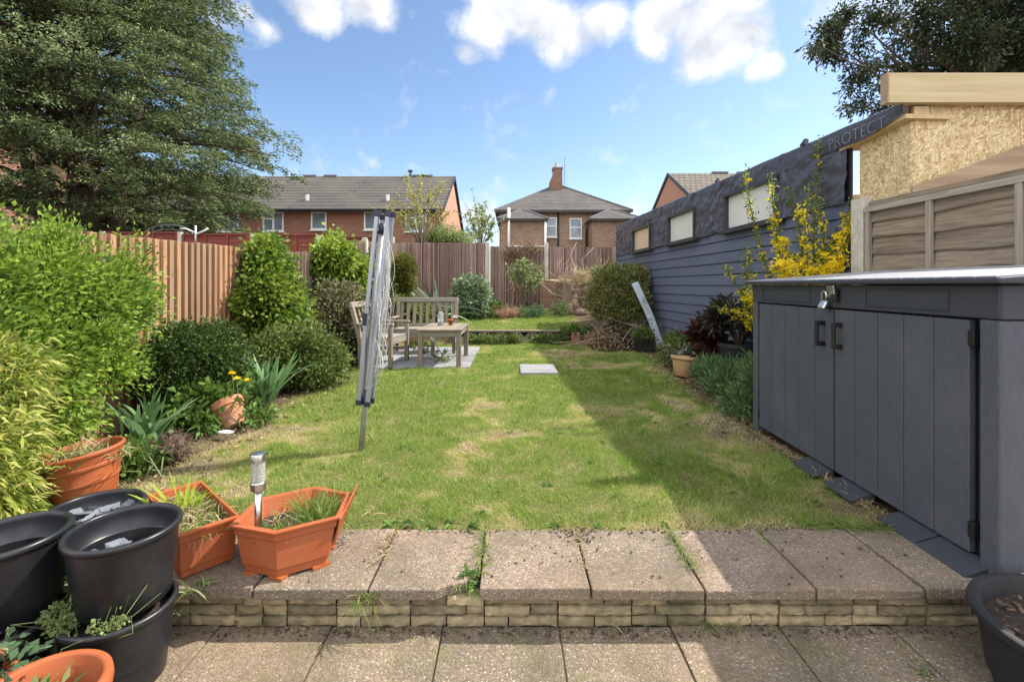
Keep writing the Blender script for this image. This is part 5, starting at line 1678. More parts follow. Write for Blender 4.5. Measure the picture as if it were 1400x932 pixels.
for i in range(60):
    s0 = Vector((rg.uniform(-.4, 1.2), rg.uniform(-.4, .2), rg.uniform(.7, 1.1))); e0 = s0 + Vector((rg.normal(.1, .3), rg.normal(0, .15), rg.uniform(.1, .75)))
    limb([s0, (s0 + e0) / 2 + Vector((rg.normal(0, .06), 0, 0)), e0], .012)
build_each(m, 'limb', MAT['limb'], T, smooth=True)
T = thing('straw_brush', 'dry straw coloured brush heaped beside the stump', 'brush pile', (2.05, 13.2, hz(0, 13.2)))
arr = [tuft((2.02 + R_.normal(0, .25), 13.2 + R_.normal(0, .15), 1.42 + R_.normal(0, .08)), 22, .32, .010, R_, .08, .9, .7) for _ in range(20)]
v, f = join_arr(arr); np_mesh('twigs', v, f, LEAF['straw'], T)
m = MB()
for i in range(14):
    a = Vector((2.05 + R_.normal(0, .2), 13.2 + R_.normal(0, .1), .5)); m.tube([a, a + Vector((R_.normal(0, .2), 0, .4)), a + Vector((R_.normal(0, .4), 0, .85))], [.014, .01, .005], 5)
m.build('stem', MAT['dead'], T)
m = MB(); m.ball((1.9, 13.1, hz(0, 13.1) + .06), .16, 10, 6, (1.2, .9, .7), .12); m.ball((2.28, 13.0, hz(0, 13) + .04), .11, 9, 6, (1.3, .9, .7), .12)
for o, lb in zip(build_each(m, 'cut_log', MAT['dead'], smooth=True), ('larger sawn log end lying at the foot of the stump', 'smaller sawn log end right of the other log below the stump')): setp(o, lb, 'log')

# boxy bush, brush under it
bl = [(2.12, 9.75, 1.10, .52, .50, .48), (2.50, 9.9, 1.12, .34, .45, .46), (1.95, 9.9, .92, .38, .4, .42), (2.3, 9.5, .85, .45, .3, .35), (2.10, 9.8, 1.45, .40, .40, .17), (2.52, 9.9, 1.48, .24, .3, .15)]
bclip = lambda p: p[:, 0] < 3.366 - .05 * p[:, 1] - .05
plant('clipped_bush', 'large boxy olive green clipped bush against the outbuilding', 'bush', (2.2, 9.8, .1), LEAF['boxy'], foliage_arrays(bl, 640, 52, .10, .05, .022, R_, up=.3, shell=.4, clip=bclip), shrub_stems((2.2, 9.8, .05), bl, R_, 16, .02, .15))
T = thing('brush_pile', 'heap of brown dead branches and leaves below the boxy bush', 'brush pile', (2.1, 9.3, 0))
pp = np.stack([R_.uniform(1.55, 2.75, 1500), R_.uniform(8.9, 9.8, 1500), R_.uniform(.0, .38, 1500) * R_.random(1500) ** .5], 1)
v, f = leaf_mesh(pp, R_.normal(size=(1500, 3)), R_.uniform(.05, .12, 1500), R_.uniform(.03, .07, 1500), R_); np_mesh('dead_leaves', v, f, LEAF['litter'], T)
m = MB()
for i in range(70):
    a = Vector((R_.uniform(1.5, 2.8), R_.uniform(8.9, 9.9), R_.uniform(.02, .4))); d = Vector((R_.normal(0, .25), R_.normal(0, .15), R_.normal(.08, .12))); m.tube([a - d, a + Vector((0, 0, .03)), a + d], [.012, .010, .004], 5)
m.build('branch', MAT['dead'], T)

# pale plank leaning over the bush
T = thing('leaning_plank', 'weathered pale plank leaning against the boxy bush', 'plank', (2.83, 9.0, 0))
a, b = Vector((2.78, 8.85, .06)), Vector((2.36, 9.15, 1.28)); mid = (a + b) / 2 + Vector((.05, 0, -.04))
m = MB(); m.beam(a, mid, .13, .03, (0, -1, .2)); m.beam(mid, b, .13, .03, (0, -1, .2)); m.build('board', MAT['whitep'], T, bevel=.004)
m = MB(); m.beam(a + Vector((.02, -.025, .04)), mid + Vector((.02, -.025, 0)), .02, .025, (0, -1, .2)); m.beam(mid + Vector((.02, -.025, 0)), b + Vector((.02, -.025, -.04)), .02, .025, (0, -1, .2)); m.box(mid + Vector((0, -.03, -.02)), (.12, .04, .05)); m.build('lip', MAT['whitep'], T)

# ================================================================== RIGHT BORDER
R_ = np.random.default_rng(71)
rclip = lambda p: p[:, 0] < 3.366 - .05 * p[:, 1] - .04


def square_pot(c, w, h, label):
    T = thing('plant_pot', label, 'plant pot', c, 'black square pots in the right border')
    c = Vector(c); a = w / 2; b = w * .38; t = .012
    m = MB()
    O = [(-1, -1), (1, -1), (1, 1), (-1, 1)]
    rings = [[(x * b, y * b, 0) for x, y in O], [(x * a, y * a, h) for x, y in O], [(x * (a + t), y * (a + t), h - .02) for x, y in O], [(x * (a + t), y * (a + t), h + .005) for x, y in O], [(x * (a - t), y * (a - t), h + .005) for x, y in O], [(x * (b - t), y * (b - t), .03) for x, y in O]]
    vs = [c + Vector(p) for r in rings for p in r]; fs = [(3, 2, 1, 0), (20, 21, 22, 23)]
    for i in (0, 2, 3, 4):
        for k in range(4): k2 = (k + 1) % 4; fs.append((4 * i + k, 4 * i + k2, 4 * i + 4 + k2, 4 * i + 4 + k))
    for k in range(4): k2 = (k + 1) % 4; fs.append((4 * 1 + k, 4 * 1 + k2, 4 * 2 + k2, 4 * 2 + k))
    m.add(vs, fs); m.build('body', MAT['rubber'], T, bevel=.004)
    s = MB(); q = a - t - .01; s.add([c + Vector((x * q, y * q, h - .04)) for x, y in O], [(0, 1, 2, 3)]); s.build('soil', MAT['soil'], T)


square_pot((2.28, 9.15, 0), .34, .30, 'larger black square plant pot under the brush pile')
square_pot((2.42, 8.75, 0), .30, .25, 'smaller black square plant pot at the foot of the leaning plank')
leafy('pot_weed', 'weeds growing from the black square pot', 'weed', [(2.42, 8.75, .32, .17, .17, .12)], 'shrub', 40, 18, .07, .06, .03, 72, (2.42, 8.75, .2), up=.4)
leafy('border_weed', 'tangled green weeds at the plank foot by the cladding', 'weed', [(2.82, 8.0, .18, .16, .4, .20), (2.66, 7.4, .16, .24, .4, .18)], 'shrub', 170, 26, .10, .06, .028, 73, (2.7, 8.0, 0), up=.3, clip=rclip, floor=0)
leafy('daisy_plant', 'low plant with pale white blossoms behind the tan pot', 'plant', [(2.55, 6.95, .17, .30, .25, .14)], 'varieg', 70, 24, .09, .05, .028, 74, (2.55, 6.95, 0), up=.3, floor=0)
T = thing('white_blossom', 'tiny white blossoms above the low plant behind the tan pot', 'flower', (2.5, 6.85, .2))
pp = np.repeat(np.array([[2.40 + .09 * i, 6.8 + .05 * math.sin(i * 2), .27 + .03 * math.sin(i * 1.7)] for i in range(6)]), 14, axis=0)
v, f = leaf_mesh(pp + R_.normal(0, .008, pp.shape), R_.normal(size=pp.shape) + np.array([0, 0, .5]), .035, .02, R_); np_mesh('petals', v, f, MAT['white'], T)
# tan glazed pot, tipped a little
T = thing('glazed_pot', 'tan glazed round pot with rolled rim standing at the lawn edge', 'plant pot', (0, 0, 0))
m = MB(); m.lathe([(0, 0), (.118, 0), (.128, .012), (.168, .20), (.172, .225), (.190, .228), (.194, .245), (.190, .262), (.176, .266), (.165, .258), (.160, .22), (.115, .05), (0, .05)], 40); m.build('body', MAT['tan'], T, smooth=True)
m = MB(); m.lathe([(0, .235), (.158, .225)], 30); m.build('soil', MAT['soil'], T)
T.location = (2.33, 6.45, .0); T.rotation_euler = (math.radians(-2), math.radians(6), 0)
# black pot with the bronze plant
T = thing('plant_pot', 'large black round pot behind the lavender next to the shed', 'plant pot', (2.80, 5.85, 0))
m = MB(); m.lathe([(0, 0), (.17, 0), (.185, .01), (.235, .44), (.25, .445), (.255, .47), (.25, .50), (.236, .505), (.225, .47), (.21, .40), (0, .40)], 40, (2.80, 5.85, 0.02)); o = m.build('body', MAT['rubber'], T, smooth=True); smooth_angle(o)
m = MB(); m.lathe([(0, .46), (.222, .455)], 30, (2.80, 5.85, 0.0)); m.build('soil', MAT['soil'], T)
st = MB()
bl = []
for i in range(13):
    a = R_.uniform(0, 6.28); e = np.array([2.80 + .28 * math.cos(a) * R_.random(), 5.85 + .25 * math.sin(a), R_.uniform(.72, 1.02)])
    st.tube([(2.80, 5.85, .45), np.array([2.80, 5.85, .5]) * .5 + e * .5 + np.array([0, 0, .06]), e], [.016, .012, .006], 6); bl.append(tuple(e) + (.10, .10, .09))
plant('bronze_plant', 'dark bronze leaved plant in the large black round pot', 'plant', (2.80, 5.85, .45), LEAF['darkp'], foliage_arrays(bl, 110, 22, .07, .10, .03, R_, up=.4, shell=.8), st)
bl = [(2.54, 6.3, .60, .11, .11, .07), (2.66, 6.25, .46, .12, .12, .12), (2.72, 6.35, .30, .12, .12, .15)]
plant('maroon_plant', 'dark maroon leaved plant with redder shoot tips', 'plant', (2.62, 6.3, 0), LEAF['maroon'], foliage_arrays(bl, 90, 24, .09, .11, .04, R_, up=.4, shell=.6), shrub_stems((2.62, 6.3, 0), bl, R_, 8))
bl = [(2.42, 5.65, .15, .24, .26, .17), (2.52, 5.25, .17, .22, .26, .18), (2.38, 5.25, .10, .20, .22, .12), (2.5, 5.85, .15, .22, .2, .14)]
T = thing('lavender_bush', 'bushy grey green lavender between tan pot and shed', 'lavender', (2.45, 5.45, 0))
pp = []
for b in bl:
    k = 210; d = sphere_pts(k, R_); d[:, 2] = np.abs(d[:, 2]); pp.append(np.array(b[:3]) + d * np.array(b[3:]) * R_.uniform(.55, 1.1, (k, 1)))
pp = np.concatenate(pp); n = len(pp)
pp6 = np.repeat(pp, 9, axis=0); off = R_.normal(0, .035, pp6.shape)
v, f = leaf_mesh(pp6 + off, off * 14 + np.array([0, 0, .8]) + R_.normal(0, .35, pp6.shape), .075 * R_.uniform(.6, 1.3, len(pp6)), .013, R_); np_mesh('foliage', v, f, LEAF['lav'], T)
shrub_stems((2.45, 5.45, 0), bl, R_, 16, .006, .12).build('stem', MAT['stem'], T)
leafy('feathery_plant', 'taller feathery green plant right against the shed corner', 'plant', [(2.38, 4.55, .26, .16, .2, .26), (2.25, 4.5, .12, .2, .2, .14)], 'lav', 90, 26, .08, .09, .014, 75, (2.35, 4.55, 0), up=.7, floor=0)
T = thing('leaf_litter', 'dry leaves and clippings scattered over the soil by the shed', 'leaf litter', (2.2, 4.6, 0)); T['kind'] = 'stuff'
xx = np.concatenate([R_.uniform(1.95, 2.9, 900), R_.normal(-2.35, .22, 500), R_.uniform(2.0, 2.7, 300)]); yy = np.concatenate([R_.uniform(4.1, 6.2, 900), R_.uniform(2.6, 7, 500), R_.uniform(6, 8.6, 300)])
pp = np.stack([xx, yy, gz(xx, yy) + .012 + R_.uniform(0, .02, len(xx))], 1)
d = R_.normal(size=pp.shape); d[:, 2] *= .25
v, f = leaf_mesh(pp, d, R_.uniform(.02, .06, len(pp)), R_.uniform(.008, .028, len(pp)), R_, .2); np_mesh('dead_leaves', v, f, LEAF['litter'], T)

# forsythia trained between shed and outbuilding
T = thing('forsythia', 'yellow flowering forsythia with tall arching shoots behind the shed', 'forsythia', (2.70, 4.55, 0))
bp = Vector((2.72, 4.62, .3))
rods = [  # (px,py) knots from base to tip, distance, yellow share
    ([(1085, 440), (1062, 400), (1042, 350), (1030, 300), (1022, 262), (1019, 232)], 4.75, .30),
    ([(1090, 440), (1078, 400), (1066, 350), (1060, 310), (1056, 275), (1055, 238)], 4.6, .60),
    ([(1100, 440), (1088, 380), (1072, 345), (1062, 325), (1055, 300)], 4.55, .95),
    ([(1110, 440), (1112, 380), (1112, 330), (1115, 270), (1118, 230), (1120, 192)], 4.65, .25),
    ([(1108, 440), (1104, 370), (1100, 320), (1103, 285), (1106, 255)], 4.45, .80),
    ([(1120, 440), (1128, 370), (1124, 310), (1117, 275)], 4.5, .75),
    ([(1130, 440), (1146, 360), (1158, 325), (1165, 300), (1166, 274)], 4.40, .95),
    ([(1128, 430), (1140, 362), (1146, 345), (1156, 318), (1164, 290)], 4.35, .90),
    ([(1120, 430), (1105, 385), (1085, 352), (1070, 336)], 4.4, 1.0),
    ([(1110, 430), (1092, 390), (1078, 362), (1066, 365), (1050, 372)], 4.35, .95),
    ([(1085, 445), (1050, 410), (1035, 395), (1026, 372), (1020, 345)], 4.85, .55),
    ([(1080, 450), (1045, 425), (1025, 415), (1012, 398), (1000, 378), (991, 362)], 4.95, .45),
    ([(1085, 455), (1040, 430), (1022, 425), (1018, 400), (1022, 365), (1026, 335)], 5.0, .35),
    ([(1080, 455), (1040, 425), (1030, 400), (1026, 380)], 4.7, 1.0),
    ([(1075, 460), (1030, 440), (1015, 432), (990, 423), (975, 418)], 5.2, .5),
    ([(1100, 440), (1096, 330), (1090, 295), (1082, 275), (1076, 258)], 4.75, .05),
    ([(1120, 420), (1125, 345), (1140, 330), (1155, 318), (1166, 312)], 4.5, .1),
    ([(1120, 400), (1126, 350), (1140, 335), (1150, 322)], 4.5, .6),
    ([(1110, 430), (1120, 385), (1135, 370), (1150, 350), (1160, 338)], 4.4, .9),
    ([(1075, 455), (1040, 435), (1030, 430), (1024, 440)], 4.8, 1.0),
]
st = MB(); YP, GP = [], []
for knots, Yd, share in rods:
    pts = [Vector(bp)] + [P(x, y, Yd - .0 * i) for i, (x, y) in enumerate(knots)]
    st.tube(pts, [.014] + [.010 * (1 - .75 * i / len(knots)) for i in range(len(knots))], 6)
    for a, b in zip(pts[1:-1], pts[2:]):
        L = (b - a).length; k = max(4, int(L / .014))
        for s in np.linspace(0, 1, k):
            p = np.array(a.lerp(b, s)); h = (pts.index(a) - 1 + s) / (len(pts) - 2)
            u = R_.random()
            yel = share * (1.35 - 1.15 * h ** 1.5)
            for _ in range(2):
                q2 = p + R_.normal(0, .022, 3)
                if R_.random() < yel * .75: YP.append(q2)
                if R_.random() < (1.05 - yel * .7): GP.append(q2)
    for _ in range(int(7 * share)):
        i = R_.integers(1, max(2, len(pts) // 2 + 1)); c0 = np.array(pts[i].lerp(pts[i + 1], R_.random())) + R_.normal(0, .03, 3)
        for _ in range(13): YP.append(c0 + R_.normal(0, .030, 3))
st.build('stem', MAT['stem'], T, smooth=True)
YP = np.repeat(np.array(YP), 4, axis=0); v, f = leaf_mesh(YP, R_.normal(size=YP.shape), R_.uniform(.026, .042, len(YP)), .015, R_); np_mesh('flower', v, f, LEAF['yellow'], T)
GP = np.repeat(np.array(GP), 2, axis=0) + R_.normal(0, .008, (2 * len(GP), 3)); v, f = leaf_mesh(GP, R_.normal(size=GP.shape) + np.array([0, 0, .5]), R_.uniform(.025, .05, len(GP)), .016, R_); np_mesh('leaf', v, f, LEAF['climber'], T)

# ================================================================== EDGING AND PAVING IN THE LAWN
T = thing('concrete_edging', 'low pierced concrete edging holding back the upper lawn', 'edging', (0, 10.27, 0))
m = MB()
x = -1.25; n_ = 7; wd = 2.36 / n_
zt = .235
m.box((-1.25 + 1.18, 10.27, zt + .012), (2.40, .13, .035)); m.box((-1.25 + 1.18, 10.27, .02), (2.40, .10, .05))
for i in range(n_ + 1): m.box((x + i * wd, 10.27, zt / 2), (.045, .10, zt))
for i in range(n_):
    a = x + i * wd; m.beam((a + .02, 10.27, zt), (a + wd / 2, 10.27, .05), .07, .028, (0, 1, 0)); m.beam((a + wd / 2, 10.272, .05), (a + wd - .02, 10.272, zt), .07, .028, (0, 1, 0))
m.build('pierced_block', MAT['fence_edge'], T, bevel=.004)
m = MB(); m.box((-.07, 10.38, .1), (2.4, .06, .26)); m.build('backing', MAT['soil'], T)
for i, (x, w, h, lb) in enumerate(((1.36, .18, .22, 'small upright red block set beside the concrete edging'), (1.72, .36, .20, 'wider red block at the right end of the concrete edging'))):
    m = MB(); m.box((x, 10.2, h / 2), (w, .12, h), jit=.01); o = m.build('edging_block', plain('red_block', (0.36, 0.15, 0.11), .9, var=.25, scale=12, bmp=.4), bevel=.008); setp(o, lb, 'block')
leafy('edging_weed', 'green weeds growing in front of the pierced edging', 'weed', [(-.72, 10.05, .06, .22, .08, .08), (.05, 10.05, .08, .14, .08, .10), (-.3, 10.05, .06, .3, .1, .07), (.75, 10.08, .06, .3, .1, .08)], 'shrub', 120, 22, .07, .06, .03, 81, (-.3, 10.05, 0), up=.4, floor=0)
leafy('edging_ivy', 'dark ivy around the red blocks by the edging', 'ivy', [(2.1, 10.1, .14, .28, .2, .16), (1.1, 10.2, .14, .12, .1, .12), (1.5, 10.3, .26, .4, .1, .06)], 'leafy', 80, 24, .08, .06, .045, 82, (2.0, 10.1, 0), up=.2, floor=0)
m = MB(); m.box((.38, 6.92, .006), (.52, .72, .04)); o = m.build('paving_slab', MAT['slab_grey'], bevel=.004)
setp(o, 'single pale grey paving slab lying in the lawn', 'paving slab')
m = MB()
for i in range(4):
    for j in range(4):
        m.box((-2.22 + .4 * i + .19, 7.08 + .6 * j + .3, -.012 + random.uniform(-.003, .003)), (.39, .585, .04), jit=.003)
o = m.build('table_paving', MAT['slab_grey'], bevel=.003); setp(o, kind='structure')

# ================================================================== GARDEN FURNITURE
# table
T = thing('wooden_table', 'weathered slatted wooden garden table on the small paved square', 'table', (-1.08, 7.75, 0))
x0, x1, y0, y1, zt = -1.43, -.745, 7.08, 8.32, .57
m = MB(); k = 6; w = (x1 - x0) / k
for i in range(k): m.box((x0 + (i + .5) * w, (y0 + y1) / 2, zt - .011), (w - .008, y1 - y0, .022))
m.build('tabletop', MAT['bench'], T, bevel=.003)
m = MB()
m.box(((x0 + x1) / 2, y0 + .05, zt - .065), (x1 - x0 - .17, .025, .085)); m.box(((x0 + x1) / 2, y1 - .05, zt - .065), (x1 - x0 - .17, .025, .085))
m.box((x0 + .05, (y0 + y1) / 2, zt - .065), (.025, y1 - y0 - .17, .085)); m.box((x1 - .05, (y0 + y1) / 2, zt - .065), (.025, y1 - y0 - .17, .085))
m.build('apron', MAT['bench_h'], T, bevel=.003)
for lx in (x0 + .055, x1 - .055):
    for ly in (y0 + .055, y1 - .055):
        m = MB(); m.box((lx, ly, (zt - .024) / 2), (.07, .07, zt - .024)); m.build('leg', MAT['bench'], T, bevel=.004)


def bench(w, label, cat, nslat, name, seat_h=.42, back_h=.98, dep=.52):
    """local frame: width along x, sitter faces -y"""
    T = thing(name, label, cat, (0, 0, 0))
    a = w / 2
    for sx_ in (-1, 1):
        m = MB(); m.box((sx_ * (a - .03), -dep / 2, .31), (.06, .06, .62)); m.build('leg', MAT['bench'], T, bevel=.004)
        m = MB(); m.beam((sx_ * (a - .03), dep / 2 - .06, 0), (sx_ * (a - .03), dep / 2 - .04, seat_h), .06, .06, (0, 1, 0)); m.beam((sx_ * (a - .03), dep / 2 - .04, seat_h), (sx_ * (a - .03), dep / 2 + .10, back_h - .03), .058, .058, (0, 1, 0)); m.build('leg', MAT['bench'], T, bevel=.004)
        m = MB(); m.box((sx_ * (a - .03), -.02, .635), (.085, dep + .06, .028)); m.build('armrest', MAT['bench_h'], T, bevel=.005)
        m = MB(); m.box((sx_ * (a - .03), 0, .20), (.035, dep - .1, .05)); m.build('side_rail', MAT['bench_h'], T)
    m = MB(); k = 6
    for i in range(k): m.box((0, -dep / 2 + .03 + i * (dep - .08) / (k - 1), seat_h + .012), (w - .13, .07, .022))
    m.box((0, -dep / 2 + .01, seat_h - .05), (w - .12, .03, .09)); m.box((0, dep / 2 - .06, seat_h - .05), (w - .12, .03, .09))
    m.build('seat', MAT['bench_h'], T, bevel=.003)
    R = Euler((-.24, 0, 0)).to_matrix()
    m = MB()
    for i in range(nslat):
        x = -a + .10 + (w - .2) * i / (nslat - 1)
        m.beam((x, dep / 2 - .03, seat_h + .03), (x, dep / 2 + .10, back_h - .07), .062, .018, (0, -1, 0))
    m.build('back_slats', MAT['bench'], T, bevel=.002)
    m = MB(); m.box((0, dep / 2 + .098, back_h - .04), (w + .02, .05, .09), rot=R); m.build('top_rail', MAT['bench_h'], T, bevel=.01)
    m = MB(); m.box((0, dep / 2 - .025, seat_h + .06), (w - .1, .03, .05)); m.build('lower_rail', MAT['bench_h'], T)
    return T


b = bench(1.16, 'weathered two seat wooden bench behind the table', 'bench', 9, 'garden_bench'); b.location = (-1.60, 8.75, .012); b.rotation_euler.z = math.radians(2)
b = bench(.74, 'weathered wooden armchair facing the table from the left', 'chair', 5, 'garden_chair', back_h=.96); b.location = (-2.02, 7.45, .012); b.rotation_euler.z = math.radians(82)
# things on the table
T = thing('glass_jar', 'clear glass jar standing on the wooden table', 'jar', (-1.17, 7.78, .57))
m = MB(); m.lathe([(0, .003), (.048, .003), (.05, .02), (.05, .17), (.036, .20), (.038, .225), (.034, .225), (.032, .20), (.046, .168), (.046, .01), (0, .008)], 20, (-1.17, 7.78, .572))
gm, nt, bs, out = new_mat('clear_glass'); bs.inputs['Transmission Weight'].default_value = .85; bs.inputs['Roughness'].default_value = .08; bs.inputs['Base Color'].default_value = (.86, .90, .90, 1); bs.inputs['IOR'].default_value = 1.2
m.build('body', gm, T, smooth=True)
m = MB(); m.tube([(-1.17, 7.78, .58), (-1.165, 7.78, .64)], .03, 10); m.build('contents', MAT['lead'], T)
T = thing('small_pot', 'tiny orange terracotta pot on the wooden table', 'plant pot', (-1.02, 7.9, .57))
m = MB(); m.lathe([(0, 0), (.03, 0), (.042, .07), (.048, .07), (.048, .095), (.042, .095), (.038, .06), (0, .055)], 20, (-1.02, 7.9, .572)); m.build('body', MAT['terra'], T, smooth=True)
T = thing('solar_stake_light', 'white topped solar stake light tilted under the table', 'solar light', (-1.15, 7.75, 0))
a, b = Vector((-1.08, 7.7, .01)), Vector((-1.28, 7.85, .30)); d = (b - a).normalized()
m = MB(); m.tube([a, b], .008, 8); m.build('stake', MAT['galv'], T); m = MB(); m.tube([b, b + d * .03, b + d * .09, b + d * .11], [.02, .034, .034, .01], 12); m.build('head', MAT['white'], T, smooth=True)
leafy('paving_weed', 'small weeds under the wooden table', 'weed', [(-1.12, 7.55, .10, .1, .1, .12), (-1.7, 8.6, .12, .2, .15, .12)], 'shrub', 30, 16, .05, .05, .022, 83, (-1.12, 7.55, 0), up=.4, floor=0)

# ================================================================== ROTARY DRYER
T = thing('rotary_dryer', 'folded silver rotary clothes dryer leaning slightly on the lawn', 'clothes dryer', (-1.146, 3.6, 0))
Pb, Pt = Vector((-1.146, 3.6, -.05)), Vector((-.985, 3.62, 1.70))
ax = (Pt - Pb).normalized(); at = lambda z: Pb + ax * ((z + .05) / ax.z)
m = MB(); m.tube([Pb, at(.42), at(1.0), at(1.66)], .021, 14); m.build('pole', MAT['galv'], T, smooth=True)
m = MB(); m.tube([at(.33), at(.35), at(.38), at(.44)], [.026, .034, .036, .03], 12); m.tube([at(1.62), at(1.70)], [.03, .026], 12); m.build('hub', MAT['navy'], T, smooth=True)
arms = [((-.050, -.03), (-.045, -.035), .36, 1.755), ((-.030, .035), (-.018, .04), .36, 1.74), ((.030, -.038), (.048, -.03), .35, 1.755), ((.042, .03), (.072, .035), .36, 1.76)]
for k, ((ux, uy), (vx, vy), za, zb_) in enumerate(arms):
    a = at(za) + Vector((ux * .85, uy, 0)); b = at(zb_) + Vector((vx * .85, vy, 0))
    mid = (a + b) / 2 + Vector((ux * .15, 0, 0))
    m = MB(); m.beam(a, mid, .033, .024, (0, 1, 0)); m.beam(mid, b, .031, .024, (0, 1, 0)); arm = m.build('arm', MAT['alu'], T, bevel=.005)
    d = (b - a).normalized()
    m = MB(); m.beam(b - d * .01, b + d * .035, .044, .029, (0, 1, 0)); m.beam(a - d * .03, a + d * .012, .045, .029, (0, 1, 0)); build_each(m, 'end_cap', MAT['navy'], arm, bevel=.006)
    s0 = at(.40 + .02 * k) + Vector((ux * .5, uy * .6, 0)); s1 = at(1.02) + Vector((ux * .9, uy * 1.3, 0))
    m = MB(); m.tube([s0, s1], .008, 6); m.build('strut', MAT['alu'], T)
m = MB(); m.beam(at(.93) + Vector((-.052, -.052, 0)), at(1.02) + Vector((-.05, -.054, 0)), .03, .012, (0, 1, 0)); m.build('joint', MAT['navy'], T)
m = MB(); rg = np.random.default_rng(12)
for i in range(34):
    s = i / 33
    z_top = 1.66 - .95 * s + rg.normal(0, .03); z_low = z_top - rg.uniform(.28, .62) * (1 - .25 * s)
    z_low = max(z_low, .46 + .2 * rg.random())
    sag = rg.uniform(.055, .15) * (1 - .15 * abs(s - .6)); yo = rg.normal(.0, .05)
    p0 = at(z_top) + Vector((.055 + rg.normal(0, .012), -.03 + yo * .4, 0)); p3 = at(z_low) + Vector((.02 + rg.normal(0, .02), -.04 + yo * .4, 0))
    p1 = p0.lerp(p3, .38) + Vector((sag * .85, yo - .02, -.03)); p2 = p0.lerp(p3, .85) + Vector((sag, yo - .02, -.05))
    pts = [((1 - u) ** 3) * p0 + 3 * u * (1 - u) ** 2 * p1 + 3 * u * u * (1 - u) * p2 + u ** 3 * p3 for u in [j / 9 for j in range(10)]]
    m.tube(pts, .0016, 4)
for i in range(12):
    a = at(1.70 - .02 * i) + Vector((.06, -.03 + rg.normal(0, .02), 0)); b = at(.55 + .05 * i) + Vector((.07 + rg.normal(0, .012), rg.normal(0, .04) - .02, 0)); m.tube([a, (a + b) / 2 + Vector((.025, 0, -.02)), b], .0016, 4)
m.build('washing_line', MAT['cord'], T)

# ================================================================== FOREGROUND POTS
def nursery_pot(label, loc, group='black round nursery pots stacked on the patio'):
    T = thing('nursery_pot', label, 'plant pot', (0, 0, 0), group)
    m = MB()
    m.lathe([(0, 0), (.132, 0), (.138, .008), (.148, .10), (.151, .102), (.164, .245), (.167, .247), (.1675, .258), (.1655, .262), (.1555, .258), (.1545, .248), (.148, .192), (.142, .188), (.131, .03), (0, .03)], 56)
    o = m.build('body', MAT['blackp'], T, smooth=True); smooth_angle(o, 50)
    m = MB()
    m.lathe([(.164, .247), (.172, .250), (.1755, .258), (.175, .268), (.170, .273), (.162, .273), (.1565, .268), (.156, .256)], 56)
    o = m.build('rim', MAT['blackp'], T, smooth=True)
    T.location = loc
    return T


pr = nursery_pot('lower black nursery pot of the front stack beside the step', (-1.405, 1.70, PATIO))
def pot_copy(label, loc, rot=(0, 0, 0), sc=1.0):
    c = copy_tree(pr); c['label'] = label; c.location = loc; c.rotation_euler = rot; c.scale = (sc, sc, sc); return c


pot_copy('upper black nursery pot standing in the lower one, with slate chips inside', (-1.410, 1.735, .088), (math.radians(1), math.radians(-1), 1.0))
pot_copy('upper black nursery pot at the left edge of the photo', (-1.765, 1.665, .080), (math.radians(-1.5), 0, 2.0), 1.03)
pot_copy('lower black nursery pot at the left edge, under another pot', (-1.755, 1.64, PATIO), (0, 0, 2.6), 1.0)
pot_copy('black nursery pot on the bed half filled with slate pieces', (-1.86, 2.13, -.03), (0, 0, .6), 1.02)


def slate_heap(name, c, r, n, label, seed, sizes=(.02, .05)):
    rg = np.random.default_rng(seed); m = MB()
    for i in range(n):
        a = rg.uniform(0, 6.28); q = r * math.sqrt(rg.random()); s = rg.uniform(*sizes)
        m.box((c[0] + q * math.cos(a), c[1] + q * math.sin(a), c[2] + rg.uniform(-.01, .022)), (s * 1.5, s, s * .35), rot=(rg.normal(0, .35), rg.normal(0, .35), rg.uniform(0, 3)), jit=s * .16)
    o = m.build(name, MAT['slate']); return setp(o, label, 'slate chips', kind='stuff')


slate_heap('slate_chippings', (-1.86, 2.13, .165), .13, 90, 'broken grey slate pieces filling the black pot on the bed', 1)
slate_heap('slate_chippings', (-1.40, 1.75, .225), .125, 34, 'few grey slate pieces lying inside the upper black pot', 2)
for (c, r, lb) in (((-1.41, 1.735, .215), .14, 'dark soil inside the upper black pot of the front stack'), ((-1.765, 1.665, .19), .14, 'dark soil inside the left upper black pot'), ((-1.405, 1.70, .04), .148, 'dark soil inside the lower black pot of the front stack'), ((-1.755, 1.64, .04), .146, 'dark soil inside the left lower black pot'), ((-1.86, 2.13, .155), .14, 'dark soil beneath the slate pieces in the pot')):
    m = MB(); m.lathe([(0, .004), (r * .6, .006), (r, 0)], 30, c); o = m.build('pot_soil', MAT['soil']); setp(o, lb, 'soil', kind='stuff')
m = MB(); m.beam((-1.80, 1.62, .205), (-1.74, 1.60, .24), .010, .003); o = m.build('plant_label', MAT['post']); setp(o, 'pale stick label in the left upper black pot', 'plant label')
rg = np.random.default_rng(33)
leafy('pot_weed', 'tiny seedlings along the rim of the lower black pot', 'weed', [(-1.355, 1.575, .10, .05, .02, .015), (-1.32, 1.59, .105, .03, .015, .015)], 'pale', 18, 9, .012, .012, .010, 84, (-1.35, 1.58, .05), up=.5)
leafy('pot_weed', 'clump of small weeds spilling at the left side of the lower black pot', 'weed', [(-1.535, 1.62, .10, .045, .04, .03), (-1.50, 1.585, .09, .04, .02, .02)], 'pale', 34, 12, .016, .017, .013, 85, (-1.53, 1.62, .05), up=.5)
leafy('gap_weed', 'light green weeds in the gap between the black pots', 'weed', [(-1.60, 1.80, .14, .03, .05, .14), (-1.62, 1.85, .0, .04, .05, .12)], 'pale', 70, 16, .03, .035, .012, 86, (-1.6, 1.8, -.18), up=.4)

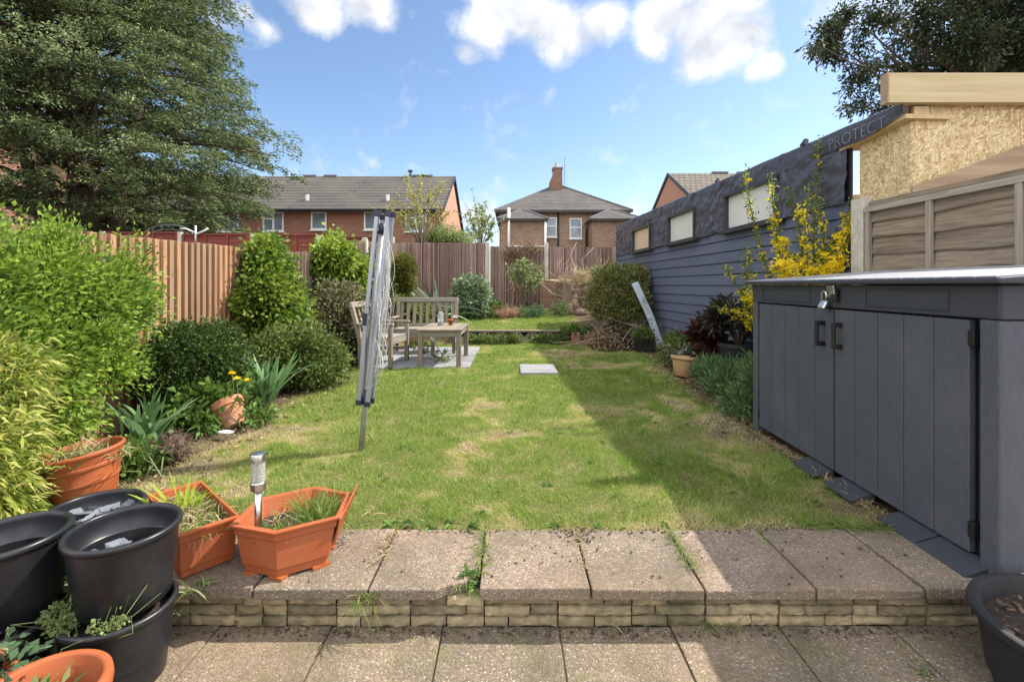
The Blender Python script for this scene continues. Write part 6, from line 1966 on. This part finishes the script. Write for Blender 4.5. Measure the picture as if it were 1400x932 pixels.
# round terracotta pot on the bed, tipped
T = thing('round_terracotta_pot', 'large round terracotta coloured pot with ribbed bands, tipped to one side', 'plant pot', (0, 0, 0))
m = MB(); m.lathe([(0, 0), (.128, 0), (.135, .01), (.158, .125), (.163, .128), (.166, .138), (.164, .142), (.178, .215), (.186, .218), (.188, .232), (.184, .236), (.196, .285), (.205, .288), (.208, .300), (.204, .308), (.194, .308), (.188, .296), (.165, .18), (.130, .04), (0, .04)], 56); o = m.build('body', MAT['terra'], T, smooth=True); smooth_angle(o, 40)
m = MB(); m.lathe([(0, .262), (.10, .268), (.18, .258)], 30); m.build('soil', MAT['soil'], T)
T.location = (-2.43, 2.72, -.01); T.rotation_euler = (math.radians(2), math.radians(-7), 0)
rg = np.random.default_rng(34)
Tt = thing('pot_grass', 'straw and green grass growing in the round terracotta pot', 'grass tuft', (-2.40, 2.72, .25))
arr = [tuft((-2.45 + rg.normal(0, .07), 2.72 + rg.normal(0, .06), .245), 18, .12, .006, rg, .03, .8, .8) for _ in range(12)]
v, f = join_arr(arr); np_mesh('blades', v, f, LEAF['straw'], Tt)
arr = [tuft((-2.45 + rg.normal(0, .08), 2.72 + rg.normal(0, .06), .245), 12, .10, .007, rg, .03, .7, .6) for _ in range(10)]
v, f = join_arr(arr); np_mesh('green_blades', v, f, LEAF['grassy'], Tt)
# tilted clay pot under the irises
T = thing('clay_pot', 'old terracotta pot lying tilted in the border below the dandelions', 'plant pot', (0, 0, 0))
m = MB(); m.lathe([(0, 0), (.085, 0), (.125, .17), (.140, .172), (.146, .23), (.140, .236), (.130, .232), (.118, .16), (.08, .02), (0, .02)], 36); o = m.build('body', MAT['terra_clay'], T, smooth=True); smooth_angle(o)
m = MB(); m.lathe([(0, .19), (.12, .185)], 24); m.build('soil', MAT['soil'], T)
T.location = (-2.42, 4.16, .0); T.rotation_euler = (math.radians(-14), math.radians(-34), 0)
m = MB(); m.ball((-2.36, 3.92, .02), .045, 10, 6, (1.5, .7, .35), .06); o = m.build('white_stone', MAT['white'], smooth=True); setp(o, 'flat white stone on the soil in front of the tilted pot', 'stone')

# rectangular trough
def tapered(T, pts_b, pts_t, h, lip, mat, wall=.012, rib=None, name='body'):
    n = len(pts_b); m = MB()
    cb = sum((Vector(p) for p in pts_b), Vector((0, 0))) / n; ct = sum((Vector(p) for p in pts_t), Vector((0, 0))) / n
    def ring(pts, c, off, z):
        r = []
        for p in pts:
            d = (Vector(p) - c); L = d.length; q = c + d * ((L + off) / L); r.append(Vector((q.x, q.y, z)))
        return r
    lerp = lambda t: [Vector(a).lerp(Vector(b), t) for a, b in zip(pts_b, pts_t)]
    rings = [ring(pts_b, cb, 0, 0), ring(lerp(.16), (cb + ct) / 2, 0, h * .16), ring(lerp(.165), (cb + ct) / 2, .006, h * .17), ring(lerp(.77), ct, .0, h * .77), ring(lerp(.78), ct, .007, h * .79), ring(lerp(.9), ct, .006, h * .93), ring(pts_t, ct, lip, h * .94), ring(pts_t, ct, lip + .002, h), ring(pts_t, ct, -wall, h), ring(lerp(.9), ct, -wall, h * .9), ring(pts_b, cb, -wall, h * .08)]
    vs = [p for r in rings for p in r]; fs = [tuple(range(n))[::-1], tuple(range((len(rings) - 1) * n, len(rings) * n))]
    for i in range(len(rings) - 1):
        for k in range(n): k2 = (k + 1) % n; fs.append((i * n + k, i * n + k2, (i + 1) * n + k2, (i + 1) * n + k))
    off = WOFF[T.name]
    m.add(vs, fs); return m.build(name, mat, T, bevel=.003)


T = thing('terracotta_trough', 'long terracotta coloured trough partly hidden behind the black pots', 'planter', (0, 0, 0))
a0 = Vector((-1.374, 1.963)); u = Vector((.150, .165)).normalized(); w_ = Vector((-u.y, u.x))
W_, L_ = .22, .55
top = [a0, a0 + u * W_, a0 + u * W_ + w_ * L_, a0 + w_ * L_]
cc = (top[0] + top[2]) / 2
bot = [cc + (p - cc) * .9 + (u * 0) for p in top]
tapered(T, bot, top, .20, .014, MAT['terra'])
s = MB(); s.add([Vector((p.x, p.y, .155)) for p in [cc + (p - cc) * .93 for p in top]], [(0, 1, 2, 3)]); s.build('soil', MAT['soil'], T)
T.location = (0, 0, .002)
rg = np.random.default_rng(35)
Tt = thing('trough_grass', 'matted dry grass filling the long trough', 'grass tuft', (cc.x, cc.y, .15))
arr = []
for _ in range(46):
    p = cc + u * rg.uniform(-.09, .09) + w_ * rg.uniform(-.24, .24); arr.append(tuft((p.x, p.y, .15), 16, .085, .0045, rg, .02, 1.0, 1.0))
v, f = join_arr(arr); np_mesh('blades', v, f, LEAF['straw'], Tt)
arr = []
for _ in range(30):
    p = cc + u * rg.uniform(-.09, .09) + w_ * rg.uniform(-.25, .25); arr.append(tuft((p.x, p.y, .15), 12, .075, .005, rg, .02, .8, .8))
v, f = join_arr(arr); np_mesh('green_blades', v, f, LEAF['grassy'], Tt)
p = cc + w_ * .05
Tt = thing('lime_grass', 'bright lime strap leaves standing in the long trough', 'plant', (p.x, p.y, .15))
v, f = tuft((p.x - .02, p.y, .15), 26, .19, .013, rg, .035, .55, .35); np_mesh('blades', v, f, LEAF['lime'], Tt)

# hexagonal planter
T = thing('hexagonal_planter', 'terracotta coloured hexagonal planter with split flared rim on the raised slabs', 'planter', (0, 0, 0))
top = [Vector(p) for p in ((-1.190, 2.03), (-.980, 1.97), (-.770, 2.10), (-.80, 2.33), (-1.0, 2.40), (-1.20, 2.27))]
cc = sum(top, Vector((0, 0))) / 6
bot = [Vector((-.985, 2.145)) + (p - cc) * .76 for p in top]
tapered(T, bot, top, .20, .016, MAT['terra'])
s = MB(); s.add([Vector((p.x, p.y, .125)) for p in [cc + (p - cc) * .86 for p in top]], [tuple(range(6))]); s.build('soil', MAT['soil'], T)
m = MB()   # the rim is split open at its right corner and stands up
m.hexa([(-.792, 2.105, .07), (-.784, 2.105, .07), (-.806, 2.31, .09), (-.814, 2.31, .09), (-.758, 2.085, .195), (-.750, 2.085, .195), (-.758, 2.350, .240), (-.766, 2.350, .240)]); m.build('split_side', MAT['terra'], T, bevel=.002)
T.location = (0, 0, .012)
m = MB()
for k in range(6): p = Vector((-.985, 2.145)) + (bot[k] - Vector((-.985, 2.145))) * .8; m.box((p.x, p.y, -.005), (.07, .07, .012), rot=(0, 0, k * 1.047 + .2))
build_each(m, 'foot', MAT['terra'], T)
Tt = thing('planter_grass', 'fine green grass growing in the hexagonal planter', 'grass tuft', (-.95, 2.2, .13)); arr = []
for _ in range(26):
    p = (rg.normal(-.90, .07), rg.normal(2.22, .06), .135); arr.append(tuft(p, 18, .15, .0032, rg, .02, .45, .5))
for _ in range(12):
    p = (rg.normal(-1.06, .05), rg.normal(2.10, .04), .135); arr.append(tuft(p, 10, .06, .005, rg, .02, .9, .6))
v, f = join_arr(arr); np_mesh('blades', v, f, LEAF['grassy'], Tt)
arr = [tuft((rg.normal(-.93, .09), rg.normal(2.18, .07), .133), 14, .07, .004, rg, .02, 1.0, .9) for _ in range(14)]
v, f = join_arr(arr); np_mesh('dry_blades', v, f, LEAF['straw'], Tt)
# steel solar lamp
T = thing('solar_lamp', 'brushed steel solar stake lamp with clear cylinder standing in the hexagonal planter', 'solar lamp', (-1.095, 2.05, .1))
c = Vector((-1.10, 2.06, 0))
m = MB(); m.tube([c + Vector((0, 0, .10)), c + Vector((0, 0, .355))], .0155, 16); m.build('stake', MAT['steel'], T, smooth=True)
m = MB(); m.lathe([(.017, .345), (.0315, .347), (.0325, .355), (.0325, .378), (.030, .382), (.02, .383), (0, .383)], 28, c); o = m.build('collar', MAT['steel'], T, smooth=True); smooth_angle(o, 30)
m = MB(); m.lathe([(.029, .383), (.029, .470)], 28, c); m.lathe([(.0265, .470), (.0265, .383)], 28, c)
gm2, nt, bs, out = new_mat('ribbed_clear_plastic'); bs.inputs['Transmission Weight'].default_value = .75; bs.inputs['Roughness'].default_value = .22; bs.inputs['Base Color'].default_value = (.82, .82, .76, 1); bs.inputs['IOR'].default_value = 1.25
wv = N(nt, 'ShaderNodeTexVoronoi', ins={'Scale': 160.0}); nt.links.new(objco(nt), wv.inputs['Vector']); bump(nt, bs, wv.outputs['Distance'], .7, .003)
m.build('diffuser', gm2, T, smooth=True)
m = MB(); m.tube([c + Vector((0, 0, .383)), c + Vector((0, 0, .47))], .006, 8); m.build('inner_rod', MAT['lead'], T)
m = MB(); m.lathe([(0, .470), (.0315, .470), (.0315, .500), (.030, .503), (0, .505)], 28, c); o = m.build('cap', MAT['steel'], T, smooth=True); smooth_angle(o, 30)

# terracotta bowl at the bottom left and its neighbour
T = thing('terracotta_bowl', 'wide rimmed terracotta plant pot in the bottom left corner', 'plant pot', (0, 0, 0))
m = MB(); m.lathe([(0, 0), (.11, 0), (.12, .01), (.148, .20), (.165, .205), (.168, .225), (.165, .245), (.158, .250), (.146, .250), (.140, .243), (.136, .215), (.128, .205), (.120, .15), (0, .15)], 56); o = m.build('body', MAT['terra'], T, smooth=True); smooth_angle(o, 50)
m = MB(); m.lathe([(0, .178), (.125, .17)], 30); m.build('soil', MAT['soil'], T)
T.location = (-1.335, 1.335, PATIO + .02)
leafy('pot_seedling', 'pale green seedlings in the bottom left terracotta pot', 'weed', [(-1.33, 1.31, .07, .06, .05, .04)], 'pale', 14, 6, .02, .045, .02, 87, (-1.33, 1.31, .01), up=.6)
T = thing('terracotta_pot', 'smaller terracotta pot cut off by the left photo edge', 'plant pot', (0, 0, 0))
m = MB(); m.lathe([(0, 0), (.09, 0), (.10, .01), (.120, .19), (.132, .195), (.134, .225), (.128, .23), (.118, .228), (.112, .18), (0, .17)], 48); o = m.build('body', MAT['terra'], T, smooth=True); smooth_angle(o)
m = MB(); m.lathe([(0, .19), (.11, .185)], 24); m.build('soil', MAT['soil'], T)
T.location = (-1.665, 1.42, PATIO + .0)
leafy('geranium_leaves', 'grey green lobed leaves drooping from the left edge pot', 'plant', [(-1.57, 1.42, .07, .10, .07, .05), (-1.52, 1.40, .0, .09, .05, .05), (-1.46, 1.45, -.03, .08, .05, .05)], 'bluish', 60, 9, .03, .04, .02, 88, (-1.6, 1.42, 0), up=.2, droop=.3)
T = thing('pansy_flower', 'peach and violet flowers in the left edge pot', 'flower', (-1.60, 1.43, .08))
rg = np.random.default_rng(36)
pp = np.repeat(np.array([[-1.575, 1.43, .135], [-1.585, 1.44, .105], [-1.60, 1.42, .12]]), 10, axis=0); v, f = leaf_mesh(pp + rg.normal(0, .006, pp.shape), rg.normal(size=pp.shape) + np.array([.3, -.3, .3]), .045, .035, rg); np_mesh('petals', v, f, LEAF['peach'], T)
pp = np.repeat(np.array([[-1.585, 1.435, .165]]), 8, axis=0); v, f = leaf_mesh(pp + rg.normal(0, .006, pp.shape), rg.normal(size=pp.shape), .035, .03, rg); np_mesh('violet_petals', v, f, LEAF['violet'], T)

# black tub bottom right
T = thing('black_tub', 'large round black tub of soil and wood chips beside the shed', 'tub', (0, 0, 0))
m = MB(); m.lathe([(0, 0), (.26, 0), (.275, .01), (.285, .05), (.290, .052), (.318, .24), (.335, .245), (.342, .26), (.338, .274), (.325, .278), (.305, .270), (.298, .24), (.285, .18), (0, .18)], 64); o = m.build('body', MAT['rubber'], T, smooth=True); smooth_angle(o, 45)
m = MB(); m.lathe([(0, .232), (.15, .226), (.296, .215)], 40); m.build('soil', MAT['soil'], T)
T.location = (1.945, 1.545, PATIO); T.rotation_euler.z = .3
rg = np.random.default_rng(37); m = MB()
for i in range(170):
    a = rg.uniform(0, 6.28); q_ = .27 * math.sqrt(rg.random()); s = rg.uniform(.006, .015)
    m.box((1.945 + q_ * math.cos(a), 1.545 + q_ * math.sin(a), PATIO + .232 + rg.uniform(-.004, .01)), (s * 1.8, s * .8, s * .4), rot=(rg.normal(0, .4), rg.normal(0, .4), rg.uniform(0, 3)), jit=s * .15)
o = m.build('bark_chips', MAT['chips']); setp(o, 'brown bark chips on the soil of the black tub', 'bark chips', kind='stuff')
m = MB(); m.tube([(1.79, 1.52, PATIO + .243), (1.93, 1.545, PATIO + .268), (2.05, 1.56, PATIO + .285)], .006, 8); o = m.build('cane', LEAF['lime'], smooth=True); setp(o, 'yellow green cane lying across the black tub', 'cane')

# ================================================================== WEEDS ON THE SLABS
rg = np.random.default_rng(38)
def weed(name, label, pts, n, L, Wd, mat, group=None, lean=.8, bend=.7):
    T = thing(name, label, 'weed', pts[0])
    v, f = join_arr([tuft(p, n, L, Wd, rg, .012, lean, bend) for p in pts]); np_mesh('blades', v, f, LEAF[mat], T)


def line(a, b, k): return [tuple(Vector(a).lerp(Vector(b), i / max(1, k - 1)) + Vector((rg.normal(0, .008), 0, 0))) for i in range(k)]


weed('joint_weed', 'straw grass tuft in the joint right of the hexagonal planter', line((-.585, 2.36, 0), (-.60, 2.10, 0), 8), 9, .06, .004, 'straw')
weed('slab_weed', 'dense green weed growing in the broken corner of a raised slab', [(-.20, 1.99, -.02), (-.17, 1.97, -.03), (-.23, 2.0, -.02), (-.19, 2.03, 0)], 26, .05, .008, 'leafy', lean=1.2)
weed('joint_weed', 'tall green grass along the joint beside the broken slab', line((-.140, 2.37, 0), (-.138, 2.03, 0), 9), 10, .055, .004, 'grassy')
weed('joint_weed', 'short tuft with soil crumbs at the top of the central joint', line((.318, 2.39, 0), (.318, 2.06, 0), 8), 8, .035, .004, 'straw')
weed('joint_weed', 'yellow grass line in the joint at the shadow edge', line((.787, 2.37, 0), (.786, 2.05, 0), 12), 10, .045, .0035, 'grassy')
weed('joint_weed', 'small weed at the lawn end of the right hand joint', line((1.233, 2.39, 0), (1.232, 2.25, 0), 4), 7, .03, .004, 'grassy')
weed('step_weed', 'grass tuft hanging down the step wall below the planter', [(-.60, 1.925, -.03), (-.63, 1.93, -.05), (-.58, 1.92, -.04)], 15, .10, .004, 'grassy', lean=.9, bend=1.4)
weed('step_weed', 'thin stalks against the middle of the step wall', [(.40, 1.93, -.16), (.42, 1.93, -.17)], 5, .13, .003, 'pale', lean=.25)
weed('step_weed', 'sparse weeds at the foot of the step wall on the right', [(.83, 1.935, -.17), (.90, 1.94, -.17), (.78, 1.94, -.17)], 10, .06, .004, 'grassy')
weed('step_weed', 'small green weed on the left slab edge under the trough', [(-1.30, 1.93, -.01), (-1.27, 1.95, 0), (-1.33, 1.90, -.09)], 12, .07, .006, 'pale', bend=1.2)
weed('patio_weed', 'tiny green weed in a patio joint at the right', [(1.49, 1.72, PATIO), (1.52, 1.74, PATIO)], 12, .04, .006, 'pale')
weed('lawn_fringe', 'overgrown grass fringe along the slabs at the right shed corner', line((1.50, 2.42, .0), (1.90, 2.40, .0), 16), 16, .075, .0035, 'grassy', lean=1.0)
weed('shed_grass', 'dry longer grass along the front of the shed', line((1.98, 2.5, .0), (2.03, 3.95, .0), 60), 9, .065, .0035, 'straw', lean=.9)
T = thing('plantain_weed', 'flat leafy plantain weeds at the lawn edge by the planter', 'weed', (-.55, 2.44, 0))
v, f = join_arr([tuft((-.62 + .1 * i, 2.44 + .03 * math.sin(i * 3), 0), 9, .06, .018, rg, .012, 1.6, .5) for i in range(5)]); np_mesh('blades', v, f, LEAF['leafy'], T)
m = MB()
for i in range(900):
    k = rg.integers(0, 4) if i < 420 else (2 if i < 760 else 1)
    if k == 0: p = (rg.normal(.32, .05), rg.uniform(2.28, 2.42), .004)
    elif k == 1: p = (rg.uniform(-2, 2), 2.385 + rg.normal(0, .02), .002)
    elif k == 2: p = (rg.uniform(-1.5, 2), 1.925 + rg.normal(0, .018), PATIO + .004)
    else: p = (rg.uniform(-1.2, 1.9), rg.uniform(1.95, 2.4), .006)
    s = rg.uniform(.003, .011); m.box(p, (s, s * .8, s * .6), rot=(0, 0, rg.uniform(0, 3)), jit=s * .2)
o = m.build('soil_crumbs', MAT['chips']); setp(o, 'soil crumbs scattered on the slabs and along the step', 'soil crumbs', kind='stuff')

# ================================================================== CAMERA
cam = bpy.data.cameras.new('camera')
cam.sensor_width = 36; cam.lens = 36 * F / 1400
cam.shift_x = 0; cam.shift_y = -76 / 1400
cam.clip_start = .05; cam.clip_end = 2000
co = bpy.data.objects.new('camera', cam); COL.objects.link(co)
co.location = (0, 0, EYE); co.rotation_euler = (math.pi / 2, 0, 0)
SC.camera = co

# ================================================================== LIGHT AND SKY
S = Vector((.85, .28, 1.0)).normalized()
el = math.asin(S.z); rot = math.atan2(S.x, S.y)
sun = bpy.data.lights.new('sun', 'SUN'); sun.energy = 2.9; sun.angle = math.radians(.53); sun.color = (1, .945, .86)
so = bpy.data.objects.new('sun', sun); COL.objects.link(so)
so.rotation_euler = S.to_track_quat('Z', 'Y').to_euler()
so.location = (10, 5, 20)

w = bpy.data.worlds.new('World'); SC.world = w; w.use_nodes = True
nt = w.node_tree; nt.nodes.clear()
out = nt.nodes.new('ShaderNodeOutputWorld')
sky = nt.nodes.new('ShaderNodeTexSky'); sky.sky_type = 'NISHITA'; sky.sun_disc = False
sky.sun_elevation = el; sky.sun_rotation = rot; sky.air_density = 1.0; sky.dust_density = 0.6; sky.ozone_density = 1.6; sky.altitude = 50
tc = nt.nodes.new('ShaderNodeTexCoord')
vec = tc.outputs['Generated']


def vdot(a, b): pass


# clouds: clumps at fixed directions in the sky, broken up by noise
def dirv(px, py): return Vector(((px - 700) / F, 1, (390 - py) / F)).normalized()


nz1 = N(nt, 'ShaderNodeTexNoise', ins={'Scale': 11.0, 'Detail': 9, 'Roughness': .6, 'Distortion': .3}); nt.links.new(vec, nz1.inputs['Vector'])
nz2 = N(nt, 'ShaderNodeTexNoise', ins={'Scale': 4.0, 'Detail': 3, 'Roughness': .5}); nt.links.new(vec, nz2.inputs['Vector'])
blobs = [(665, 40, .085, 1.0), (715, 20, .10, 1.0), (770, 45, .105, 1.0), (820, 30, .08, 1.0), (690, -10, .10, 1.0), (640, 70, .045, .75),
         (905, 25, .085, 1.0), (960, 30, .11, 1.0), (1010, 50, .09, 1.0), (965, 75, .085, .95), (1045, 90, .045, .85), (1000, 5, .08, 1.0), (900, 60, .06, .9),
         (430, 10, .09, .85), (500, 10, .08, .85), (365, 40, .055, .6), (330, 15, .05, .55), (520, 30, .045, .7), (1105, 75, .030, .65),
         (490, 236, .09, .42), (430, 228, .08, .38), (660, 290, .12, .40), (690, 262, .07, .30), (860, 290, .09, .36),
         (1250, -60, .2, .7), (1150, 20, .05, .2), (150, -100, .25, .9), (1600, 60, .2, .9), (-200, 100, .25, .8)]
field = None
blobs = [(dirv(px, py), r, a) for (px, py, r, a) in blobs]
# unseen broken cloud overhead and behind the camera, added for fill light
n_vis = len(blobs)
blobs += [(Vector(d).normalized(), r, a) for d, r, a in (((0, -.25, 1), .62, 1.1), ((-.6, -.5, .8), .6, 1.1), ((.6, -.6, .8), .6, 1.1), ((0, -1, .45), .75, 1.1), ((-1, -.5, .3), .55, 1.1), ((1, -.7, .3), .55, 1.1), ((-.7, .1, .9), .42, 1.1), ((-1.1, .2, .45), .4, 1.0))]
over = None
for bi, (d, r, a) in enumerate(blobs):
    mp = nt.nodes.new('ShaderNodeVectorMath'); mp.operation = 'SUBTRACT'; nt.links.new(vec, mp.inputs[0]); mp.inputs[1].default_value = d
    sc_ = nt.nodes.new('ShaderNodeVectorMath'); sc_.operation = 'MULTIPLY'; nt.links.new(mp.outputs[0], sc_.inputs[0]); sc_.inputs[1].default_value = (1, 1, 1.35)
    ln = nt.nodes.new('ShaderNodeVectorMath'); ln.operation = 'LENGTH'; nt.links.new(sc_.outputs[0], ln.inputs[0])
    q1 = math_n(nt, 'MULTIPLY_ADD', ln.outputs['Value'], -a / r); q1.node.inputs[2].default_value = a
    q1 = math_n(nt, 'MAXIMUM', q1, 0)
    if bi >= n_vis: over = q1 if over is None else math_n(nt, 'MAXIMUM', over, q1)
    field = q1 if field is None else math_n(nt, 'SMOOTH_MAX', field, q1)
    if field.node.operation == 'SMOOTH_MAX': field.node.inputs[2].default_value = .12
nn = math_n(nt, 'ADD', math_n(nt, 'MULTIPLY', nz1.outputs[0], 1.5), math_n(nt, 'MULTIPLY', nz2.outputs[0], .5))
dens = math_n(nt, 'ADD', math_n(nt, 'MULTIPLY', field, 1.22), math_n(nt, 'SUBTRACT', nn, 1.24))
gate = ramp(nt, [(0.0, (0, 0, 0)), (.12, (1, 1, 1))]); nt.links.new(field, gate.inputs[0])
mask = ramp(nt, [(0.0, (0, 0, 0)), (.20, (.38, .38, .38)), (.5, (1, 1, 1))]); nt.links.new(dens, mask.inputs[0])
fac = math_n(nt, 'MULTIPLY', mask.outputs[0], gate.outputs[0], True)
off_ = nt.nodes.new('ShaderNodeVectorMath'); off_.operation = 'ADD'; nt.links.new(vec, off_.inputs[0]); off_.inputs[1].default_value = S * .045
nz3 = N(nt, 'ShaderNodeTexNoise', ins={'Scale': 11.0, 'Detail': 5, 'Roughness': .5, 'Distortion': .3}); nt.links.new(off_.outputs[0], nz3.inputs['Vector'])
nz4 = N(nt, 'ShaderNodeTexNoise', ins={'Scale': 11.0, 'Detail': 5, 'Roughness': .5, 'Distortion': .3}); nt.links.new(vec, nz4.inputs['Vector'])
lit = math_n(nt, 'MULTIPLY_ADD', math_n(nt, 'SUBTRACT', nz4.outputs[0], nz3.outputs[0]), 2.4); lit.node.inputs[2].default_value = .55
cc_ = ramp(nt, [(.15, (2.6, 2.75, 3.05)), (.5, (3.3, 3.4, 3.6)), (.85, (3.95, 3.95, 4.0))]); nt.links.new(lit, cc_.inputs[0])
SKY_STR = .105
hsv = nt.nodes.new('ShaderNodeHueSaturation'); hsv.inputs['Saturation'].default_value = 1.04; hsv.inputs['Value'].default_value = .74
nt.links.new(sky.outputs[0], hsv.inputs['Color'])
ovr = ramp(nt, [(0.05, (1, 1, 1)), (.5, (2.5, 2.45, 2.4))]); nt.links.new(over, ovr.inputs[0])  # the added unseen clouds are brightened further for more fill
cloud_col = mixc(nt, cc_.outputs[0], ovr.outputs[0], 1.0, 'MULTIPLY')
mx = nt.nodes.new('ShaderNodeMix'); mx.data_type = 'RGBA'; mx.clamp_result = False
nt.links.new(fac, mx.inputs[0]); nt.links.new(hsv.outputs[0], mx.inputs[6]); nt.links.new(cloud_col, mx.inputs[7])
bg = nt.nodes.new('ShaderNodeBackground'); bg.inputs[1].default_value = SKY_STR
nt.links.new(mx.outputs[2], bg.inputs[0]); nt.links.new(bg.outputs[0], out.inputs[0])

vs_ = SC.view_settings
vs_.view_transform = 'Standard'; vs_.look = 'None'; vs_.exposure = 1.5; vs_.gamma = 1.0; vs_.use_curve_mapping = False
SC.cycles.max_bounces = 6; SC.cycles.diffuse_bounces = 3; SC.cycles.glossy_bounces = 3; SC.cycles.transmission_bounces = 6; SC.cycles.transparent_max_bounces = 6
SC.cycles.sample_clamp_indirect = 6
